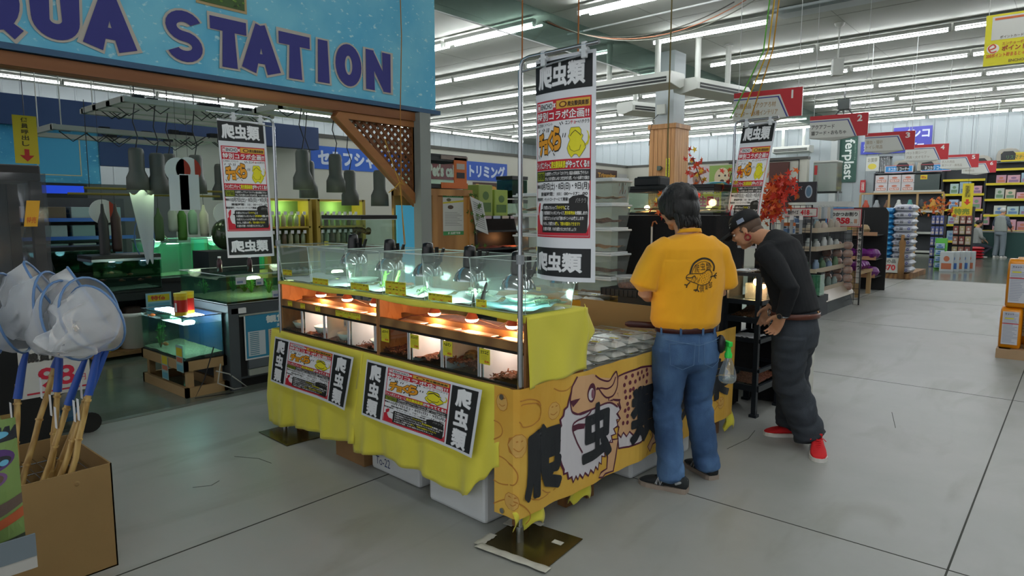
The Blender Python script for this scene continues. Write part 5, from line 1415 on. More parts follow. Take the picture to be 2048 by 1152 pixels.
def wr4(c):
 z = c.z; k_ = 1.0 * math.exp(-((z - .36) / .14) ** 2) + 1.5 * math.exp(-((z - .12) / .08) ** 2) + .5 * math.exp(-((z - .6) / .1) ** 2) + .2
 return .012 * k_ * noise.noise(V((c.x * 9 + z * 7, c.y * 9, z * 19 + c.x * 10))) + .006 * noise.noise(c * 8)
organic(b, 'jeans', p2, DEND, .007, 4, wr4)
BR = mat('brown_belt', '#5a2a1a', .4)
b2 = belt(p2, .855, .182, .142, 0, -.075, BR, .034)
b = MB(); b.tube([(.06 + .018 * cos(a / 12 * 2 * pi), -.222, .855 + .022 * sin(a / 12 * 2 * pi)) for a in range(12)], .004, STEEL, 6, closed=True); b.build('belt_buckle', parent=b2)
b = MB(); b.tube([V((.0 + .19, -.14 + .022 * cos(a / 14 * 2 * pi), .79 + .022 * sin(a / 14 * 2 * pi))) for a in range(14)], .002, STEEL, 6, closed=True); b.build('key_ring', parent=p2)
b = MB(); wd = (WRL - ELL).normalized(); Rw = basis(wd, (1, 0, 0)); c0 = WRL + wd * -.012
b.tube([c0 + Rw @ V((.031 * cos(a / 16 * 2 * pi), .031 * sin(a / 16 * 2 * pi), 0)) for a in range(16)], .008, STEEL, 6, closed=True); b.cyl(c0 + Rw @ V((.028, .0, 0)), c0 + Rw @ V((.044, .0, 0)), .019, .018, STEEL, 20); b.cyl(c0 + Rw @ V((.044, 0, 0)), c0 + Rw @ V((.045, 0, 0)), .015, .015, mat('watch_dial', '#2a2e36', .2), 20)
b.build('wristwatch', parent=p2)
RS = mat('red_canvas', '#c8141c', .8, bump=.1, bscale=300)
shoe(p2, (-.18, -.04), (-.01, -.26), RS, 'shoe', SOLE, lace='#d01820'); sL, PL = shoe(p2, (.0, .10), (.20, .19), RS, 'shoe', SOLE, lace='#d01820')
MB().grid(lambda u, v: PL(.30 + .05 * v, (u - .5) * .05, .085 + .04 * v), 4, 3, RS).build('shoe_tongue', parent=sL, fix=False, solid=.006)
# ============================================================ behind the counter
def WX(X, y0, z0, lean=0): return lambda x, y, d: V((X + d, y0 + x, z0 + y))       # artwork on a wall facing +x
def WY(Y, x0, z0): return lambda x, y, d: V((x0 + x, Y - d, z0 + y))               # artwork facing -y
WATER = clear('water_clear', '#bfe0d4', .02, .03, haze=.05, hcol='#4f8f7c')
WATERG = clear('water_green', '#a8e0c8', .02, .03, haze=.22, hcol='#8fd8b8')
WATERD = clear('water_dark', '#6f8f7a', .02, .03, haze=.10, hcol='#2c4a34')
FR_B = mat('black_frame', '#0e0f10', .4)
GRAV = voro('gravel', '#8a7a5c', '#4d4232', 120, .8, (1, 1, 1), '#b7a88a', .5)
PLANT = mat('water_plant', '#3f8a1e', .6, col2='#1f4d14', vscale=20)
def aquarium(label, loc, L_, D_, H_, rz=0., water=WATER, frame=FR_B, fill=.85, gravel=True, plants=0, group=None, name='aquarium', rim=.018, lid=None, seed=0, back=None):
 """base corner frame: x 0..L, y 0..D"""
 t = thing(name, label, 'aquarium', loc, rz, group)
 b = MB(); e = .005
 b.box(0, L_, 0, e, 0, H_, GL).box(0, L_, D_ - e, D_, 0, H_, GL).box(0, e, e, D_ - e, 0, H_, GL).box(L_ - e, L_, e, D_ - e, 0, H_, GL); b.build('tank_glass', parent=t)
 b = MB()
 for z0, z1 in ((0, rim), (H_ - rim, H_)):
  b.box(-.003, L_ + .003, -.003, .006, z0, z1, frame).box(-.003, L_ + .003, D_ - .006, D_ + .003, z0, z1, frame).box(-.003, .006, 0, D_, z0, z1, frame).box(L_ - .006, L_ + .003, 0, D_, z0, z1, frame)
 b.box(0, L_, 0, D_, 0, .004, frame); b.build('tank_frame', parent=t)
 if water: MB().box(.006, L_ - .006, .006, D_ - .006, .006, H_ * fill, water).build('water', parent=t)
 if back: MB().box(.007, L_ - .007, D_ - .012, D_ - .007, .01, H_ - rim, back).build('back_sheet', parent=t)
 if gravel:
  MB().grid(lambda u, v: V((.007 + u * (L_ - .014), .007 + v * (D_ - .02), .02 + .02 * v + .012 * noise.noise(V((u * 5, v * 4, seed))))), 16, 8, GRAV).build('gravel', parent=t, kind='stuff', fix=False)
 rn = random.Random(seed)
 for i in range(plants):
  b = MB(); px = .04 + rn.random() * (L_ - .08); py = .04 + rn.random() * (D_ - .08)
  for k_ in range(16):
   a = rn.random() * 6.3; hh = H_ * (.3 + .45 * rn.random()); s_ = .015 + .03 * rn.random()
   b.tube([(px, py, .02), (px + s_ * cos(a) * .6, py + s_ * sin(a) * .6, hh * .6), (px + s_ * cos(a), py + s_ * sin(a), hh)], [.003, .006, .001], PLANT, 4)
   b.ball((px + s_ * cos(a), py + s_ * sin(a), hh * .8), .012, .012, .006, PLANT, 6, 4)
  b.build('water_plant', parent=t)
 if lid: MB().box(-.005, L_ + .005, -.005, D_ + .005, H_, H_ + .03, lid).build('tank_lid', parent=t, bevel=.004)
 return t
def slab(name, label, cat, loc, sx, sy, sz, m, rz=0., group=None, bevel=.004, parts=None):
 """boxy thing with its own seams: body and lid line"""
 t = thing(name, label, cat, loc, rz, group)
 MB().box(-sx / 2, sx / 2, -sy / 2, sy / 2, 0, sz, m).build('body', parent=t, bevel=bevel)
 if parts: parts(t)
 return t

# black rack with glazed tiers
RK = mat('rack_steel', '#20272e', .45, metal=.3)
BCL = mat('black_drape', '#0a0b0e', .95, bump=.3, bscale=120)
rk = thing('display_rack', 'black steel rack of glazed tiers between the two people', 'rack', CW(-.03, 2.58), RC)
W_ = .27; D_ = .42
for x in (-.017, -W_): 
 for y in (.0, D_):
  MB().box(x - .017, x + .017, y - .017, y + .017, .0, 1.07, RK).box(x - .028, x + .028, y - .028, y + .028, 0, .02, RK).build('post', parent=rk)
for z0, z1, nm_ in ((1.045, 1.07, 'top_rail'), (.835, .87, 'rail'), (.70, .74, 'rail'), (.555, .585, 'rail'), (.335, .36, 'rail'), (.19, .235, 'rail')):
 b = MB(); b.box(-W_, 0, -.012, .012, z0, z1, RK).box(-W_, 0, D_ - .012, D_ + .012, z0, z1, RK).box(-.012, .012, 0, D_, z0, z1, RK).box(-W_ - .012, -W_ + .012, 0, D_, z0, z1, RK); b.build(nm_, parent=rk)
for z in (.845, .71, .56, .20): MB().box(-W_, 0, 0, D_, z, z + .006, mat('rack_glass_shelf', '#2a3234', .15)).build('shelf', parent=rk)
for z0, z1 in ((.87, 1.045), (.74, .835), (.235, .335)): MB().box(-W_ + .02, -.03, .0, .003, z0, z1, GL).build('glass_pane', parent=rk)
MB().box(-W_ + .02, -.03, .0, .01, .36, .555, BCL).build('black_panel', parent=rk)
MB().grid(lambda u, v: V((-W_ + .03 + u * (W_ - .05), .02 + v * (D_ - .04), .72 + .022 + .05 * (v ** 1.5) * (1 - .6 * u) + .01 * noise.noise(V((u * 15, v * 9, 1))))), 20, 12, BARK).build('bark_litter', parent=rk, kind='stuff', fix=False)
MB().grid(lambda u, v: V((-W_ + .03 + u * (W_ - .05), .02 + v * (D_ - .04), .212 + .03 + .06 * (v ** 1.5) * (1 - .7 * u) + .01 * noise.noise(V((u * 15, v * 9, 5))))), 20, 12, BARK).build('bark_litter', parent=rk, kind='stuff', fix=False)
b = MB(); b.ball((-.12, .2, .985), .028, .028, .03, mat('warm_bulb', '#ffd9a0', .4, emit=30, ecol='#ffc880')); b.cyl((-.12, .2, 1.01), (-.12, .2, 1.045), .018, .018, BLACK); b.build('heat_bulb', parent=rk)
point((-.12, .15, .96), 3., '#ffc890', .04, rk)
MB().box(-.22, -.05, .22, .36, .852, .97, clear('tank_box', '#dfe8e2', .05, .1, haze=.12)).build('glass_box', parent=rk)
# papers and scissors on the rack top
t = thing('paper_sheets', 'white papers lying on top of the black rack under the capped head', 'papers', CW(-.25, 2.75, 1.071), RC)
for i in range(3): MB().box(-.14, .1, -.1, .08, .002 * i, .002 * i + .0012, PAPER, Matrix.Rotation(.2 * i, 3, 'Z')).build('sheet', parent=t)
t = thing('scissors', 'open grey scissors on the papers on the rack top', 'scissors', CW(-.12, 2.68, 1.08), RC)
MB().beam((-.08, .0, 0), (.06, .03, 0), .012, .003, STEEL).build('blade', parent=t); MB().beam((-.08, .03, .004), (.06, -.01, .004), .012, .003, STEEL).build('blade', parent=t)
MB().tube([(.09 + .02 * cos(a / 10 * 6.28), .035 + .012 * sin(a / 10 * 6.28), 0) for a in range(10)], .004, BLACK, 6, closed=True).build('handle', parent=t)
t = thing('paper_sheets', 'crumpled white papers in the open middle tier of the black rack', 'papers', CW(-.18, 2.72, .568), RC)
MB().grid(lambda u, v: V((u * .2 - .1, v * .2 - .1, .01 + .02 * abs(noise.noise(V((u * 5, v * 5, 2)))))), 10, 8, PAPER).build('sheet', parent=t, fix=False, solid=.001)
for i, (c, lab) in enumerate((('#4f7a3a', 'green and white carton on the floor behind the black rack'), ('#8a7d6a', 'plain buff carton on the floor behind the black rack'))):
 b = slab('carton', lab, 'carton', CW(-.15 - .42 * i, 3.4, 0), .36, .3, .42 - .05 * i, flat('#d7d6cc' if i == 0 else c), RC)
 if i == 0:
  g = G(.34, .16); g.text('金魚', .2, .03, .32, .13, '#3f8f3a', 1, .04); g.text('水', .03, .03, .13, .13, '#b03030', 1, .04); g.build('printed_band', lambda x, y, d: V((-.17 + x, -.151 - d, .12 + y)), parent=b, base='#7fb04a')
# black draped display behind the man in yellow
dr = thing('draped_display', 'tall display block covered in black cloth beyond the yellow-shirted person', 'display stand', CW(-.72, 2.62), RC)
def drape(x0, x1, y0, y1, z1):
 b = MB(); n_ = 40
 def f(u, v):
  P_ = 2 * ((x1 - x0) + (y1 - y0)); s = u * P_; a = x1 - x0; c = y1 - y0
  if s < a: x, y, nx, ny = x0 + s, y0, 0, -1
  elif s < a + c: x, y, nx, ny = x1, y0 + s - a, 1, 0
  elif s < 2 * a + c: x, y, nx, ny = x1 - (s - a - c), y1, 0, 1
  else: x, y, nx, ny = x0, y1 - (s - 2 * a - c), -1, 0
  w_ = .012 * (1 - v * .0) * v * sin(s * 22)
  return V((x + nx * w_, y + ny * w_, z1 * (1 - v) + .01))
 b.grid(f, 80, 10, BCL); b.box(x0, x1, y0, y1, z1 - .002, z1 + .01, BCL); return b
drape(-.42, .42, -.25, .25, 1.475).build('black_cloth', parent=dr, fix=False)
dr2 = thing('draped_display', 'lower display block covered in black cloth under the face of the capped person', 'display stand', CW(-.14, 2.78), RC)
drape(-.155, .13, .27, .5, 1.33).build('black_cloth', parent=dr2, fix=False)
# snake hook leaning on the black cloth
b = MB(); b.tube([CW(-.80, 2.33, .86), CW(-.80, 2.33, 1.40), CW(-.79, 2.33, 1.435), CW(-.77, 2.33, 1.44), CW(-.755, 2.33, 1.42)], .006, mat('hook_rod', '#a8683c', .5), 8); hk = b.build('snake_hook', label='thin orange hooked rod with white tape leaning on the black cloth', cat='hook')
MB().cyl(CW(-.80, 2.325, 1.12), CW(-.80, 2.325, 1.24), .014, .011, WHITE, 8).tube([CW(-.80, 2.33, 1.24), CW(-.80, 2.33, 1.40)], .008, mat('pale_tape', '#c9c2b4', .6), 8).build('white_tape', parent=hk)
# terrariums with lit lamps on the black block
for i, (x, w_, lab) in enumerate(((-.93, .34, 'black-framed terrarium with glowing lamp at the left of the black block top'), (-.55, .38, 'black-framed terrarium with glowing lamp behind the dark-haired head'))):
 t = aquarium(lab, CW(x - w_ / 2 + .0, 2.45, 1.488), w_, .3, .2, RC, None, FR_B, 0, True, 0, 'lit terrariums on the black block', 'terrarium', .02, FR_B, i)
 MB().ball((.10, .12, .06), .022, .022, .018, mat('warm_bulb', '#ffd9a0')).build('heat_bulb', parent=t); point((.12, .1, .1), 1.4, '#ffc890', .03, t)
 MB().box(.02, w_ - .02, .05, .12, .045, .055, mat('branch', '#6b4424', .8)).build('perch', parent=t)
slab('black_case', 'small black box on top of the left lit terrarium', 'box', CW(-.98, 2.6, 1.72), .24, .16, .07, BLACK, RC, bevel=.01, parts=lambda t: MB().box(-.1, .1, -.06, .06, .07, .078, RK).build('lid', parent=t))
# maple sprays
def maple(label, pts, n, seed, s=.04, cols=('#c8321e', '#d8601e', '#d8b02a')):
 rn = random.Random(seed); t = thing('maple_spray', label, 'artificial leaves', pts[0], 0)
 o = V(pts[0]); P_ = [V(p) - o for p in pts]
 MB().tube(P_, .004, mat('twig', '#4a2f1c', .8), 5).build('twig', parent=t)
 b = MB()
 for i in range(n):
  k_ = rn.random() * (len(P_) - 1); a = int(k_); c = P_[a].lerp(P_[min(a + 1, len(P_) - 1)], k_ - a) + V((rn.gauss(0, 1), rn.gauss(0, 1), rn.gauss(0, 1))) * s * 1.4
  m = mat('maple_' + cols[0 if rn.random() < .55 else (1 if rn.random() < .5 else 2)], cols[0 if rn.random() < .55 else (1 if rn.random() < .5 else 2)], .6)
  m = mat('maple_leaf_%d' % rn.randrange(3), '#ffffff') if False else m
  R_ = Matrix.Rotation(rn.random() * 6.3, 3, 'Z') @ Matrix.Rotation(radians(90) + rn.uniform(-.7, .7), 3, 'X') @ Matrix.Rotation(rn.random() * 6.3, 3, 'Z')
  vs = [c]
  for j in range(10):
   r_ = s * (1 if j % 2 == 0 else .38) * (1 - .25 * (abs(j - 4) > 3)); vs.append(c + R_ @ V((r_ * cos(j * .628), r_ * sin(j * .628), .003 * (j % 2))))
  b.add(vs, [(0, j + 1, (j + 1) % 10 + 1) for j in range(10)], m)
 b.build('leaves', parent=t, kind='stuff', fix=False)
 return t
mat('maple_#c8321e', '#c8321e', .6); mat('maple_#d8601e', '#d8601e', .6); mat('maple_#d8b02a', '#d8b02a', .6)
maple('red and yellow maple leaves in front of the left lit terrarium', [CW(-.62, 2.40, 1.50), CW(-.70, 2.38, 1.56), CW(-.80, 2.38, 1.60)], 26, 1, .035)
maple('maple leaves rising beside the clad column above the dark-haired head', [CW(-.52, 2.6, 1.70), CW(-.58, 2.6, 1.83), CW(-.62, 2.6, 1.93)], 34, 2, .03)
maple('maple leaves showing right of the dark-haired head', [CW(-.32, 2.6, 1.72), CW(-.30, 2.6, 1.80)], 12, 3, .03)

# table with orange cloth behind, trays and stacked cases
OR = mat('orange_cloth', '#c98e1a', .85, bump=.1, bscale=200)
ot = thing('covered_table', 'back table draped in orange cloth behind the cardboard panel', 'table', CW(-1.15, 2.0), RC)
b = MB()
b.box(-.75, .42, -.26, .26, .84, .86, OR); b.grid(lambda u, v: V((-.75 + 1.17 * u, -.262 - .01 * sin(u * 60) * v, .86 - .6 * v)), 60, 6, OR); b.build('orange_cloth', parent=ot, fix=False)
for x in (-.7, .38):
 for y in (-.2, .2): MB().box(x - .02, x + .02, y - .02, y + .02, 0, .84, RK).build('leg', parent=ot)
CASEP = clear('case_plastic', '#e8efec', .04, .08, haze=.14, hcol='#c3c9c6')
def case(label, loc, w_, d_, h_, lid_m, fillm, fh, seed=0, rz=RC, group='stacked reptile cases', tagx=.03):
 t = thing('reptile_case', label, 'plastic case', loc, rz, group)
 b = MB(); q = .03; B = [(q, q), (w_ - q, q), (w_ - q, d_ - q), (q, d_ - q)]; T_ = [(.008, .008), (w_ - .008, .008), (w_ - .008, d_ - .008), (.008, d_ - .008)]
 b.add([(x, y, 0) for x, y in B] + [(x, y, h_ - .03) for x, y in T_], [(3, 2, 1, 0)] + [(i, (i + 1) % 4, 4 + (i + 1) % 4, 4 + i) for i in range(4)], CASEP); b.build('case_body', parent=t)
 b = MB(); b.box(0, w_, 0, d_, h_ - .032, h_ - .018, lid_m).box(.02, w_ - .02, .02, d_ - .02, h_ - .018, h_ - .004, lid_m); b.build('case_lid', parent=t, bevel=.004)
 MB().grid(lambda u, v: V((.034 + u * (w_ - .068), .034 + v * (d_ - .068), .01 + fh * (.6 + .8 * noise.noise(V((u * 3, v * 3, seed)))))), 12, 8, fillm).build('bedding', parent=t, fix=False)
 g = G(.05, .03); g.text('¥3,980', .008, .006, .04, .014, '#c8501e', 1, .02); g.build('price_tag', lambda x, y, d: V((tagx + x, .008 - d, .02 + y)), parent=t, base='#d8cf2e')
 return t
SANDY = voro('orange_sand', '#a8642c', '#7d4a24', 90, .9, (1, 1, 1), '#c08850', .4)
LIDW = mat('case_lid_white', '#c9cdcc', .4)
zz = .86
plc = ['at the foot', 'second up', 'third up', 'fourth up', 'topmost']
for i in range(5):
 case('white-lidded clear case, %s of the stack beside the black cloth' % plc[i], CW(-1.24, 1.86, zz + i * .181), .40, .26, .18, LIDW, SANDY if i % 2 == 0 else BARK, .04 + .01 * (i == 3), i, tagx=.04)
for i in range(5):
 case('white-lidded clear case, %s of the stack behind the corner pole' % plc[i], CW(-1.84, 1.86, zz + i * .162), .38, .26, .16, LIDW, SANDY, .03, i + 7, tagx=.26)
BT = mat('black_tray', '#131415', .5)
t = thing('black_tray', 'black ribbed tray carrying the round deli cup by the black cloth', 'tray', CW(-.62, 1.86, .925), RC)
b = MB(); b.box(-.22, .24, -.13, .13, 0, .05, BT)
for i in range(12): b.box(-.21 + i * .037, -.205 + i * .037, -.136, -.13, 0, .05, BT)
b.build('tray_body', parent=t, bevel=.004); MB().box(-.08, .22, -.11, .11, -.237, .0, BT).build('tray_foot', parent=t)
g = G(.05, .035); g.text('¥980', .01, .01, .04, .022, '#c8501e', 1, .02); g.build('price_tag', lambda x, y, d: V((.15 + x, -.137 - d, .01 + y)), parent=t, base='#d8cf2e')
def deli(label, loc, r, h, m):
 t = thing('round_tub', label, 'round tub', loc)
 MB().lathe([(0, .001), (r * .8, .001), (r * .85, .01), (r, h)], (0, 0, 0), clear('deli_plastic', '#f0f4f2', .06, .06, haze=.1), 28).build('tub_body', parent=t)
 b = MB(); b.lathe([(r * 1.04, h - .006), (r * 1.05, h + .002), (r * .9, h + .004), (r * .85, h - .003), (0, h - .003)], (0, 0, 0), clear('deli_lid', '#e6eaea', .1, .1, haze=.25), 28); b.build('tub_lid', parent=t)
 MB().lathe([(0, .035 * h / .09), (r * .6, .04 * h / .09), (r * .86, .03 * h / .09), (r * .82, .004), (0, .004)], (0, 0, 0), m, 20).build('filling', parent=t)
deli('round clear tub of brown litter on the black tray', CW(-.66, 1.84, .976), .10, .085, BARK)
deli('tall round clear cup at the far end of the banner table', CW(-.13, 2.02, .687), .062, .11, BARK)
deli('second round clear cup behind the far end of the banner table', CW(-.25, 2.05, .687), .055, .08, BED)
t = thing('sand_sheet', 'small heap of buff sand on paper on the back table', 'sand', CW(-.50, 1.66, .861), RC)
MB().box(-.2, .22, -.06, .06, 0, .172, OR).build('riser_block', loc=CW(-.50, 1.66, .6875), rz=RC, label='orange cloth-covered block under the heap of sand', cat='block')
MB().grid(lambda u, v: V(((u - .5) * .3, (v - .5) * .1, .03 * max(0, 1 - 4 * ((u - .5) ** 2 + (v - .5) ** 2)))), 14, 8, mat('buff_sand', '#a08a68', .9)).build('heap', parent=t, fix=False)
for i in range(2): dup(tub, CW(0, 0, 0), RC, 'clear lidded tub on the orange-clothed back table, %s from the cases' % ordn(i), 'stacked clear reptile tubs').location = CW(-1.15 + .19 * i, 1.795, .861)

# big terrarium with black lid behind the far tanks, on a steel stand
t = thing('steel_stand', 'grey steel stand under the black-lidded terrarium behind the tanks', 'stand', CW(-2.56, .86), RC)
for x in (-.3, .3):
 for y in (-.16, .16): MB().box(x - .015, x + .015, y - .015, y + .015, 0, 1.22, mat('grey_steel', '#6d7478', .5)).build('leg', parent=t)
MB().box(-.33, .33, -.19, .19, 1.2, 1.222, mat('grey_steel', '#6d7478')).build('shelf', parent=t); MB().box(-.33, .33, -.19, .19, .5, .52, mat('grey_steel', '#6d7478')).build('shelf', parent=t)
t = aquarium('large clear terrarium with black lid holding a rolled brown snake behind the second tank', CW(-2.85, .70, 1.2235), .56, .32, .235, RC, None, mat('clear_rim', '#aab2ae', .3), 0, False, 0, None, 'terrarium', .006, FR_B, 3)
MB().grid(lambda u, v: V((.01 + u * .54, .01 + v * .3, .02 + .012 * noise.noise(V((u * 8, v * 8, 9))))), 16, 8, BARK).build('bark_litter', parent=t, kind='stuff', fix=False)
MB().tube([(.22 + .02 * i, .15 + .02 * sin(i * .9), .14 + .012 * sin(i * 1.3)) for i in range(12)], .02, SHELL, 10).build('coiled_snake', parent=t)
g = G(.06, .035); g.text('¥7,980', .01, .01, .05, .02, '#2a2a10', 1, .02); g.build('price_tag', lambda x, y, d: V((.03 + x, -.005 - d, .02 + y)), parent=t, base='#d8cf2e')

# ============================================================ the big blue sign and the gateway
def waterpaint(name, c1, c2, c3):
 m = bpy.data.materials.new(name); m.use_nodes = True; nt = m.node_tree; N = nt.nodes; L = nt.links; b = N['Principled BSDF']; b.inputs['Roughness'].default_value = .6
 tc = N.new('ShaderNodeTexCoord'); mp = N.new('ShaderNodeMapping'); mp.inputs['Scale'].default_value = (1, 16, 28); mp.inputs['Rotation'].default_value = (.5, 0, 0); L.new(tc.outputs['Object'], mp.inputs[0])
 n1 = N.new('ShaderNodeTexNoise'); n1.inputs['Scale'].default_value = 1.0; n1.inputs['Detail'].default_value = 3; L.new(mp.outputs[0], n1.inputs[0])
 n2 = N.new('ShaderNodeTexNoise'); n2.inputs['Scale'].default_value = 2.2; n2.inputs['Detail'].default_value = 3; L.new(tc.outputs['Object'], n2.inputs[0])
 r0 = N.new('ShaderNodeValToRGB'); r0.color_ramp.elements[0].color = (*lin(c1), 1); r0.color_ramp.elements[1].color = (*lin(c2), 1); r0.color_ramp.elements[0].position = .35; r0.color_ramp.elements[1].position = .65; L.new(n2.outputs[0], r0.inputs[0])
 r1 = N.new('ShaderNodeValToRGB'); r1.color_ramp.elements[0].position = .62; r1.color_ramp.elements[1].position = .70; L.new(n1.outputs[0], r1.inputs[0])
 mx = N.new('ShaderNodeMix'); mx.data_type = 'RGBA'; L.new(r1.outputs[0], mx.inputs[0]); L.new(r0.outputs[0], mx.inputs[6]); mx.inputs[7].default_value = (*lin(c3), 1); L.new(mx.outputs[2], b.inputs['Base Color'])
 return m
SIGNB = waterpaint('sign_water_print', '#58b4d8', '#78c8e0', '#b4e0e8')
NAVY = mat('navy_paint', '#1c3763', .6)
BW = wood('beam_wood', '#7c4a22', '#9c6634', (1, .15, 1))
sg = thing('shop_sign', 'huge light blue overhead sign with dark blue AQUA STATION lettering', 'sign', (-5.15, 1.4, 2.52))
MB().box(-.22, 0, -3.4, 3.40, .03, 1.7, SIGNB).build('sign_board', parent=sg)
MB().box(-.24, .03, -3.4, 3.44, -.01, .03, mat('sign_lip', '#1f4f74', .4)).build('sign_lip', parent=sg)
LET = {'Q': (1.13, .10), 'U': (1.465, .10), 'A': (1.78, .10), 'S': (2.28, .10), 'T': (2.62, .11), 'A2': (2.885, .12), 'T2': (3.19, .11), 'I': (3.465, .12), 'O': (3.73, .13), 'N': (4.065, .13)}
def letter(ch, w_, h_, t_):
 """strokes: list of polygons for flared block capitals"""
 W2 = w_ / 2
 def bar(a, b_, wa, wb):
  a = V((*a, 0)); b_ = V((*b_, 0)); d = (b_ - a).normalized(); n_ = V((-d.y, d.x, 0)); return [tuple((a + n_ * wa)[:2]), tuple((b_ + n_ * wb)[:2]), tuple((b_ - n_ * wb)[:2]), tuple((a - n_ * wa)[:2])]
 if ch == 'A': return [bar((-W2 * .78, 0), (-.0, h_ * 1.0), t_ * .62, t_ * .42), bar((W2 * .78, 0), (.0, h_ * 1.0), t_ * .62, t_ * .42), bar((-W2 * .5, h_ * .28), (W2 * .5, h_ * .28), t_ * .38, t_ * .38)]
 if ch == 'T': return [bar((0, 0), (0, h_ * .9), t_ * .62, t_ * .45), bar((-W2, h_ * .88), (W2, h_ * .88), t_ * .48, t_ * .48)]
 if ch == 'I': return [bar((0, 0), (0, h_), t_ * .6, t_ * .48)]
 if ch == 'N': return [bar((-W2 * .72, 0), (-W2 * .72, h_), t_ * .5, t_ * .45), bar((W2 * .72, 0), (W2 * .72, h_), t_ * .45, t_ * .5), bar((-W2 * .72, h_ * .93), (W2 * .72, h_ * .07), t_ * .45, t_ * .45)]
 def arc(cx, cy, rx, ry, a0, a1, ta, tb, n_=14):
  P_ = []; Q_ = []
  for i in range(n_ + 1):
   a = radians(a0 + (a1 - a0) * i / n_); t = ta + (tb - ta) * i / n_; P_.append((cx + (rx + t / 2) * cos(a), cy + (ry + t / 2) * sin(a))); Q_.append((cx + (rx - t / 2) * cos(a), cy + (ry - t / 2) * sin(a)))
  return [[P_[i], P_[i + 1], Q_[i + 1], Q_[i]] for i in range(n_)]
 if ch in 'OQ':
  r = arc(0, h_ / 2, W2 - t_ / 2, h_ / 2 - t_ / 2 + .004, 0, 360, t_, t_, 26)
  if ch == 'Q': r.append(bar((W2 * .2, h_ * .2), (W2 * .9, -h_ * .03), t_ * .3, t_ * .4))
  return r
 if ch == 'U': return arc(0, W2 * .95, W2 - t_ / 2, W2 * .95 - t_ / 2, 180, 360, t_, t_) + [bar((-W2 + t_ / 2, W2 * .9), (-W2 + t_ / 2, h_), t_ / 2, t_ * .58), bar((W2 - t_ / 2, W2 * .9), (W2 - t_ / 2, h_), t_ / 2, t_ * .58)]
 if ch == 'S':
  ry = (h_ - t_) / 4; return arc(0, h_ - t_ / 2 - ry, W2 - t_ / 2, ry, 25, 270, t_ * 1.1, t_) + arc(0, t_ / 2 + ry, W2 - t_ / 2, ry, 90, -155, t_, t_ * 1.1)
g = G(6.8, 1.6)
for ch, (yc, zb) in LET.items():
 c = ch[0]; w_ = {'I': .1, 'S': .26, 'T': .29, 'A': .28, 'N': .27, 'O': .28, 'U': .27, 'Q': .29}[c]
 for poly in letter(c, w_ + .035, .36 + .03, (.082 if c == 'S' else .105) + .033): g.poly([(3.4 - 1.4 + yc + x, zb - .03 - .015 + y) for x, y in poly], '#b9b3a8', 1)
 for poly in letter(c, w_, .36, .075 if c == 'S' else .10): g.poly([(3.4 - 1.4 + yc + x, zb - .03 + y) for x, y in poly], '#23257c', 2)
G.EPS, eps_ = .004, G.EPS
g.build('lettering', lambda x, y, d: V((.001 + d, -3.4 + x, .03 + y)), parent=sg, base='#5fb0cc', shape=[(6.6, 1.5), (6.7, 1.5), (6.7, 1.59), (6.6, 1.59)])
g = G(.40, .30); g.rect(.02, .02, .38, .28, '#3a5a22', 1)
rn = random.Random(4)
for i in range(40): g.oval(.03 + rn.random() * .34, .03 + rn.random() * .24, .012, .008, ['#5f8a2e', '#8aa84a', '#28401a'][i % 3], 2, 8)
g.build('framed_photo', lambda x, y, d: V((.006 + d, .98 + x, .545 + y)), parent=sg, base='#b09a6c')
G.EPS = eps_
MB().box(-5.30, -5.15, -2, 4.62, 2.42, 2.505, BW).build('gate_beam', label='brown timber beam under the blue AQUA STATION sign', cat='beam')
t = thing('lattice_bracket', 'triangular brown lattice bracket at the right end of the sign beam', 'lattice', (-5.22, 0, 0))
A_, B_, C_ = (3.62, 2.42), (4.60, 2.42), (4.60, 1.62)
MB().box(-.03, .05, A_[0], B_[0], 2.36, 2.42, BW).build('top_bar', parent=t); MB().box(-.03, .05, 4.52, 4.60, 1.66, 2.36, BW).build('side_bar', parent=t)
MB().beam((.01, 3.62, 2.40), (.01, 4.585, 1.60), .08, .085, BW, up=(1, 0, 0)).build('brace', parent=t)
SLT = mat('lattice_slat', '#6e4222', .7)
def inside(y, z): return z < 2.37 and y < 4.53 and (z - 2.44) > -(y - 3.62) * .826 + .03
def slats(sgn, x):
 b = MB(); step = .085
 for i in range(-14, 16):
  pts = []
  for k_ in range(140):
   s = -1 + k_ * .0145; y = 4.1 + i * step + s; z = 2.1 + s * sgn
   if inside(y, z): pts.append((y, z))
  if len(pts) > 2: b.beam((x, *pts[0]), (x, *pts[-1]), .008, .028, SLT, up=(1, 0, 0)) if False else b.beam((x, *pts[0]), (x, *pts[-1]), .030, .008, SLT, up=(1, 0, 0))
 return b
slats(1, .0).build('lattice', parent=t); slats(-1, .012).build('lattice', parent=t)
MB().box(-5.19, -5.08, 4.52, 4.66, 0, 2.5, mat('grey_post', '#868c88', .6)).build('gate_post', label='grey painted post at the right end of the blue sign', cat='post')
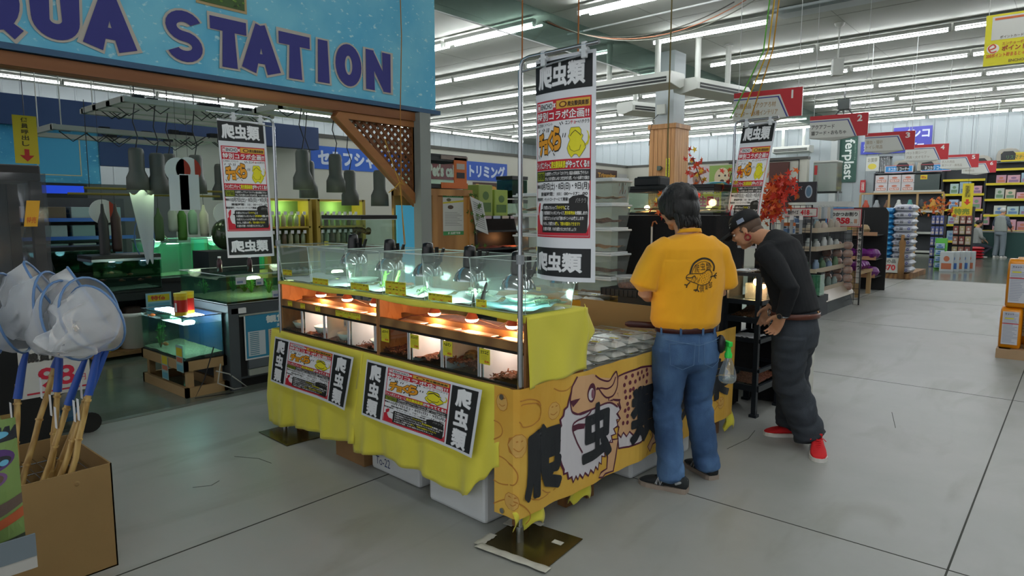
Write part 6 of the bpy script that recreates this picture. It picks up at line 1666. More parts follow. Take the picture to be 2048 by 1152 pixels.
# cord and rope on the sign end
b = MB(); b.tube([(-5.1, 4.30, 4.2), (-5.1, 4.32, 3.2), (-5.1, 4.30, 2.72), (-5.09, 4.28, 2.5), (-5.12, 4.30, 1.6), (-5.12, 4.33, 1.1)], .005, mat('orange_cord', '#a8702c', .7), 6); b.build('cord', label='thin orange cord hanging down the right end of the blue sign', cat='cord')
b = MB(); b.tube([(-5.05, 4.05, 2.2), (-5.05, 4.15, 1.95), (-5.05, 4.22, 1.80), (-5.05, 4.28, 1.2)], .004, mat('yellow_rope', '#b8902a', .7), 6).tube([(-5.05, 4.22, 1.80), (-5.04, 4.15, 1.74), (-5.04, 4.08, 1.70)], .005, mat('yellow_rope', '#b8902a'), 6).tube([(-5.05, 4.22, 1.80), (-5.04, 4.28, 1.77), (-5.04, 4.23, 1.82)], .005, mat('yellow_rope', '#b8902a'), 6); b.build('cord', label='yellow string tied in a bow below the lattice bracket', cat='cord')
for x, y, c, lab in ((-4.9, 5.9, '#a8642c', 'orange cord hanging from the ceiling left of the corner poster rod'), (-4.35, 6.2, '#a8642c', 'orange cord hanging from the ceiling above the corner poster'), (-3.6, 6.9, '#6d6238', 'olive cord hanging from the ceiling right of the corner poster')):
 MB().tube([(x, y, CZ), (x - .01, y, 2.4), (x, y, 1.7)], .008, mat('cord' + c, c, .8), 6).build('cord', label=lab, cat='cord')
# ============================================================ the rest of the shop, away along the main aisle
ARED = mat('sign_red', '#b3252d', .5); AWHT = mat('sign_white', '#c9cbc4', .5)
SG = [((-3.46, 9.5), '1', '水槽用品・アクアろ材', 'ヒーター・水槽インテリア', '#a08458'), ((-3.34, 12.58), '2', 'アクアフード', '猫フード・おもちゃ', '#3c3c3c'), ((-3.22, 15.95), '3', '猫缶・猫砂', 'トイレ用品', '#9a8c74'),
      ((-3.08, 19.4), '4', 'ペット用シーツ', '犬具・犬オモチャ', '#9a9488'), ((-2.86, 23.3), '5', '手入れ用品', '鳥フード・鳥用品', '#9a9488'), ((-2.72, 26.6), '6', '小動物フード', '小動物用品', '#9a9488')]
for (x, y), n_, a, c, colr in SG:
 t = thing('aisle_sign', 'hanging red and white aisle sign number %s' % ['one, nearest', 'two', 'three', 'four', 'five', 'six, farthest'][int(n_) - 1], 'aisle sign', (x, y, 2.82), radians(5), 'hanging aisle signs')
 b = MB(); b.box(-.46, .46, -.02, .02, 0, .38, AWHT); b.prism([(-.46, 0), (.30, 0), (-.06, -.06)], lambda x_, y_, d: V((x_, -.02 + d * .9, y_)), .1, mat('sign_base', '#a9aaa2', .6)); b.build('sign_board', parent=t)
 g = G(.92, .38); g.poly([(0, .31), (.63, .31), (.76, 0), (.92, 0), (.92, .38), (0, .38)], '#b3252d', 1); g.poly([(0, .275), (.60, .275), (.725, 0), (.745, 0), (.615, .29), (0, .29)], '#3a3f86', 1)
 g.text(n_, .79 - (.012 if n_ == '1' else .04), .24, .79 + (.012 if n_ == '1' else .04), .35, '#dcdcd8', 2, .03); g.text(a, .03, .15, .03 + min(.55, .062 * len(a)), .225, colr, 2, .012); g.text(c, .03, .045, .03 + min(.58, .062 * len(c)), .12, colr, 2, .012)
 g.EPS = .002
 g.build('sign_face', lambda x_, y_, d: V((-.46 + x_, -.022 - d, y_)), parent=t, base='#c9cbc4')
 MB().cyl((-.4, 0, .38), (-.4, 0, CZ - 2.82), .004, .004, mat('white_wire', '#c8ccca')).cyl((.4, 0, .38), (.4, 0, CZ - 2.82), .004, .004, mat('white_wire', '#c8ccca')).build('hanging_wire', parent=t)
for x, c, lab in ((-.12, '#5fae3a', 'green cord tied over aisle sign one'), (-.06, '#c9a21e', 'yellow cord tied over aisle sign one'), (.0, '#b8861e', 'amber cord hanging at aisle sign one')):
 MB().tube([(-2.95 + x, 8.6, CZ), (-3.2 + x, 8.9, 3.6), (-3.62 + x * 2.5, 9.35, 2.85)], .009, mat('cord' + c, c, .7), 6).build('cord', label=lab, cat='cord')
# hanging point card
t = thing('hanging_card', 'yellow hanging point-card poster near the ceiling at the right', 'hanging sign', (-.86, 8.1, 2.93), radians(3))
g = G(.50, .48); g.rect(.05, .24, .45, .46, '#cfcfc6', 1); g.rect(.07, .425, .44, .445, '#c8602a', 2); g.text('ポイントカード', .12, .25, .30, .275, '#5a4a3a', 2, .02)
g.text('エンチョーポイントカード', .14, .185, .47, .215, '#b8662a', 2, .02); g.text('ポイントカード', .14, .13, .48, .18, '#a33a1e', 2, .03); g.oval(.07, .16, .05, .045, '#e8e4d8', 1); g.line(smooth([(.04, .15), (.09, .17), (.07, .20), (.035, .17), (.06, .125), (.10, .135)]), .012, '#c84a2a', 2)
g.text('200ポイント貯まると→200円分OFF', .02, .075, .47, .115, '#c83a2a', 2, .015); g.text('ENCHO', .20, .02, .32, .045, '#6a4a2a', 2, .02)
g.EPS = .002
g.build('card', lambda x, y, d: V((x, -d, y)), parent=t, base='#d8cf1e'); MB().cyl((.02, 0, .48), (.02, 0, CZ - 2.93), .003, .003, AWHT).cyl((.48, 0, .48), (.48, 0, CZ - 2.93), .003, .003, AWHT).build('hanging_wire', parent=t)
# wall banners
g = G(.68, 1.84); g.text('ferplast', .10, .12, .58, 1.74, '#d4dcd6', 1, .02, rot=-90); g.text('ペットの生活をデザインする', .57, .9, .63, 1.74, '#8fa89a', 1, .0, rot=-90); g.EPS = .003
g.build('wall_banner', WY(29.93, -7.86, 2.78), base='#1f4a3e', label='green vertical banner with white lettering on the rear wall', cat='banner')
g = G(1.3, .9); g.text('鳥・インコ', -.4, .45, 1.22, .84, '#c9cfe6', 1, .04); g.text('コーナー', .1, .03, 1.05, .38, '#c9cfe6', 1, .04); g.EPS = .003
g.it = [([(max(0.01, p[0]), *p[1:]) for p in v], f, c, l) for v, f, c, l in g.it]
g.build('wall_banner', WY(29.88, -5.9, 3.93), base='#3d3f9e', label='blue banner with white characters high on the rear wall', cat='banner')
g = G(2.4, .5); g.text('熱帯魚・ハムスター', .1, .08, 2.3, .42, '#c9cfe6', 1, .04); g.EPS = .003
g.build('wall_banner', WY(29.90, -7.05, 3.87), base='#3a46a8', label='second blue banner with white characters below the first on the rear wall', cat='banner')
g = G(.45, .55); g.text('お買得', .06, .33, .39, .5, '#8a8a7a', 1, .02); g.oval(.22, .17, .15, .11, '#d8c84a', 1); g.EPS = .003
g.build('wall_notice', WY(29.9, -6.5, 3.0) if False else WY(29.0, -6.62, 3.15), base='#c9ccc4', label='white and yellow notice on the rear wall beside the shelves', cat='notice')
g = G(.2, .5); g.text('消火器', .05, .08, .15, .42, '#e6e0d8', 1, .02, rot=0); g.EPS = .003
g.build('wall_notice', WY(29.9, -7.0, 2.35), base='#b3252d', label='small red fire extinguisher plate on the rear wall', cat='notice')

# rear shelving (three bays) with goods
SHM = mat('shelf_grey', '#3c4044', .6); SHY = mat('shelf_yellow_strip', '#c9b81e', .5)
def bay(label, x0, x1, y, levels, top, strip=SHY, ups=None):
 t = thing('shop_shelf', label, 'shelf', ((x0 + x1) / 2, y + .3, 0), 0, 'rear wall shelves'); h = (x1 - x0) / 2
 MB().box(-h, h, .28, .31, 0, top, SHM).build('back_panel', parent=t)
 for z in levels: MB().box(-h, h, -.3, .28, z - .03, z, SHM).box(-h, h, -.31, -.3, z - .06, z + .02, strip).build('shelf_board', parent=t)
 for x in (-h, h): MB().box(x - .02, x + .02, -.3, .3, 0, top, SHM).build('upright', parent=t)
 return t
bay('grey rear shelf bay with white cat-litter cartons and a dark display window', -6.3, -4.05, 29, (2.35, 1.6, .8, .1), 3.05, mat('shelf_white', '#b5b8b0', .5))
bay('middle rear shelf bay with yellow edge strips and pastel packs', -4.03, -2.75, 29, (2.72, 2.2, 1.65, 1.1, .5), 3.1)
bay('right rear shelf bay with yellow edge strips reaching the frame edge', -2.73, .9, 29, (3.05, 2.55, 2.0, 1.45, .9, .3), 3.3)
def pack(name, label, cat, x, y, z, w_, d_, h_, c, c2, group, txt='', rz=0.):
 t = thing(name, label, cat, (x, y, z), rz, group)
 MB().box(-w_ / 2, w_ / 2, -d_ / 2, d_ / 2, 0, h_, flat(c)).build('pack_body', parent=t, bevel=.008)
 g = G(w_ * .9, h_ * .86); g.rect(w_ * .08, h_ * .06, w_ * .82, h_ * .36, c2, 1); g.oval(w_ * .45, h_ * .58, w_ * .22, h_ * .14, c2, 1, 12)
 if txt: g.text(txt, w_ * .1, h_ * .12, w_ * .8, h_ * .3, '#e6e6e0', 2, .02)
 g.EPS = .002
 g.build('pack_print', lambda a, b_, d: V((-w_ * .45 + a, -d_ / 2 - .002 - d, h_ * .07 + b_)), parent=t, base=c)
 return t
for i in range(6):
 r_, c_ = divmod(i, 3)
 pack('litter_carton', 'white cat-litter carton with orange print, %s row, %s from the left' % (['lower', 'upper'][r_], ordn(c_)), 'carton', -6.05 + c_ * .45, 29.22, 2.351 + r_ * .31, .43, .4, .305, '#c4bfc0', '#b8705a', 'litter cartons on the rear shelf', '猫砂')
t = thing('display_window', 'dark tank display with yellow price cards in the grey rear bay', 'display', (-4.55, 29.02, 2.351))
MB().box(-.42, .42, 0, .3, 0, .6, mat('dark_teal', '#33423f', .3)).build('body', parent=t); g = G(.22, .16); g.text('特価', .03, .03, .19, .13, '#a04a1a', 1, .03); g.EPS = .002; g.build('price_card', lambda a, b_, d: V((-.2 + a, -.004 - d, .42 + b_)), parent=t, base='#d2b81e')
for i, (x, w_, txt) in enumerate(((-5.95, .95, 'ネコカリ コーナー'), (-4.75, .95, 'ネコカリ コーナー'))):
 g = G(w_, .27); g.rect(.03, .03, w_ - .03, .24, '#2f86c4', 1); g.text(txt, .12, .06, w_ - .12, .2, '#d8dfe4', 2, .03); g.rect(.0, .0, w_, .012, '#c83a4a', 2); g.rect(0, .255, w_, .27, '#c83a4a', 2); g.EPS = .003
 g.build('shelf_header', WY(28.98, x, 3.05), base='#c9cfd6', label='blue header card with white characters, %s over the grey rear bay' % ['first', 'second'][i], cat='sign', group='blue header cards')
CRT = mat('crate_cream', '#a8a498', .6)
def crate(label, x, y, z, s=1.):
 t = thing('pet_carrier', label, 'pet carrier', (x, y, z), 0, 'pet carriers on top of the rear shelves')
 b = MB(); pr = [(-.33, 0), (.33, 0), (.34, .2), (.29, .36), (.2, .42), (-.2, .42), (-.29, .36), (-.34, .2)]
 b.prism([(p[0] * s, p[1] * s) for p in pr], lambda a, c, d: V((a, -.3 + d, c)), .55, CRT); b.build('shell', parent=t, bevel=.02)
 b = MB(); dr_ = [(-.2, .03), (.2, .03), (.21, .24), (.13, .33), (-.13, .33), (-.21, .24)]; b.prism([(p[0] * s, p[1] * s) for p in dr_], lambda a, c, d: V((a, -.325 + d, c)), .03, mat('carrier_door', '#1a1c1e', .5)); b.build('door', parent=t)
 MB().box(-.09 * s, .09 * s, -.05, .05, .42 * s, .46 * s, CRT).build('handle', parent=t)
 return t
for i, x in enumerate((-5.35, -4.55)): crate('cream pet carrier on the grey rear bay, %s from the left' % ordn(i), x, 29.3, 3.08 + .0)
for i, x in enumerate((-2.95, -2.15, -1.35, -.55)): crate('cream pet carrier over the yellow-edged bays, %s from the left' % ordn(i), x, 29.3, 3.32 if i else 3.12)
t = thing('wire_cage', 'grey wire cage standing at the left end on the rear shelves', 'cage', (-6.05, 29.3, 3.08))
b = MB()
for i in range(9): b.cyl((-.22 + .055 * i, -.25, 0), (-.22 + .055 * i, -.25, .6), .006, .006, STEEL, 6)
b.build('bars', parent=t); MB().box(-.24, .24, -.25, .25, .0, .05, SHM).box(-.24, .24, -.25, .25, .58, .62, SHM).box(-.22, .22, .2, .24, .05, .58, mat('cage_back', '#7f8584', .6)).build('frame', parent=t)
g = G(1.6, .3); g.rect(.05, .04, 1.55, .26, '#c8a01e', 1); g.text('リスマナー特設コーナー', .15, .07, 1.45, .22, '#3f6a3a', 2, .03); g.EPS = .003
g.build('shelf_header', WY(28.98, -2.35, 3.3), base='#d6c72a', label='yellow header card with green characters over the right rear bay', cat='sign')
g = G(.6, .14); g.text('特価品', .06, .02, .54, .12, '#8a4a1a', 1, .03); g.EPS = .003; g.build('shelf_header', WY(28.98, -3.95, 3.1), base='#d2b81e', label='small yellow header card over the middle rear bay', cat='sign')
rn = random.Random(21); pal = ['#c79aa6', '#9fb4c9', '#b9bfb4', '#cbb9a6', '#a9c0bc', '#c4c4c0', '#b88a9a', '#8fa9b8']
for bi, (x0, x1, lv) in enumerate(((-3.95, -2.8, (2.2, 1.65, 1.1, .5)), (-2.6, -.4, (2.55, 2.0, 1.45, .9)))):
 for li, z in enumerate(lv):
  x = x0 + .16; i = 0
  while x < x1:
   w_ = rn.uniform(.24, .36); hh = rn.uniform(.24, .44) if bi == 0 else rn.uniform(.2, .4)
   pack('goods_pack', '%s boxed goods, %s from left on the %s shelf of the %s rear bay' % (['pink', 'blue', 'grey-green', 'buff', 'mint', 'white', 'rose', 'slate'][pal.index(c_)] if (c_ := rn.choice(pal)) else '', ordn(i), ordn(li), ['middle', 'right'][bi]), 'package', x + w_ / 2, 29.22, z + .001, w_, .4, hh, c_, rn.choice(['#8a6a8a', '#5f7fa6', '#b8705a', '#6a8a6a']), 'boxed goods on the rear shelves')
   x += w_ + .03; i += 1
g = G(.3, .75); g.text('係員呼出し', .07, .28, .22, .70, '#4a4410', 1, .03, rot=0); g.poly([(.15, .05), (.25, .16), (.19, .16), (.19, .24), (.11, .24), (.11, .16), (.05, .16)], '#c83a1a', 1); g.EPS = .003
MB().cyl((-2.9, 26, 2.45), (-2.9, 26, CZ), .004, .004, BLACK, 4).build('string', parent=g.build('hanging_sign', WY(26, -3.05, 1.72), base='#d2bf1e', label='yellow hanging strip with red down arrow in front of the rear shelves', cat='sign'))
# step ladder, wooden rail display
b = MB(); b.beam((-2.98, 25, 1.15), (-2.86, 25.1, 1.62), .04, .02, STEEL).beam((-2.70, 25, 1.15), (-2.80, 25.1, 1.62), .04, .02, STEEL).box(-2.9, -2.76, 25, 25.2, 1.6, 1.63, STEEL).beam((-2.98, 25, 1.15), (-3.1, 25, 0), .04, .02, STEEL).beam((-2.7, 25, 1.15), (-2.58, 25, 0), .04, .02, STEEL).beam((-2.86, 25.2, 1.6), (-2.95, 25.9, 0), .03, .02, STEEL).beam((-2.8, 25.2, 1.6), (-2.7, 25.9, 0), .03, .02, STEEL)
for i in range(4): b.box(-3.05 + .03 * i, -2.62 - .03 * i, 24.98, 25.03, .25 + .3 * i, .28 + .3 * i, STEEL)
b.build('step_ladder', label='aluminium step ladder standing before the rear shelves', cat='ladder')
t = thing('timber_rail_display', 'light timber railed display of small goods before the grey rear bay', 'display', (-4.8, 26, 0)); PW_ = mat('pale_pine', '#a88a5e', .6)
MB().box(-1.25, 1.25, -.03, .03, 2.16, 2.22, PW_).build('top_rail', parent=t)
for x in (-1.25, -.35, .5, 1.25): MB().box(x - .03, x + .03, -.03, .03, 0, 2.16, PW_).build('post', parent=t)
MB().box(-1.25, 1.25, -.03, .4, 1.6, 1.66, PW_).build('shelf', parent=t)
for i in range(7):
 lab = ['red', 'grey', 'brown', 'white', 'teal', 'dark', 'amber'][i]
 MB().lathe([(0, 0), (.1, 0), (.12, .1), (.06, .22), (.05, .3), (0, .32)], (0, 0, 0), flat(['#a8442e', '#8a9094', '#6a4a32', '#c4c8c4', '#4a8a84', '#33383a', '#b8862a'][i]), 12).build('goods_item', loc=(-5.9 + i * .34, 26.15, 1.661), label='small %s item on the timber railed display' % lab, cat='goods', group='small items on the timber display')
# litter bags on a wooden base
WB = wood('plank_base', '#6e4a2a', '#99703f', (1, 1, 1))
MB().box(-3.62, -2.92, 17.4, 19.4, 0, .12, WB).build('plinth', label='low wooden plinth under the stacked litter bags', cat='plinth')
BAGW = mat('bag_white', '#c3c6d0', .35, bump=.2, bscale=30); BAGB = mat('bag_blue', '#2f86c0', .3, bump=.25, bscale=30)
for i in range(10):
 t = thing('litter_bag', 'white litter bag with dark blue emblem, %s from the bottom of its stack' % ordn(i), 'bag', (-3.14, 17.75, .125 + i * .158), 0, 'stacked white litter bags')
 MB().bag((0, 0, 0), .44, .6, .165, BAGW, 0, seed=i).build('bag', parent=t, fix=False)
 g = G(.34, .08); g.rect(.10, .015, .17, .065, '#3a3c44', 1); g.rect(.03, .02, .08, .06, '#6a6e80', 1); g.oval(.29, .04, .03, .03, '#2a3c90', 1, 14); g.oval(.29, .04, .012, .014, '#c3c6d0', 2, 8); g.EPS = .002
 g.build('bag_print', lambda x, y, d: V((-.17 + x, -.275 - d - .02 * (1 - ((y - .04) / .05) ** 2), .04 + y)), parent=t, base='#c3c6d0')
for i in range(12):
 t = thing('litter_bag', 'bright blue plastic bag, %s from the bottom of its stack' % ordn(i), 'bag', (-3.48, 17.68, .125 + i * .125), 0, 'stacked blue bags')
 MB().bag((0, 0, 0), .30, .5, .135, BAGB, 0, seed=i + 20).build('bag', parent=t, fix=False)
 MB().box(-.1, .1, -.256, -.25, .05, .075, mat('bag_band', '#5fb0dc', .4)).build('bag_band', parent=t)
g = G(.5, .34); g.text('¥870', .06, .05, .44, .19, '#c8323a', 1, .04); g.text('広告の品', .06, .22, .44, .31, '#3a3a3a', 1, .02); g.EPS = .002
g.build('price_board', WY(17.36, -3.66, .14), base='#c9ccc4', label='white board with red 870 price leaning on the blue bags', cat='price sign')
b = MB(); b.lathe([(0, 0), (.06, 0), (.07, .3), (.05, .55), (.07, .8), (.03, 1.0), (0, 1.0)], (-3.1, 17.32, .02), mat('brown_soft_toy', '#8f6a42', .9, bump=.5, bscale=60), 12); b.box(-3.22, -2.98, 17.28, 17.36, .9, .94, BLACK); b.build('cat_scratcher', label='tall brown soft strip hanging in front of the white bags', cat='toy')
# black backboard with purple pet-food bags
BB = mat('black_board', '#101214', .6)
t = thing('food_stand', 'tall black rounded backboard stand of purple pet-food bags', 'stand', (-3.3, 14.3, 0))
b = MB(); pr = [(-.42, 0), (.42, 0), (.42, 1.52), (.36, 1.62), (-.42, 1.62)]; b.prism(pr, lambda a, c, d: V((a, .3 + d, c)), .04, BB); b.build('backboard', parent=t)
for z in (.28, .62, 1.08): MB().box(-.42, .36, -.25, .3, z, z + .02, BB).box(-.42, .36, -.27, -.25, z, z + .07, mat('price_strip', '#b98d6a', .5)).build('shelf', parent=t)
PUR = mat('purple_bag', '#6f1f78', .3, bump=.2, bscale=40); BEI = mat('beige_bag', '#b49a72', .4, bump=.2, bscale=40)
k_ = 0
for z, n_, m_, s_ in ((.31, 4, PUR, .16), (.65, 4, PUR, .16), (1.11, 3, BEI, .16)):
 for i in range(n_):
  MB().bag((0, 0, 0), .2, .26, .18, m_, .3 * i, seed=k_).build('food_bag', loc=(-3.6 + i * .19, 14.12, z), label='%s food bag, %s on the %s shelf of the black stand' % ('purple' if m_ is PUR else 'beige', ordn(i), ['lower', '', 'middle', 'upper'][(.31, 0, .65, 1.11).index(z)]), cat='bag', group='food bags on the black stand'); k_ += 1
t = thing('timber_crate_stand', 'low raw pine crate stand before the purple bags', 'crate', (-3.12, 13.35, 0))
for x in (-.15, .12):
 for y in (-.3, .5): MB().box(x - .035, x + .035, y - .035, y + .035, 0, .42, PW_).build('leg', parent=t)
MB().box(-.2, .17, -.34, .54, .42, .47, PW_).build('top', parent=t); MB().box(-.12, -.04, -.36, -.3, .42, 1.05, PW_).build('upright', parent=t)
for i in range(5): MB().bag((0, 0, 0), .26, .2, .15, PUR, .2 * i, seed=i + 60).build('food_bag', loc=(-3.13, 13.14 + .16 * i, .472), label='purple food bag %s on the pine crate stand' % ordn(i), cat='bag', group='food bags on the pine stand')
# grid panels with hanging packs and the price boards
def gridpanel(label, x, y, w_, h_, z0=0., rz=0.):
 t = thing('grid_panel', label, 'grid panel', (x, y, 0), rz)
 b = MB()
 n_ = int(w_ / .075)
 for i in range(n_ + 1): b.cyl((i * w_ / n_, 0, z0), (i * w_ / n_, 0, h_), .004, .004, BLACK, 5)
 for i in range(int((h_ - z0) / .09) + 1): b.cyl((0, 0, z0 + i * .09), (w_, 0, z0 + i * .09), .004, .004, BLACK, 5)
 b.build('wire_grid', parent=t)
 b = MB(); b.tube([(0, 0, z0), (0, 0, h_), (w_, 0, h_), (w_, 0, z0)], .012, BLACK, 6); b.build('grid_frame', parent=t)
 return t
gridpanel('black wire grid panel behind the capped person, white strips hanging on it', -3.54, 10.05, .58, 1.62)
gridpanel('black wire grid panel carrying the 358 price board', -3.22, 11.95, .5, 1.55)
for i in range(4): MB().box(-.02, .02, -.01, .01, 0, 1.0, mat('grey_strip', '#9a9fa0', .5)).box(-.025, .025, -.012, .012, .96, 1.02, WHITE).build('hanging_strip', loc=(-3.48 + i * .13, 10.0, .45), label='pale grey merchandising strip, %s on the grid behind the capped person' % ordn(i), cat='strip', group='grey strips on the grid')
g = G(.68, .125); g.rect(.012, .012, .668, .113, '#cfcfc8', 1); g.text('メダカのエサ', .06, .035, .25, .09, '#2a2a2a', 2, .03); g.text('徳用サイズ', .27, .03, .42, .095, '#2a2a2a', 2, .03); g.text('418', .45, .025, .575, .1, '#c01f2c', 2, .05); g.text('円', .58, .03, .61, .055, '#2a2a2a', 2, .01); g.EPS = .002
g.build('price_board', WY(10.03, -3.56, 1.455), base='#a8343c', label='long white price board with red border reading 418', cat='price sign')
g = G(.52, .30); g.rect(.015, .015, .505, .285, '#cfcfc8', 1); g.rect(.03, .03, .49, .27, '#b03038', 2); g.rect(.036, .036, .484, .264, '#cfcfc8', 3); g.text('のかつお削り', .06, .175, .46, .245, '#2a2a2a', 4, .04); g.text('358', .14, .05, .35, .155, '#c01f2c', 4, .06); g.text('円', .36, .05, .39, .08, '#2a2a2a', 4, .01); g.rect(.41, .06, .46, .13, '#b88a72', 4); g.EPS = .0015
g.build('price_board', WY(11.92, -3.26, 1.28), base='#a8343c', label='white price board with double red border reading 358', cat='price sign')
g = G(.07, .95); g.text('猫ちゃんのおやつ', .012, .1, .058, .9, '#2a2a2a', 1, .03, rot=0); g.it[-1] = ([], [], '#2a2a2a', 1)
for i, ch in enumerate('猫ちゃんのおやつ'): g.text(ch, .015, .86 - i * .09, .055, .93 - i * .09, '#2a2a2a', 2, .03)
g.rect(.005, .0, .065, .95, '#cfcfc8', 1); g.EPS = .002
g.build('hanging_sign', WY(12.0, -2.80, .35), base='#a8343c', label='narrow vertical strip sign with red edges beside the snack packs', cat='sign')
PKR = mat('snack_pack', '#9a5a40', .35, bump=.3, bscale=40, col2='#b9b0a8', vscale=9)
rn = random.Random(9)
for c_ in range(3):
 for r_ in range(6):
  MB().bag((0, 0, 0), .15, .06, .12, PKR, 0, seed=c_ * 7 + r_).build('snack_pack', loc=(-3.2 + c_ * .16, 11.86 - .02 * r_, .25 + r_ * .135), label='clear snack pack with red-brown filling, %s column, %s from the floor' % (ordn(c_), ordn(r_)), cat='snack pack', group='hanging snack packs under the 358 board')
for i, (x, z) in enumerate(((-3.38, 1.20), (-3.28, 1.20), (-3.25, .98), (-3.17, .78), (-3.17, .60), (-3.20, 1.35))):
 g = G(.11, .17); g.rect(.0, .12, .11, .17, '#c9703a', 1); g.rect(.01, .02, .10, .08, '#5a7aa0', 1); g.oval(.055, .10, .03, .015, '#33404a', 2, 10); g.EPS = .0015
 g.build('food_pouch', WY(10.03, x, z), base='#b9c6cc', label='fish food pouch with orange header, %s down the grid' % ordn(i), cat='pouch', group='fish food pouches on the grid')
# end-of-aisle product unit with cups, plants and a small tank
t = thing('gondola_end', 'clear-shelved end unit of small aquarium goods at the first aisle', 'shelf unit', (-3.1, 10.55, 0))
MB().box(-.2, -.17, -.3, 1.3, 0, 1.55, SHM).build('back_panel', parent=t)
for z in (.32, .62, .95, 1.22): MB().box(-.18, .16, -.3, 1.3, z, z + .012, mat('shelf_clear', '#5d6462', .3)).box(.16, .168, -.3, 1.3, z, z + .07, mat('price_strip2', '#b8a890', .5)).box(-.18, .16, -.308, -.3, z, z + .07, mat('price_strip2', '#b8a890', .5)).build('shelf', parent=t)
kk = 0
for li, z in enumerate((.332, .632, .962, 1.232)):
 for i in range(8):
  c_ = [['#5aa83a', '#6f7d76', '#3f8a3a', '#8fa09a'], ['#4a6a5a', '#7a8fa6', '#93a09a', '#5d7a5a'], ['#a9b0ac', '#b9bdb8', '#9aa6a0', '#c4c8c4'], ['#b8b4a6', '#a9a090', '#8aa0a8', '#c0b0a0']][li][i % 4]
  b = MB(); hh = .13 + .05 * ((i * 7 + li) % 3) / 2
  b.lathe([(0, 0), (.045, 0), (.05, .01), (.046, hh * .7), (.03, hh * .85), (.028, hh), (0, hh)], (0, 0, 0), flat(c_), 12)
  b.build('jar', loc=(-3.03 + (.03 if i % 2 else -.04), 10.33 + i * .17, z), label='small goods jar, %s along the %s shelf of the first end unit' % (ordn(i), ordn(li)), cat='jar', group='jars on the first end unit'); kk += 1
aquarium('small green-lit display tank at the foot of the first end unit', (-3.12, 10.12, .30), .3, .22, .34, 0, WATERG, FR_B, .9, True, 2, seed=5)
MB().box(-.2, .25, -.5, .05, 0, .3, SHM).build('plinth', loc=(-3.08, 10.55, 0), label='dark plinth under the green-lit display tank', cat='plinth')
t = thing('floor_bin', 'sloping black floor bin with silver edge at the foot of the first end unit', 'bin', (-2.98, 10.5, 0))
b = MB(); b.prism([(-.2, 0), (.14, 0), (.05, .30), (-.2, .42)], lambda a, c, d: V((a, d, c)), 1.6, mat('black_film', '#171817', .25)); b.build('bin_body', parent=t); MB().prism([(.035, .31), (.15, .18), (.16, .19), (.045, .33)], lambda a, c, d: V((a, d, c)), 1.6, mat('silver_edge', '#a89a86', .3)).build('bin_edge', parent=t)
for i in range(9): MB().tube([(0, 0, 0), (.02, 0, .0), (.02, 0, -.05)], .002, STEEL, 4).box(-.02, .02, -.01, .01, -.2, -.02, flat(['#b9bdc0', '#c4b8a8', '#9aa4a8'][i % 3])).build('blister_pack', loc=(-3.08, 10.2 + .16 * i, 1.62), label='small blister pack hanging at the top of the first end unit, %s in line' % ordn(i), cat='blister pack', group='hanging blister packs')
b = MB(); b.box(-3.28, -2.9, 10.0, 10.04, 1.66, 1.95, flat('#33343a')); b.build('header_board', label='dark header board with round picture above the first end unit', cat='sign')
g = G(.36, .27); g.oval(.27, .14, .05, .09, '#a9b8c4', 1); g.oval(.27, .14, .035, .07, '#5f8098', 2); g.text('できたて', .03, .17, .18, .22, '#c4c4bc', 1, .02); g.oval(.12, .07, .03, .03, '#a86a3a', 1); g.EPS = .0015; g.build('picture', WY(9.99, -3.27, 1.67), base='#33343a', parent=None, label='round blue picture on the dark header board', cat='picture')
maple('big bush of red and orange maple leaves above the 418 board', [(-3.4, 9.5, 1.45), (-3.3, 9.5, 1.75), (-3.2, 9.5, 1.92)], 210, 6, .07, ('#c8321e', '#d8601e', '#d8a02a'))
maple('green leaves trailing below the tilted poster', [(-3.45, 7.52, 1.36), (-3.2, 7.55, 1.18), (-3.1, 7.55, .6)], 30, 7, .035, ('#4a6a2a', '#3a5a2a', '#a8441e'))
maple('orange maple leaves above the far hanging packs', [(-3.3, 21, 1.62), (-2.95, 21, 1.75), (-2.75, 21, 1.6)], 60, 8, .07, ('#b8542e', '#c8641e', '#b8862a'))
# notice sign and blue bags behind the heads
g = G(.36, .30); g.text('このマークに', .06, .19, .34, .265, '#3a3410', 2, .03); g.text('注目!!', .07, .03, .34, .165, '#c02a3a', 2, .06, out='#e6e2d0', outw=.04); g.EPS = .0015
g.build('notice_board', WY(7.45, -3.56, 1.545), base='#d8c21e', label='yellow notice card with big red characters between the two heads', cat='notice')
g = G(.36, .2); g.rect(0, .15, .36, .2, '#a8a44a', 1); g.rect(.01, .01, .15, .14, '#6f9aa6', 1); g.rect(.16, .01, .35, .14, '#2c3468', 1); g.rect(.17, .09, .26, .14, '#d8c21e', 2); g.oval(.28, .06, .035, .03, '#b8b4c4', 2); g.text('¥698', .02, .02, .1, .05, '#c02a3a', 2, .03); g.EPS = .0015
g.build('notice_board', WY(7.45, -3.56, 1.335), base='#c4c6c0', label='blue and white food leaflet under the yellow notice card', cat='notice')
g = G(.14, .25); g.oval(.07, .16, .05, .05, '#d8d4cc', 1); g.EPS = .0015
g.build('price_card', WY(7.6, -3.2, 1.30), base='#c0222c', label='red card with white circle beside the leaflet', cat='card')
gridpanel('white-clipped black wire grid under the blue leaflet', -3.62, 7.5, .6, 1.34)
TEAL = mat('teal_bag', '#1f6a78', .3, bump=.3, bscale=30, col2='#3f9aa6', vscale=7)
for i in range(5): MB().bag((0, 0, 0), .36, .2, .10, TEAL, .4 + .25 * i, seed=i + 40).build('treat_bag', loc=(-4.0 + .14 * i, 8.55, 1.72 + .05 * (i % 3)), label='shiny teal treat bag above the yellow notice card, %s from the column' % ordn(i), cat='bag', group='teal treat bags')
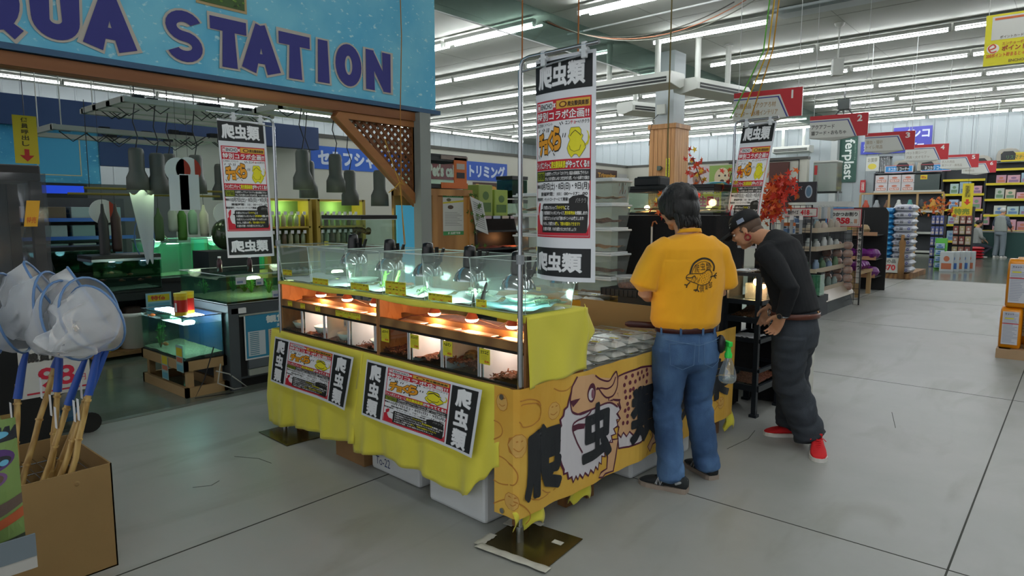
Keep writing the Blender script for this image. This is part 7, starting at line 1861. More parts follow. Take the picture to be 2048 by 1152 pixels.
MB().box(-.45, .35, -.2, .2, 0, 1.71, SHM).build('gondola', loc=(-3.8, 8.6, 0), label='grey gondola block holding the teal bags', cat='shelf')
# yellow hanging notice + goods beyond
for i, (x, y, w_, d_, z, c_, lab) in enumerate(((-3.1, 22, .3, .4, 1.45, '#5f6aa6', 'rack of purple-blue boxes past the litter bags'), (-2.65, 23.2, .46, .4, 1.7, '#8a6a58', 'hook rack of small red and beige packs past the purple boxes'), (-3.9, 20.3, .6, .8, 1.35, '#8f6d46', 'stack of brown cartons beyond the blue bags'))):
 t = thing('goods_rack', lab, 'rack', (x, y, 0)); MB().box(-w_ / 2, w_ / 2, 0, d_, 0, z, flat('#22252a') if i < 2 else flat(c_)).build('rack_body', parent=t)
 if i < 2:
  for r_ in range(5):
   for q in range(3): pack('goods_pack', '%s pack, row %s up, %s across, on the %s' % (['purple-blue', 'red and beige'][i], ordn(r_), ordn(q), ['narrow black rack', 'hook rack'][i]), 'package', x - w_ / 3 + q * w_ / 3, y - .051, r_ * .3 + .001, w_ * .28, .1, .24, [c_, ['#8a4a44', '#b0a078', '#9a6a5a'][(q + r_) % 3]][i], '#c4b8b0', 'packs on the far racks')
g = G(.5, .28); g.text('特売', .06, .05, .44, .23, '#7a8a2a', 1, .04); g.EPS = .002; g.build('hanging_sign', WY(23.18, -2.95, 1.42), base='#d6b81e', label='yellow hanging sign over the hook rack', cat='sign')
t = thing('goods_rack', 'bright green cardboard dispenser of wipes', 'dispenser', (-2.86, 21, 0)); MB().box(-.13, .13, 0, .2, 0, .84, flat('#5fb84a')).build('dispenser_body', parent=t)
for i in range(4): pack('goods_pack', 'white and blue wipes pack, %s up in the green dispenser' % ordn(i), 'package', -2.86, 20.93, .06 + i * .17, .2, .1, .14, '#a9c4d0', '#4a7ab0', 'wipes in the green dispenser')
for i in range(5): pack('diaper_bag', 'white pad bag standing on the floor, %s from the green dispenser' % ordn(i), 'bag', -2.62 + .10 * i, 20.4 + .15 * i, 0.0, .3, .12, .52, '#bfc6c8', '#3a6ab0' if i % 2 else '#b86a4a', 'pad bags on the floor')
for i in range(4): MB().bag((0, 0, 0), .5, .4, .1, mat('red_sack', '#a81e2a', .4), 0, seed=i + 70).build('food_sack', loc=(-2.68, 26.9, .002 + .1 * i), label='red flat food sack, %s from the floor by the kneeling person' % ordn(i), cat='bag', group='red sacks on the floor')
# wall shelving against the salon corner and the white room
SAL = mat('salon_wall', '#c2c2b6', .7)
MB().box(-11.5, -11.3, 5.5, 19.0, 0, 3.0, SAL).build('wall_salon_side', kind='structure'); MB().box(-11.3, -5.75, 18.9, 19.1, 0, 3.0, SAL).build('wall_salon_rear', kind='structure')
MB().box(-11.5, -11.28, 5.5, 19.0, 2.96, 3.03, mat('coping', '#4a4a44', .6)).box(-11.3, -5.73, 18.88, 19.1, 2.96, 3.03, mat('coping', '#4a4a44')).build('trim_coping', kind='structure')
def wallsign(fn, W_, H_, base, txt, colr, label, tx=None, cat='sign', eps=.003, extra=None):
 g = G(W_, H_); 
 if txt: g.text(txt, *(tx or (W_ * .06, H_ * .14, W_ * .94, H_ * .86)), colr, 2, .05)
 if extra: extra(g)
 g.EPS = eps; return g.build('wall_sign', fn, base=base, label=label, cat=cat)
wallsign(WX(-11.29, 11.5, 2.30), 1.48, .45, '#1f4fae', 'トリミング', '#c4d2e6', 'blue sign with white characters right of the gate post')
wallsign(WX(-11.29, 7.27, 2.36), 2.5, .44, '#1f5cc0', 'セルフシャンプー', '#ccd8ea', 'blue sign with white characters seen behind the grey lamps')
wallsign(WX(-11.29, 10.2, 2.28), 1.15, .42, '#7a2230', "Pet's call!!", '#c4b8b4', 'dark red sign with white lettering seen through the glass cage')
wallsign(WX(-11.28, 11.7, 1.98), 1.7, .28, '#3a1e16', 'beauty', '#b8862a', 'dark brown sign with gold lettering under the blue sign')
wallsign(WX(-11.28, 17.05, 2.46), 1.2, .38, '#3a2218', 'Trimming', '#b8862a', 'brown sign with gold Trimming lettering behind the stacked cases', (.1, .1, 1.1, .28))
def petpic(g):
 W_, H_ = g.W, g.H; g.oval(W_ * .5, H_ * .5, W_ * .16, H_ * .3, '#1f1a18', 1); g.oval(W_ * .5, H_ * .42, W_ * .08, H_ * .12, '#8f6a52', 2)
 for q in ((.12, .6), (.2, .3), (.85, .65), (.8, .3)): g.line([(W_ * (q[0] - .05), H_ * (q[1] - .08)), (W_ * (q[0] + .05), H_ * (q[1] + .08))], .05, '#8a3a34', 2)
wallsign(WX(-11.28, 18.35 - .0, 1.95), .5, .8, '#b4b6b4', '', '', 'white poster with dark round picture left of the clad column', cat='poster', extra=petpic)
def dogs(g):
 g.rect(.75, 0, 1.6, .75, '#7f9a4a', 1); g.oval(.35, .38, .12, .2, '#8a6a5a', 2); g.oval(.35, .3, .05, .08, '#5a4038', 3); g.line(smooth([(.05, .6), (.2, .55), (.3, .5)]), .09, '#8a4a38', 2); g.line(smooth([(.65, .6), (.5, .55), (.4, .5)]), .09, '#8a4a38', 2)
 g.oval(1.15, .38, .24, .3, '#c4b494', 2); g.oval(1.15, .28, .07, .06, '#3a2e28', 3); g.oval(1.06, .45, .03, .03, '#2a2220', 3); g.oval(1.24, .45, .03, .03, '#2a2220', 3)
wallsign(WY(18.88, -9.25, 2.15), 1.6, .75, '#b9aeb0', '', '', 'photo poster of two dogs right of the clad column', cat='poster', extra=dogs)
MB().box(-6.72, -6.2, 18.8, 18.9, 1.5, 2.9, mat('brown_door', '#4a241c', .6)).build('wall_panel', label='dark brown panel on the white salon wall behind the maple leaves', cat='panel')
b = MB(); b.tube([(-7.9, 18.86, 3.0 - .05), (-5.95, 18.86, 2.95), (-5.95, 18.86, 1.9)], .02, BLACK, 6); b.build('trim_frame_line', kind='structure')
t = thing('wall_cage', 'glazed cage box with red label at the end of the white salon wall', 'cage', (-5.4, 19.3, 2.1))
MB().box(-.3, .3, 0, .5, 0, .8, clear('cage_glass', '#d6dcd4', .1, .1, haze=.3, hcol='#7f8578')).box(-.31, .31, -.01, .51, .78, .82, AWHT).build('cage_body', parent=t); MB().box(-.27, -.2, -.02, 0, .45, .7, flat('#a82a2a')).build('label_plate', parent=t)
t = thing('open_shelf', 'grey metal frame shelf under the glazed cage box', 'shelf', (-5.4, 19.5, 0)); b = MB(); b.tube([(-.3, 0, 0), (-.3, 0, 2.1)], .02, STEEL, 6).tube([(.3, 0, 0), (.3, 0, 2.1)], .02, STEEL, 6); b.build('leg', parent=t); MB().box(-.3, .3, 0, .4, 2.06, 2.1, SHM).box(-.3, .3, 0, .4, 1.2, 1.24, SHM).build('shelf', parent=t)
for i, (z, c_) in enumerate(((1.5, '#b8a02a'), (1.6, '#3a7ab0'), (1.7, '#b9c0c4'), (1.8, '#4a8ac4'), (1.9, '#c4c8c4'))): MB().box(-.35, .35, -.2, .2, 0, .09, flat(c_)).build('filter_carton', loc=(-3.45, 12.7, z - .28), label='flat %s aquarium carton above the 358 board' % ['yellow', 'blue', 'pale grey', 'light blue', 'white'][i], cat='carton', group='flat cartons over the 358 board')
MB().box(-.5, .4, -.25, .25, 0, 1.215, SHM).build('gondola', loc=(-3.5, 12.65, 0), label='dark gondola block behind the 358 board', cat='shelf')
# air conditioners
aircon('cream ceiling air conditioner hung left of the column, long grille to the front', (-7.55, 12.45, 4.12), .0, 2.1)
aircon('cream ceiling air conditioner hung right of the column, grille towards the aisle', (-6.0, 14.0, 4.05), radians(78), 1.9)
aircon('cream ceiling air conditioner hung behind the column', (-8.6, 15.8, 4.1), radians(70), 1.6)
aircon('cream ceiling air conditioner hung near the rear wall', (-9.5, 28.9, 4.06), 0, 1.5)
# emergency light, exit lamp, camera
t = thing('exit_sign', 'small green and white exit lamp with left arrow on a ceiling stem', 'exit sign', (-13.6, 17.6, 4.0), radians(38)); MB().box(-.16, .16, -.03, .03, 0, .16, WHITE).cyl((0, 0, .16), (0, 0, 1.2), .012, .012, AWHT).build('lamp_body', parent=t)
g = G(.3, .14); g.poly([(.03, .07), (.10, .12), (.10, .085), (.18, .085), (.18, .055), (.10, .055), (.10, .02)], '#1f7a4a', 1); g.EPS = .003; g.build('lamp_face', lambda x, y, d: V((-.15 + x, -.032 - d, .01 + y)), parent=t, basemat=mat('exit_glow', '#d8ece0', .5, emit=.8))
t = thing('exit_sign', 'small white box lamp hanging from the ceiling above aisle sign two', 'exit sign', (-3.9, 14.4, 4.2), .5); MB().box(-.1, .1, -.08, .08, 0, .32, AWHT).build('lamp_body', parent=t, bevel=.01); MB().cyl((0, 0, .32), (0, 0, 1.0), .015, .015, AWHT).lathe([(0, .9), (.08, .95), (.1, 1.0)], (0, 0, 0), AWHT, 12).build('stem', parent=t)
t = thing('security_camera', 'dark dome camera on splayed legs below the ceiling at the right', 'camera', (-5.5, 21.2, 4.5)); MB().box(-.16, .16, -.1, .1, 0, .28, mat('cam_dark', '#2c3330', .5)).build('body', parent=t); MB().beam((-.1, 0, 0), (-.32, 0, -.25), .03, .03, BLACK).beam((.1, 0, 0), (.32, 0, -.25), .03, .03, BLACK).beam((0, 0, 0), (0, 0, -.28), .03, .03, BLACK).cyl((0, 0, .28), (0, 0, .7), .02, .02, BLACK).build('bracket', parent=t)
for i, (x, y, z) in enumerate(((-2.9, 10.9, 5.16), (-7.3, 9.0, 5.16))): MB().lathe([(0, -.05), (.06, -.04), (.09, .0), (.1, .035)], (x, y, z), AWHT, 14).build('smoke_detector', label=['small round smoke detector on the ceiling above the yellow card', 'small round smoke detector on the ceiling near the glass curtain'][i], cat='smoke detector')
# ---- orange food bags at the right frame edge
MB().box(-.02, .9, 0, .75, 0, .10, mat('bare_plywood', '#a88a68', .7, var=.1)).box(-.0, .1, .02, .1, .0, .1, WB).build('plinth', loc=(-.58, 8.48, 0), label='bare plywood plinth under the orange food bags', cat='plinth')
ORB = mat('orange_bag', '#d8860e', .3, bump=.15, bscale=14); YLB = mat('yellow_bag', '#d8b81e', .3, bump=.15, bscale=14)
def tallbag(label, x, y, z, w_, d_, h_, m_, seed=0, rz=0.):
 t = thing('food_bag', label, 'bag', (x, y, z), rz, 'large food bags on the plywood plinth')
 b = MB(); n_ = 20; rows_ = [(0, .93, .9), (.04, 1, 1), (.3, 1.01, 1.04), (.7, 1, 1.02), (.92, .97, .95), (.985, .9, .7), (1.0, .86, .3)]
 vs = []; fs = []
 for hz, a, c in rows_:
  for j in range(n_):
   q = 2 * pi * j / n_; cx, sx = cos(q), sin(q)
   vs.append((w_ / 2 * a * (abs(cx) ** .35) * (1 if cx > 0 else -1), d_ / 2 * c * (abs(sx) ** .35) * (1 if sx > 0 else -1), hz * h_))
 for i in range(len(rows_) - 1):
  for j in range(n_): fs.append((i * n_ + j, i * n_ + (j + 1) % n_, (i + 1) * n_ + (j + 1) % n_, (i + 1) * n_ + j))
 fs += [tuple(range(n_))[::-1], tuple(range((len(rows_) - 1) * n_, len(rows_) * n_))]
 b.add(vs, fs, m_, True); b.build('bag_body', parent=t)
 g = G(w_ * .72, h_ * .8); rn_ = random.Random(seed)
 for i in range(22):
  y_ = h_ * .76 - i * h_ * .034; g.rect(.01, y_, .01 + (w_ * .68) * rn_.uniform(.6, 1), y_ + h_ * .014, '#9aa0b0', 1)
 g.rect(.0, h_ * .5, w_ * .72, h_ * .52, '#c83a3a', 2); g.rect(.02, h_ * .62, w_ * .5, h_ * .65, '#d0c83a', 2); g.text('キャット', .02, h_ * .72, w_ * .5, h_ * .76, '#2c3050', 2, .03); g.EPS = .0012
 g.build('bag_label', lambda a, c, d: V((-w_ * .36 + a, -d_ / 2 * 1.05 - .004 - d, h_ * .1 + c)), parent=t, base='#c6c6cc')
 return t
tallbag('lower orange food bag at the front left of the plinth', -.50, 8.66, .102, .19, .24, .43, ORB, 1); tallbag('upper orange food bag at the front left, standing on the lower one', -.47, 8.66, .535, .19, .24, .50, ORB, 2)
tallbag('lower yellow food bag beside the orange one at the frame edge', -.28, 8.70, .102, .2, .24, .43, YLB, 3); tallbag('upper yellow food bag beside the orange one at the frame edge', -.26, 8.70, .535, .2, .24, .48, YLB, 4)
tallbag('orange food bag in the second row of the plinth', -.42, 9.02, .102, .2, .24, .93, ORB, 5)
# ---- the two people far down the aisle
def farperson(label, x, y, rz, top, pants, cap, kneel=False):
 t = thing('person', label, 'person', (x, y, 0), rz)
 K = .55 if kneel else 0; zo = -.42 if kneel else 0
 b = MB(); hd_ = Matrix.Translation((0, -.05, 1.58 + zo))
 head_parts(b, hd_, SKIN); ell_loft(b, [((0, -.02, 1.5 + zo), .05, .05), ((0, 0, 1.4 + zo), .09, .07), ((0, 0, 1.2 + zo), .14, .1), ((0, 0, .95 + zo), .13, .1)], SKIN)
 ar = []
 for s in (-1, 1):
  S_, E_, W2_ = V((.18 * s, 0, 1.38 + zo)), V((.25 * s, -.02, 1.12 + zo)), V((.2 * s, -.2, .98 + zo)); ar.append((S_, E_))
  ell_loft(b, [(S_, .045, .045), (E_, .038, .038), (W2_, .025, .026)], SKIN, 12, V((0, 1, 0))); hand(b, W2_, basis(W2_ - E_, (-s, 0, .8)), SKIN)
  hp, kn, an = ((.09 * s, 0, .85), (.1 * s, -.02, .46), (.12 * s, .03, .07)) if not kneel else ((.1 * s, 0, .42), (.14 * s, -.38, .32), (.12 * s, -.1, .07))
  ell_loft(b, [(hp, .07, .07), (kn, .055, .055), (an, .045, .045)], SKIN, 12)
 organic(b, 'body', t, SKIN, .012, 2)
 b = MB(); ell_loft(b, [((0, 0, 1.43 + zo), .1, .08), ((0, 0, 1.38 + zo), .2, .11), ((0, 0, 1.15 + zo), .21, .13), ((0, 0, .9 + zo), .2, .13)], top, 20); organic(b, 'shirt', t, top, .012, 3)
 sl = mat('plaid_sleeve', '#26303e', .8, col2='#5d6a7a', vscale=30) if not kneel else top
 b = MB()
 for s, (S_, E_) in zip((-1, 1), ar): ell_loft(b, [(S_ - V((.03 * s, 0, 0)), .07, .07), (E_, .06, .06), (E_ + V((-.03 * s, -.12, -.08)), .05, .05)], sl, 14, V((0, 1, 0)))
 b.build('sleeves', parent=t)
 b = MB(); 
 ell_loft(b, [((0, 0, .92 + (zo if kneel else 0)), .17, .12), ((0, 0, .78 + (zo if kneel else 0)), .18, .13)], pants, 20)
 for s in (-1, 1):
  hp, kn, an = ((.09 * s, 0, .85), (.1 * s, -.02, .46), (.12 * s, .03, .07)) if not kneel else ((.1 * s, 0, .42), (.14 * s, -.38, .32), (.12 * s, -.1, .09))
  ell_loft(b, [(hp, .1, .1), (kn, .085, .085), (an, .075, .075)], pants, 16)
 organic(b, 'trousers', t, pants, .012, 3)
 for s in (-1, 1): shoe(t, (.12 * s, .08 - (.12 if kneel else 0)), (.12 * s, -.2), WHITE if not kneel else BLACK, 'shoe', SOLE)
 b = MB(); b.ball((0, -.03, 1.62 + zo), .086, .1, .085, HAIR if kneel else mat('cap_white', '#c8cac8', .8), 16, 10)
 if not kneel: b.box(-.06, .06, -.2, -.08, 1.61, 1.62, mat('cap_white', '#c8cac8'))
 b.build('hair' if kneel else 'cap', parent=t)
farperson('distant person in a white cap and grey vest standing before the rear shelves', -2.12, 28.1, radians(150), mat('grey_vest', '#8f9692', .8), mat('grey_trousers', '#6d7880', .8), True)
farperson('distant kneeling person in a grey shirt left of the white-capped person', -2.78, 28.1, radians(120), mat('grey_shirt', '#8a8e8c', .8), mat('dark_trousers', '#262c38', .8), False, True)
MB().box(-.8, 1.4, 0, .5, 0, .85, mat('teal_counter', '#1c4440', .6)).box(-.82, 1.42, -.02, .52, .85, .9, mat('counter_top', '#8a8c86', .5)).build('low_counter', loc=(-1.9, 28.47, 0), label='dark teal low counter behind the white-capped person', cat='counter')
# ============================================================ the aquarium corner behind the gateway
PNL = waterpaint('panel_water_print', '#2f86b4', '#4a9fc4', '#7fc0d4')
MB().box(-11.1, -11.0, -2, 3.56, 1.93, 2.68, PNL).build('wall_print_panel', kind='structure')
MB().box(-11.12, -10.9, -2, 7.2, 2.68, 3.08, NAVY).build('wall_navy_fascia', kind='structure')
MB().box(-11.1, -10.98, 3.56, 4.6, 2.2, 2.68, NAVY).box(-11.1, -11.02, 4.6, 5.5, 0, 2.68, mat('pale_wall', '#a9aaa2', .7)).box(-11.1, -11.02, -2, 4.6, 0, 1.93, mat('grey_wall', '#55595a', .7)).build('wall_aquarium', kind='structure')
g = G(.6, .62); g.line([(.04, .04), (.56, .04), (.56, .58), (.04, .58)], .02, '#b8ae8c', 1, closed=True); g.EPS = .002; g.build('trim_panel_frame', WX(-10.995, 2.75, 2.0), base='#3a92bc', kind='structure')
g = G(.15, .35)
for i, ch in enumerate('係員呼出し'): g.text(ch, .05, .30 - i * .043, .095, .335 - i * .043, '#3a3410', 1, .02)
g.poly([(.075, .015), (.12, .06), (.09, .06), (.09, .105), (.06, .105), (.06, .06), (.03, .06)], '#b8281e', 1); g.EPS = .0015
MB().cyl((-6, 1.46, 2.22), (-6, 1.46, CZ), .003, .003, BLACK, 4).build('string', parent=g.build('hanging_sign', WX(-6, 1.385, 1.87), base='#c9b41e', label='yellow hanging strip with red down arrow by the blue printed wall', cat='sign'))
# hanging white frames for lamps
WM = mat('white_channel', '#a9aaa0', .5)
def hangframe(label, x0, x1, y0, y1, z, n_):
 t = thing('lighting_frame', label, 'lighting frame', (x0, y0, z), 0, 'hanging white lamp frames'); b = MB(); L_ = x1 - x0; W2 = y1 - y0
 for i in range(n_): x = L_ * i / (n_ - 1); b.box(x - .05, x + .05, 0, W2, 0, .05, WM)
 b.build('channel', parent=t); MB().box(0, L_, 0, .04, .0, .06, WM).build('cross_bar', parent=t); MB().box(0, L_, W2 - .04, W2, 0, .06, WM).build('cross_bar', parent=t)
 b = MB(); rn_ = random.Random(n_)
 for i in range(14): x = L_ * rn_.random(); y = W2 * rn_.random(); b.box(x, x + .06, y, y + .1, .05, .1, BLACK); b.tube([(x, y, .05), (x + .1, y + .1, -.06), (x + .2 * rn_.random(), y + .25, .05)], .006, BLACK, 4)
 b.build('wiring', parent=t, kind='stuff')
 for x in (.05, L_ - .05): MB().cyl((x, .1, .05), (x, .1, CZ - z), .006, .006, WM, 5).build('hanger', parent=t)
hangframe('large white hanging frame of lamp channels under the sign, behind the far poster', -8.5, -7.3, 2.6, 4.2, 2.6, 4); hangframe('white hanging frame close behind the timber beam', -7.15, -6.05, 3.9, 5.4, 2.62, 3); hangframe('lower white hanging frame before the blue printed wall', -9.0, -8.1, 2.2, 3.9, 2.36, 2)
SHADE = mat('grey_lamp_shade', '#5d6058', .55); SHI = mat('shade_glow', '#e8ffd8', .5, emit=5, ecol='#e0ffc8')
def pend(i, x, y, z, s=1.):
 t = thing('pendant_lamp', 'grey can pendant lamp, %s of those hanging behind the counter' % ordn(i), 'pendant lamp', (x, y, z), 0, 'grey pendant lamps')
 MB().lathe([(0, .43), (.05, .43), (.065, .42), (.073, .39), (.073, .2), (.085, .17), (.104, .13), (.108, .0), (.10, .0), (.095, .12)], (0, 0, 0), SHADE, 24).build('lamp_shade', parent=t)
 MB().cyl((0, 0, .02), (0, 0, .025), .09, .09, SHI, 20).build('lamp_face', parent=t)
 MB().tube([(0, 0, .43), (.01, .02, .55), (-.04, .0, .7), (-.02, .02, 2.62 - z), (-.02, .02, CZ - z)], .006, BLACK, 5).build('cord', parent=t)
for i, (x, y, z) in enumerate(((-6.5, 4.08, 1.76), (-6.9, 4.4, 1.68), (-6.5, 4.5, 1.74), (-6.9, 4.98, 1.60), (-6.5, 5.12, 1.59), (-7.45, 2.75, 1.74), (-8.0, 3.3, 1.75), (-7.6, 3.42, 1.72), (-7.9, 3.85, 1.66), (-7.45, 2.95, 1.70))): pend(i, x, y, z)
# grey aquarium cabinet with planted tank
GC = mat('grey_cabinet', '#454c50', .5); GCL = mat('pale_strip', '#9aa096', .5)
t = thing('aquarium_cabinet', 'grey aquarium cabinet with blue price chart next to the far end of the counter', 'cabinet', (-5.42, 2.63, 0))
MB().box(-.89, 0, 0, 2.0, .08, .73, GC).box(-.86, -.04, .03, 1.97, 0, .08, BLACK).build('cabinet_body', parent=t); MB().box(0, .03, 0, .09, .0, .73, GC).box(0, .006, .10, .16, .1, .64, BLACK).build('front_post', parent=t)
MB().box(0, .02, .17, 1.9, .16, .62, mat('door_grey', '#5a6266', .45)).build('door', parent=t, bevel=.003); MB().box(0, .022, .17, 1.9, .10, .155, GCL).box(0, .022, .1, 1.9, .625, .64, GCL).build('strip', parent=t)
g = G(.9, .40); g.rect(.012, .012, .888, .388, '#2f86a8', 1); g.text('観賞魚・水草', .2, .30, .8, .37, '#dfe6e0', 2, .05); g.text('均一価格', .3, .255, .6, .29, '#dfe6e0', 2, .03)
for c_, x in enumerate((.03, .22, .41, .60, .76)): g.rect(x, .03, x + (.16 if c_ < 3 else .12), .245, ['#c4cfd4', '#cfc4b0'][c_ % 2], 2)
for r_ in range(12):
 for c_ in range(5): g.rect(.045 + c_ * .19, .04 + r_ * .017, .13 + c_ * .185, .048 + r_ * .017, ['#5a8a9a', '#c4703a'][c_ % 2], 3)
g.EPS = .001; g.build('price_chart', lambda x, y, d: V((.021 + d, .16 + x - .02, .24 + y - .0)), parent=t, base='#dfe2e0')
MB().box(.0, .03, .03, .16, .655, .70, WHITE).lathe([(0, 0), (.0, .0)], (0, 0, 0), WHITE, 4).build('oval_badge', parent=t, bevel=.015)
for y in (1.0, 1.25): MB().box(.03, .033, y - .5, y - .38, .68, .72, PAPER).build('price_tag', parent=t)
aqp = aquarium('long planted tank on the grey cabinet, green plants over golden gravel', (-6.31, 2.64, .735), .89, 1.95, .25, 0, WATER, mat('clear_rim', '#aab2ae', .3), .8, True, 14, None, 'aquarium', .005, None, 2)
point((.6, .4, .22), 4., '#f0ffd8', .06, aqp); point((.6, 1.3, .22), 4., '#f0ffd8', .06, aqp)  # fill lights added in the water to brighten the plants, no lamp
for i, (x, y) in enumerate(((-5.75, 2.75), (-5.6, 2.95))): MB().lathe([(0, 0), (.022, 0), (.022, .1), (.012, .115), (.012, .125), (0, .125)], (0, 0, 0), mat('maroon_bottle', '#3a1620', .3), 12).lathe([(.013, .125), (.014, .14), (0, .142)], (0, 0, 0), WHITE, 10).build('supplement_bottle', loc=(x, y, .986), label='dark red bottle with white cap on the planted tank, %s from the glass edge' % ordn(i), cat='bottle', group='dark red bottles')
for i, (y, z, w_) in enumerate(((2.72, .9, .09), (2.9, .88, .07), (3.05, .76, .1))):
 g = G(w_, .06); g.rect(.01, .01, w_ * .7, .03, '#6a7a9a', 1); g.EPS = .001; g.build('price_tag_card', WX(-5.41, y, z), base='#b8bcc0', label='small white card on the planted tank front, %s from its near corner' % ordn(i), cat='card', group='cards on the planted tank')
# small lit tank on timber crates with fish food tins
t = thing('timber_crates', 'timber crate stand under the small lit tank by the grey cabinet', 'crate', (-6.33, 2.28, 0))
for z in (.0, .22):
 MB().box(0, .88, 0, .03, z, z + .08, PW_).box(0, .88, .32, .35, z, z + .08, PW_).box(0, .03, 0, .35, z, z + .08, PW_).box(.85, .88, 0, .35, z, z + .08, PW_).build('crate_rail', parent=t)
for x in (.03, .80):
 for y in (.03, .27): MB().box(x, x + .05, y, y + .05, .08, .22, PW_).build('post', parent=t)
aq = aquarium('small bright tank with goldfish on the timber crates', (-6.32, 2.29, .305), .86, .33, .36, 0, WATER, FR_B, .82, True, 1, None, 'aquarium', .006, None, 4, mat('blue_sheet', '#2a4a78', .5))
MB().box(.1, .80, .08, .2, .345, .358, mat('white_led', '#ffffff', .5, emit=9, ecol='#d8f0ff')).build('light_bar', parent=aq)
point((.6, .16, .30), 2.5, '#c8f0ff', .05, aq)
def fish(label, loc, c_, s=.03, rz=0., grp=None):
 b = MB(); m_ = mat('fish' + c_, c_, .4); b.ball((0, 0, 0), s, s * .3, s * .5, m_, 10, 7); b.add([(-s * .8, 0, 0), (-s * 1.6, .0, s * .5), (-s * 1.4, 0, 0), (-s * 1.6, 0, -s * .5)], [(0, 1, 2, 3)], m_); b.add([(-s * .2, 0, s * .45), (s * .2, 0, s * .45), (-s * .3, 0, s * .8)], [(0, 1, 2)], m_)
 return b.build('fish', loc=loc, rz=rz, label=label, cat='fish', group=grp)
fish('orange goldfish low in the small bright tank', (-6.0, 2.36, .37), '#e0702a', .03, .5); fish('orange fish near the rim of the small bright tank', (-6.25, 2.36, .6), '#e0702a', .025, 1.)
for i, (x, y) in enumerate(((-5.58, 2.33), (-5.66, 2.42))):
 t = thing('food_tin', '%s yellow and red fish food tin on the small bright tank' % ['front', 'rear'][i], 'tin', (x, y, .668))
 MB().cyl((0, 0, 0), (0, 0, .16), .05, .05, mat('tin_yellow', '#c9a81e', .35), 24).cyl((0, 0, .03), (0, 0, .13), .0508, .0508, mat('tin_red', '#b8281e', .35), 24).build('tin_body', parent=t); MB().cyl((0, 0, .16), (0, 0, .185), .052, .052, mat('lid_yellow', '#d8c02a', .4), 24).build('tin_lid', parent=t)
 MB().box(.03, .055, -.06, -.055, .04, .11, PAPER).build('price_tag', parent=t)
for i, (y, z, x) in enumerate(((2.277, .33, -5.60), (2.277, .10, -5.9))):
 g = G(.13, .22 if i == 0 else .2); g.rect(.01, .13, .12, .2, '#c8b81e', 1); g.rect(.01, .08, .12, .12, '#b86a4a', 1); g.rect(.01, .01, .12, .06, '#5fa0b0', 1); g.EPS = .001
 g.build('price_card', WY(y, x, z - .12 if i == 0 else z), base='#8fb4b0', label='blue and yellow price card on the timber crates, %s' % ['near the corner', 'lower left'][i], cat='card')
b = MB(); b.tube([(-5.4, 2.55, .25), (-5.36, 2.5, .1), (-5.33, 2.62, .03), (-5.36, 2.75, .02), (-5.4, 2.62, .15), (-5.38, 2.5, .2)], .006, mat('white_cable', '#b0b0a8', .5), 6).tube([(-5.4, 2.5, .4), (-5.38, 2.4, .15), (-5.34, 2.3, .02), (-5.3, 2.6, .01)], .005, BLACK, 5); b.build('power_cables', label='tangled white and black cables at the foot of the grey cabinet', cat='cable')
# black tank stand with red fish
t = thing('tank_stand', 'black open stand under the red fish tank', 'stand', (-7.9, 2.28, 0))
MB().box(0, .42, 0, .66, .60, .68, BLACK).build('top', parent=t); MB().box(-.02, .45, -.05, .72, .04, .08, WB).build('lower_shelf', parent=t); MB().box(0, .03, 0, .66, .08, .6, BLACK).build('back_panel', parent=t)
for y in (0, .63): MB().box(.02, .4, y, y + .03, 0, .6, BLACK).build('side_panel', parent=t)
a2 = aquarium('black-hooded tank with small red fish above the bucket', (-7.9, 2.29, .685), .42, .65, .36, 0, WATERD, FR_B, .9, True, 0, None, 'aquarium', .02, BLACK, 8)
MB().box(.0, .425, -.006, .655, .33, .355, mat('hood_silver', '#8f98a8', .25, metal=.6)).build('hood_trim', parent=a2)
point((.36, .2, .3), 2., '#b0c8ff', .05, a2); point((.36, .5, .3), 2., '#b0c8ff', .05, a2)  # bluish fill lights added to brighten the tank interior, no lamp body
rn = random.Random(8)
for i in range(6): fish('small red fish in the black-hooded tank, %s from the near end' % ordn(i), (-7.52, 2.38 + i * .09, .80 + .1 * rn.random()), '#e8583a', .026, radians(90) * (1 if i % 2 else -1), 'red fish in the hooded tank')
t = thing('bucket', 'white lidless plastic bucket on the black stand', 'bucket', (-7.62, 2.68, .082)); MB().lathe([(0, .002), (.13, .002), (.15, .38), (.156, .38), (.156, .35), (.148, .34)], (0, 0, 0), mat('bucket_white', '#e0e1d8', .4), 28).build('bucket_body', parent=t); MB().tube([(.156 * cos(a), .156 * sin(a), .35 - .03 * sin(a * .5)) for a in [i * .2 for i in range(16)]], .004, STEEL, 5).build('handle', parent=t)
MB().bag((0, 0, 0), .2, .2, .12, mat('brown_stone', '#3a2c22', .8, bump=.4)).build('driftwood', loc=(-7.62, 2.68, .40), label='dark driftwood lump in the white bucket', cat='wood')
MB().cyl((0, 0, 0), (0, 0, .28), .03, .03, mat('yellow_bottle', '#c9c02a', .4), 14).cyl((0, 0, .28), (0, 0, .32), .012, .012, WHITE, 8).build('yellow_bottle', loc=(-7.56, 2.40, .082), label='yellow bottle beside the white bucket', cat='bottle')
g = G(.26, .22); g.rect(.02, .13, .24, .20, '#c8b81e', 1); g.text('特価', .05, .14, .2, .19, '#b83a2a', 2, .03); g.rect(.02, .03, .24, .11, '#5f9ab0', 1); g.EPS = .001
g.build('price_card', WX(-7.46, 2.76, .44), base='#8fb8c4', label='blue and yellow price card hanging right of the red fish tank', cat='card')
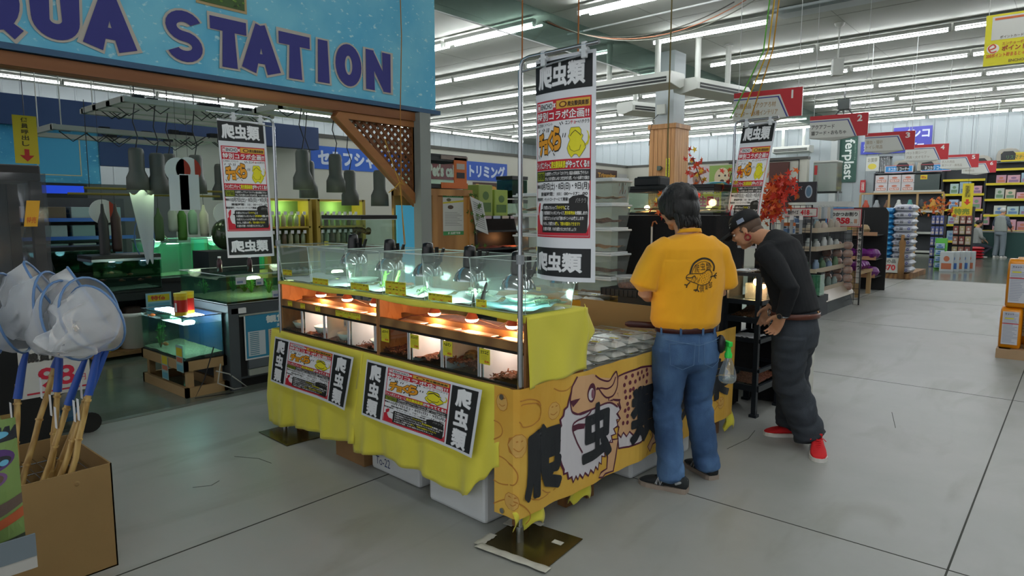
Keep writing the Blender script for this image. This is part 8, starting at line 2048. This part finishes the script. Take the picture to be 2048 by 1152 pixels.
# green sales tanks and the darker tank racks
def rackbase(lab, x, y, L_, W2, z):
 t = thing('tank_rack', lab, 'rack', (x, y, 0)); MB().box(0, L_, 0, W2, z - .05, z, BLACK).build('top', parent=t); MB().box(.02, L_ - .02, .02, W2 - .02, .0, z - .05, mat('dark_base', '#1c2226', .6)).build('base', parent=t)
rackbase('dark rack under the green sales tanks', -9.6, 3.35, .6, 1.62, .66)
for i in range(2):
 a = aquarium('pale green lit sales tank, %s from the hanging nets' % ordn(i), (-9.55, 3.4 + i * .82, .665), .52, .78, .5, 0, WATERG, mat('pale_rim', '#8fc0a8', .4), .88, True, 0, 'green sales tanks', 'aquarium', .008, None, 20 + i, mat('green_sheet', '#4aa884', .6))
 point((.3, .4, .44), 8.0, '#d0ffe4', .08, a)
 MB().tube([(.45, .15 + .02 * k, .5 + .06 * sin(k * .5)) for k in range(8)], .008, mat('hose', '#8fae7a', .4), 6).build('air_hose', parent=a)
rackbase('dark rack under the left sales tanks', -9.4, 1.0, .5, 2.1, .78)
for i in range(2): aquarium('dark sales tank with black hood, %s on the left rack' % ordn(i), (-9.35, 1.1 + i * 1.0, .785), .42, .9, .3, 0, WATERD, FR_B, .85, True, 1, 'dark sales tanks', 'aquarium', .02, BLACK, 30 + i)
t = thing('goods_rack', 'tall dark rack of small tanks below the blue printed wall', 'rack', (-10.9, 1.6, 0))
MB().box(0, .03, 0, 2.2, 0, 1.72, SHM).build('back_panel', parent=t)
for z in (.9, 1.15, 1.4): MB().box(0, .4, 0, 2.2, z, z + .02, SHM).box(.4, .41, 0, 2.2, z - .01, z + .04, mat('blue_strip', '#2a58a8', .4)).build('shelf', parent=t)
for z in (.921, 1.171, 1.421):
 for i in range(6):
  c_ = ['#6f8a8c', '#8a9a9c', '#5a4a3a', '#8a7a80', '#4a6a7a', '#9aa0a0'][(i * 5 + int(z * 4)) % 6]
  pack('boxed_tank', '%s tank kit, %s from the left on the %s shelf of the dark rack' % (['pale', 'grey', 'dark'][i % 3], ordn(i), ['lower', 'middle', 'upper'][int((z - .9) / .25)]), 'package', -10.68, 1.8 + i * .34, z, .26, .28, .17, c_, '#3a6a8a', 'boxed tanks on the dark rack')
t = thing('wall_screen', 'dark wall screen with bright blue top band under the printed wall', 'screen', (-10.95, 2.72, 1.45)); MB().box(0, .05, 0, .62, 0, .46, BLACK).build('screen_body', parent=t); MB().box(.05, .052, .03, .58, .33, .44, mat('blue_band', '#1c3fc0', .4, emit=.6)).build('screen_band', parent=t)
# timber bars with hanging goods
b = MB(); b.tube([(-7.6, 2.3, 1.755), (-7.6, 3.75, 1.75)], .012, mat('bamboo_bar', '#8a7a2a', .6), 8).tube([(-7.75, 2.2, 1.70), (-7.75, 3.75, 1.70)], .012, mat('bamboo_bar', '#8a7a2a'), 8); b.cyl((-7.6, 2.35, 1.75), (-7.6, 2.35, 2.62), .004, .004, BLACK, 5).cyl((-7.6, 3.7, 1.75), (-7.6, 3.7, 2.62), .004, .004, BLACK, 5)
b.build('hanging_bar', label='pair of slim bamboo bars hung with nets and bottles', cat='bar')
NETW = None and clear('net_mesh_white', '#f0f0f0', .0, .6, haze=.62, hcol='#d6dadc')
b = MB(); b.tube([(-7.5, 2.8 + .1 * cos(i * .52), 1.25 + .22 * sin(i * .52)) for i in range(12)], .006, mat('net_rim', '#3a5a8a', .5), 6, closed=True); b.grid(lambda u, v: V((-7.5 + .1 * v, 2.8 + .12 * (u - .5) * 2 * (1 - v * .7), 1.72 - .72 * v - .03 * sin(u * 9))), 10, 10, mat('net_cloth', '#a9aeb4', .8)); b.build('hanging_net', fix=False, label='pale grey cloth fishing net hanging from the bamboo bars', cat='net')
for i, (y, c_, h_) in enumerate(((3.05, '#2f4a26', .36), (3.2, '#9aa09a', .3), (3.3, '#3a6a1e', .4), (3.42, '#7fa08a', .34), (3.55, '#b8b4a4', .36), (2.62, '#3a2620', .5), (2.5, '#2a2a2a', .6))):
 MB().lathe([(0, 0), (.045, .0), (.05, .04), (.048, h_ * .7), (.02, h_ * .85), (.012, h_)], (0, 0, 0), flat(c_), 12).cyl((0, 0, h_), (0, 0, (1.72 - 1.68 + h_ + .08) if i else .51), .003, .003, BLACK, 4).build('hanging_item', loc=(-7.75, y, 1.68 - h_ - .08 if i else 1.2), label='%s item hanging from the bamboo bars' % ['dark green bottle', 'pale grey packet', 'bright green bottle', 'sea green pack', 'cream pack', 'dark brown bag', 'black bag'][i], cat='hanging goods', group='goods on the bamboo bars')
KOI = mat('koi_red', '#b03a26', .6)
for i, (x, y, z) in enumerate(((-7.2, 3.05, 1.95), (-7.2, 3.16, 1.96), (-7.6, 3.85, 1.52), (-7.6, 3.72, 1.50), (-7.9, 2.55, 1.52))):
 b = MB(); b.cyl((0, 0, .12), (0, 0, CZ - z), .002, .002, BLACK, 4).cyl((0, 0, 0), (.006, 0, 0), .13, .13, WHITE, 24).prism([(.13 * cos(a), .13 * sin(a)) for a in [radians(-60 + 12 * k) for k in range(11)]], lambda p, q, d: V((.007 + d, p, q)), .002, KOI); b.box(.011, .014, -.1, .1, -.42, -.05, PAPER) if i < 2 else None
 b.build('round_fan', loc=(x, y, z), label='round white and red card fan among the hanging goods, %s from the left' % ordn([1, 2, 4, 3, 0][i]), cat='fan', group='round white and red fans')
MB().ball((0, 0, .18), .15, .15, .18, mat('dark_green_glass', '#2c3a24', .15), 20, 12).build('glass_globe', loc=(-7.6, 3.72, 1.08), label='dark green glass globe left of the far poster', cat='globe')
MB().box(-.2, .2, -.3, .3, 0, 1.075, mat('dark_base', '#1c2226')).build('plinth', loc=(-7.6, 3.72, 0), label='dark plinth under the glass globe', cat='plinth')
# yellow-lit shelves of small bottles
for j, (y0, y1) in enumerate(((5.02, 5.72), (5.86, 6.72))):
 t = thing('lit_bottle_shelf', 'yellow timber shelf of small bottles, %s of the gate lattice' % ['far left', 'just left'][j], 'shelf', (-9.1, y0, 0)); YW = mat('yellow_pine', '#b39a3e', .6); W2 = y1 - y0
 for y in (0, W2): MB().box(-.15, .15, y - .03, y + .03, 0, 1.72, YW).build('upright', parent=t)
 for z in (1.0, 1.28, 1.69): MB().box(-.15, .15, 0, W2, z, z + .03, YW).build('shelf_board', parent=t)
 MB().box(-.16, -.14, 0, W2, 0, 1.7, mat('shelf_back_glow', '#6f8a5a', .7)).build('back_panel', parent=t); point((.0, W2 / 2, 1.6), 3., '#e0ffb0', .1, t)
 for li, z in enumerate((1.031, 1.311)):
  for i in range(6 + j):
   t2 = thing('bottle_pack', 'small pale bottle with white tag, %s along the %s shelf %s' % (ordn(i), ['lower', 'upper'][li], ['far left of the lattice', 'just left of the lattice'][j]), 'bottle', (-9.02, y0 + .08 + i * .105, z), 0, 'small bottles on the yellow shelves')
   MB().lathe([(0, 0), (.035, 0), (.035, .14), (.015, .17), (.015, .19), (0, .19)], (0, 0, 0), flat(['#8f9a7a', '#a9b89a', '#7a6a5a', '#b8b89a'][(i + li) % 4]), 10).build('bottle_body', parent=t2); MB().box(.055, .06, -.025, .025, .17, .22, PAPER).build('white_tag', parent=t2)
# timber notice cabinet with the glass cage on top
t = thing('notice_cabinet', 'orange timber cabinet with blue-lit tank window and a pinned notice', 'cabinet', (-6.0, 5.3, 0)); OP = wood('orange_pine', '#9a6a34', '#bd8a4c', (1, 1, .15))
MB().box(-.5, -.46, 0, .92, 0, 1.8, OP).build('back_panel', parent=t); MB().box(-.5, 0, 0, .92, 1.72, 1.8, OP).build('top_panel', parent=t)
for y in (.22, .86, -.02): MB().box(-.05, 0, y, y + (.09 if y else .05), 0, 1.72, OP).build('upright', parent=t)
MB().box(-.3, -.28, -.1, .22, .6, 1.6, mat('blue_window', '#4a9fc0', .3, emit=.35)).build('tank_window', parent=t); MB().box(-.06, -.03, .31, .86, .0, 1.72, OP).build('front_board', parent=t)
g = G(.36, .55); g.rect(.0, .47, .36, .55, '#3a8a4a', 1); g.text('爬虫類飼育', .06, .515, .33, .54, '#e0e4d8', 2, .02); g.text('最強のマニュアル', .06, .48, .33, .505, '#e0e4d8', 2, .02); g.poly([(0, .39), (.36, .42), (.36, .44), (0, .41)], '#c8b81e', 2); g.oval(.1, .44, .04, .02, '#5a5a3a', 2); g.oval(.13, .35, .05, .025, '#4a3a2a', 2)
for i in range(9): g.rect(.03, .12 + i * .02, .33 - (i % 3) * .04, .126 + i * .02, '#8a8a86', 1)
g.rect(0, 0, .36, .05, '#3a8a4a', 1); g.text('爬虫類飼育', .08, .01, .3, .04, '#e0e4d8', 2, .02); g.EPS = .001; g.build('pinned_notice', lambda x, y, d: V((-.028 + d, .42 + x, 1.23 + y)), parent=t, base='#c4c6be')
t = aquarium('orange and black glass cage with bright reflections on the timber cabinet', (-6.42, 5.36, 1.81), .42, .75, .38, 0, None, FR_B, 0, False, 0, None, 'glass_cage', .05, BLACK, 6)
OG = mat('orange_card', '#c8641e', .5); MB().box(.425, .435, .3, .76, .0, .07, OG).box(.425, .435, .52, .74, .07, .38, OG).box(.425, .435, .3, .76, .35, .40, flat('#8a7a70')).build('orange_card', parent=t); MB().box(.436, .438, .56, .7, .13, .2, BLACK).box(.436, .438, .56, .7, .24, .31, flat('#b0aaa0')).build('card_picture', parent=t)
# green boxed goods, exo tanks and black vivarium right of it
t = thing('vivarium_rack', 'black rack with dark vivarium and warm glow right of the timber cabinet', 'rack', (-6.5, 6.5, 0)); 
for z in (.55, 1.0, 1.245, 1.44): MB().box(0, .35, -.05, 1.05, z, z + .025, BLACK).build('shelf', parent=t)
MB().box(0, .02, -.05, 1.05, 0, 1.44, BLACK).box(0, .35, -.06, -.04, 0, 1.44, BLACK).box(0, .35, 1.04, 1.06, 0, 1.44, BLACK).build('frame', parent=t); MB().box(.02, .34, .0, .98, 1.27, 1.43, mat('vivarium_dark', '#1a120e', .2)).build('vivarium', parent=t)
for i in range(5): MB().box(.35, .356, .1 + i * .18, .24 + i * .18, 1.43, 1.47, flat(['#b8a0a8', '#a8b0c0', '#c0b0a0'][i % 3])).build('price_strip', parent=t)
MB().grid(lambda u, v: V((.05 + .28 * v, u, 1.03 + .04 * noise.noise(V((u * 9, v * 5, 3))))), 20, 6, mat('pink_gravel', '#8a4a3e', .9)).build('bedding', parent=t, fix=False); point((.25, .9, 1.15), 1.6, '#ffb070', .03, t)
for i, (y, w_, h_, c_) in enumerate(((6.50, .30, .42, '#8fa04a'), (6.84, .28, .36, '#9ab04a'), (6.72, .2, .25, '#7a943a'))):
 if i < 2: pack('terrarium_carton', '%s lime green boxed terrarium on the black rack' % ['larger', 'smaller'][i], 'carton', -6.32, y + w_ / 2, 1.467, .28, w_, h_, c_, '#4a6a2a', 'green cartons').rotation_euler = (0, 0, radians(90))
aquarium('green planted glass terrarium stacked at the right of the black rack', (-6.45, 7.18, 1.72), .3, .34, .28, 0, WATERD, FR_B, .9, False, 3, None, 'terrarium', .02, BLACK, 11); aquarium('low dark terrarium under the green planted one', (-6.45, 7.18, 1.467), .3, .34, .2, 0, None, FR_B, 0, True, 0, None, 'terrarium', .02, BLACK, 12)
g = G(.3, .42)
for i in range(12): g.rect(.04, .05 + i * .028, .26, .062 + i * .028, '#8a8c8a', 1)
g.EPS = .001; g.build('tilted_placard', lambda x, y, d: V((-5.95 + d, 6.12 + x * .8 + (.42 - y) * .25, 1.30 + y - x * .25)), base='#c6c8c4', label='tilted white text card hanging at the timber cabinet edge', cat='placard')
maple('green vine leaves down the right edge of the timber cabinet', [(-5.98, 6.24, 1.7), (-5.98, 6.26, 1.3), (-5.98, 6.24, .9)], 40, 13, .045, ('#4a6a2a', '#5f7a34', '#7a8a3a'))
t = thing('goods_board', 'black board with white characters behind the corner pole', 'sign', (-4.35, 5.75, 0)); g = G(.5, .34); g.text('爬虫類', .05, .05, .45, .28, '#c4c8c8', 2, .06); g.EPS = .0012; g.build('board', lambda x, y, d: V((d, x, 1.62 + y)), parent=t, base='#141a18'); MB().box(-.03, -.005, .0, .04, 0, 1.96, BLACK).box(-.03, -.005, .46, .5, 0, 1.96, BLACK).build('leg', parent=t)
# film-wrapped cabinet at the left edge
t = thing('wrapped_cabinet', 'black-framed tank cabinet wrapped in clear film at the left frame edge', 'cabinet', (-5.6, -.3, 0))
MB().box(0, .6, 0, 1.58, 1.70, 1.80, BLACK).build('hood', parent=t, bevel=.01); MB().box(0, .6, 0, 1.58, 0, .98, BLACK).build('base', parent=t)
for y in (0, 1.52): MB().box(.55, .6, y, y + .06, .98, 1.7, BLACK).box(0, .05, y, y + .06, .98, 1.7, BLACK).build('post', parent=t)
MB().box(.02, .04, .03, 1.55, .98, 1.7, mat('tank_dusk', '#33404a', .3)).build('back_pane', parent=t)
FILM = clear('cling_film', '#d4dade', .06, .18, haze=.05, hcol='#8f9aa0')
MB().grid(lambda u, v: V((.615 + .02 * noise.noise(V((u * 5, v * 7, 1))), 1.60 * u, .95 + .8 * v)), 24, 14, FILM).grid(lambda u, v: V((.62 - .64 * u, 1.60 + .05 * noise.noise(V((u * 5, v * 6, 2))) * (1 - abs(v - .5)), .9 + .85 * v)), 14, 14, FILM).build('cling_film', parent=t, fix=False)
g = G(.07, .16); g.text('特売', .01, .02, .06, .06, '#b85a1e', 1, .02); g.EPS = .001; g.build('price_tag', lambda x, y, d: V((.645 + d, 1.46 + x + y * .15, 1.42 + y)), parent=t, base='#c99a1e')
# price board, blue cart, white sack beyond the nets
t = thing('price_stand', 'white price board with big red price numerals beyond the fishing nets', 'price sign', (-4.62, 1.02, 0)); g = G(.36, .30); g.text('98', .09, .05, .28, .17, '#b81e3a', 2, .02); g.text('円', .30, .06, .335, .10, '#b81e3a', 2, .0); g.rect(.03, .02, .34, .03, '#a81e34', 2); g.text('観賞魚用品', .04, .21, .33, .27, '#2a2a2a', 2, .05); g.EPS = .001
g.build('board', lambda x, y, d: V((d, x - .02, .42 + y)), parent=t, base='#b8bab6'); MB().cyl((-.02, .16, 0), (-.02, .16, .6), .012, .012, STEEL).box(-.12, .08, .06, .26, 0, .02, BLACK).build('stand', parent=t)
t = thing('hand_cart', 'blue hand cart with black wheel behind the price board', 'cart', (-5.35, 1.45, 0)); MB().box(-.3, .3, -.25, .0, .12, .15, mat('cart_blue', '#1c4a6a', .5)).beam((-.1, -.02, .12), (-.15, .03, .48), .04, .05, mat('cart_blue', '#1c4a6a')).build('frame', parent=t)
for x in (-.2, .22): MB().cyl((x, .03, .07), (x + .04, .03, .07), .07, .07, BLACK, 18).build('wheel', parent=t)
MB().bag((0, 0, 0), .3, .25, .28, mat('white_sack', '#a8aaa6', .6)).build('sack', loc=(-5.3, 1.3, .152), label='white sack lying on the blue cart', cat='sack')
t = thing('paper_roll_pack', 'white pack with red round mark on the left tank rack', 'package', (-6.6, 1.75, 0)); MB().box(-.2, .2, -.18, .14, 0, .72, SHM).build('pedestal', parent=t); MB().box(-.14, .14, -.14, .12, .72, .98, WHITE).build('pack_body', parent=t, bevel=.04); MB().cyl((.14, -.05, .86), (.143, -.05, .86), .06, .06, flat('#b03a30'), 18).build('red_mark', parent=t)

# ============================================================ foreground left: nets in the cardboard box
t = thing('cardboard_bin', 'open brown cardboard box in the left foreground holding the net handles', 'box', (-3.04, .95, 0))
w_ = .56; hb = .455; th = .006
MB().box(-th, 0, -w_, 0, 0, hb, CARD2).box(-w_, -w_ + th, -w_, 0, 0, hb, CARD2).box(-w_, 0, -th, 0, 0, hb, CARD2).box(-w_, 0, -w_, -w_ + th, 0, hb, CARD2).box(-w_, 0, -w_, 0, 0, th, CARD2).build('box_body', parent=t)
MB().cyl((.0, -.13, .405), (.003, -.13, .405), .012, .006, CARD2, 12).build('dent', parent=t)
b = MB()
for i in range(13): b.cyl((-w_ + .02, -w_ + .03 + i * .042, hb - .075), (-.02, -w_ + .03 + i * .042, hb - .075), .0022, .0022, STEEL, 5)
for i in range(4): b.cyl((-w_ + .08 + i * .14, -w_ + .02, hb - .078), (-w_ + .08 + i * .14, -.02, hb - .078), .003, .003, STEEL, 5)
b.build('wire_grid', parent=t)
BAM = wood('bamboo', '#a07c44', '#c8a868', (6, 6, .8), .45, 3); BLH = mat('blue_grip', '#1c4aa0', .45); RIMB = mat('net_hoop_blue', '#5a7fae', .4)
NET = clear('net_mesh', '#f4f6f8', .0, .7, haze=.42, hcol='#d9dde0'); NET2 = clear('net_mesh_dense', '#f4f6f8', .0, .7, haze=.42, hcol='#e2e5e8')
spec = [ # foot in box, top of handle (x,y,z), hoop tilt direction, size, label
 ((-3.18, .66, .02), (-3.14, .74, .88), (.2, .9), .145, 'rightmost'), ((-3.22, .62, .02), (-3.24, .72, .90), (-.3, .8), .17, ''), ((-3.26, .74, .02), (-3.23, .79, .90), (.1, .7), .16, ''), ((-3.16, .60, .02), (-3.32, .60, .92), (-.5, .3), .17, ''),
 ((-3.24, .56, .02), (-3.35, .66, .90), (-.7, .5), .16, ''), ((-3.30, .66, .02), (-3.20, .88, .93), (.6, .9), .15, ''), ((-3.34, .60, .02), (-3.42, .52, .92), (-.6, .1), .18, ''), ((-3.28, .52, .02), (-3.30, .48, .93), (-.2, -.3), .17, ''), ((-3.12, .72, .02), (-3.06, .80, .90), (.9, .6), .15, '')]
PL_ = [(-3.06, .94, 1.07), (-3.16, .88, 1.06), (-3.26, .84, 1.10), (-3.34, .72, 1.09), (-3.36, .86, 1.16), (-3.24, .97, 1.14), (-3.44, .60, 1.12), (-3.32, .58, 1.08), (-3.10, .93, 1.09)]
NR = [(-.4, .85, .25), (.75, .55, .25), (.6, .75, .1), (.5, .8, .2), (.3, .8, .5), (.2, .85, .45), (.5, .7, .4), (.6, .6, .3), (.85, .4, .2)]
for i, (ft, tp, dr_, r_, _) in enumerate(spec):
 ft = V(ft); tp = V(tp); c0 = V(PL_[i]); nn_ = V(NR[i]).normalized()
 lab = 'white fishing net on a bamboo pole, ' + ['hoop facing us at the right of the bunch', 'its hoop edge-on at the middle front', 'second hoop edge-on at the middle front', 'low at the left of the bunch', 'rising at the rear left', 'rising at the rear right', 'farthest left, cut by the frame', 'lowest at the frame edge', 'small, tucked under the rightmost hoop'][i]
 t = thing('fishing_net', lab, 'fishing net', ft, 0, 'fishing nets in the cardboard box')
 up_ = V((0, 0, 1)); e2 = (up_ - nn_ * up_.dot(nn_)).normalized(); lw_ = c0 - e2 * r_; tp = V((lw_.x * .75 + tp.x * .25, lw_.y * .75 + tp.y * .25, lw_.z - .13))
 tp = tp - ft; c0 = c0 - ft
 b = MB(); pts = [V((0, 0, 0)).lerp(tp, k / 10) + V((.003 * sin(k * 2 + i), .003 * cos(k * 3), 0)) for k in range(11)]; b.tube(pts, [.0135 - .0002 * k for k in range(11)], BAM, 10)
 for k in range(1, 10, 2): b.tube([pts[k] - (tp.normalized() * .004), pts[k] + tp.normalized() * .004], .0155, BAM, 10)
 b.build('bamboo_pole', parent=t)
 up_ = V((0, 0, 1)); e2 = (up_ - nn_ * up_.dot(nn_)).normalized(); e1 = e2.cross(nn_)
 low = c0 - e2 * r_
 MB().tube([tp - tp.normalized() * .06, tp.lerp(low, .5), low], [.017, .015, .01], BLH, 8).build('grip', parent=t)
 MB().box(-.011, .011, -.017, -.0145, 0, .09, PAPER).build('price_sticker', parent=t, loc=tuple(tp * .80))
 hoop = [c0 + e1 * r_ * .92 * cos(a * 2 * pi / 28) + e2 * r_ * sin(a * 2 * pi / 28) for a in range(28)]
 MB().tube(hoop, .0052, RIMB, 7, closed=True).build('hoop', parent=t)
 def f(u, v, c0=c0, e1=e1, e2=e2, nn_=nn_, r_=r_, i=i):
  a = u * 2 * pi; k = 1 - v; q = r_ * (k ** .6); w2 = .045 * noise.noise(V((cos(a) * 2.2, sin(a) * 2.2, v * 3 + i * 5))) * min(1, v * 4)
  return c0 + e1 * (q * .92 * cos(a) + w2) + e2 * (q * sin(a) + w2 * .6) - nn_ * (.20 * v ** .8 + w2) + V((0, 0, -.05 * v * v))
 MB().grid(f, 32, 14, NET2, closed_u=True).build('net_bag', parent=t, fix=False)
# package and white tray at the lower left corner
TR_ = mat('tray_white', '#b4b2ac', .6)
t = thing('display_tray', 'white-edged display tray at the lower left corner of the frame', 'tray', (-2.19, .46, 0)); MB().box(-.42, .0, -.4, .02, .50, .535, TR_).build('tray_edge', parent=t); MB().box(-.005, .002, -.4, .02, .535, .60, mat('tray_grey', '#6d7880', .5)).box(-.4, -.03, -.35, -.03, 0, .5, CARD2).build('tray_side', parent=t)
t = thing('soil_bag', 'printed green, purple and orange product bag on the corner tray', 'bag', (-2.262, .432, .536)); 
def pk(u, v): return V(((.5 - u) * 0 + .0 + .05 * sin(v * pi) * sin(u * pi), -.13 + .17 * u, .39 * v))
PKM = voro('printed_package', '#4a6a2a', '#8a4a2a', 14, .35, (1, 1, 1), '#7f9a5a', 0)
MB().grid(pk, 12, 14, PKM).grid(lambda u, v: pk(u, v) * 1.0 - V((.05 + .05 * sin(u * pi) * sin(v * pi), 0, 0)), 12, 14, PKM).build('bag_body', parent=t, fix=False)
g = G(.17, .39)
g.rect(0, .33, .17, .37, '#141a24', 1); g.oval(.12, .35, .03, .010, '#5fa8c8', 2); g.oval(.10, .285, .06, .03, '#4a2a6a', 1); g.oval(.12, .28, .03, .014, '#141a24', 2); g.oval(.13, .275, .012, .008, '#5fa8c8', 3); g.oval(.09, .235, .045, .022, '#6a4a7a', 1); g.oval(.09, .235, .035, .016, '#5a4a3a', 2)
g.poly([(0, .06), (.17, .10), (.17, .13), (0, .09)], '#a8502a', 1); g.poly([(0, .0), (.17, .0), (.17, .05), (0, .03)], '#2a3424', 1); g.poly([(0, .1), (.17, .14), (.17, .17), (0, .15)], '#5a4a44', 1); g.EPS = .0008
g.build('bag_print', lambda x, y, d: pk(x / .17, y / .39) + V((.002 + d, 0, 0)), parent=t, base='#6f8a4a', cutx=8, cuty=8)
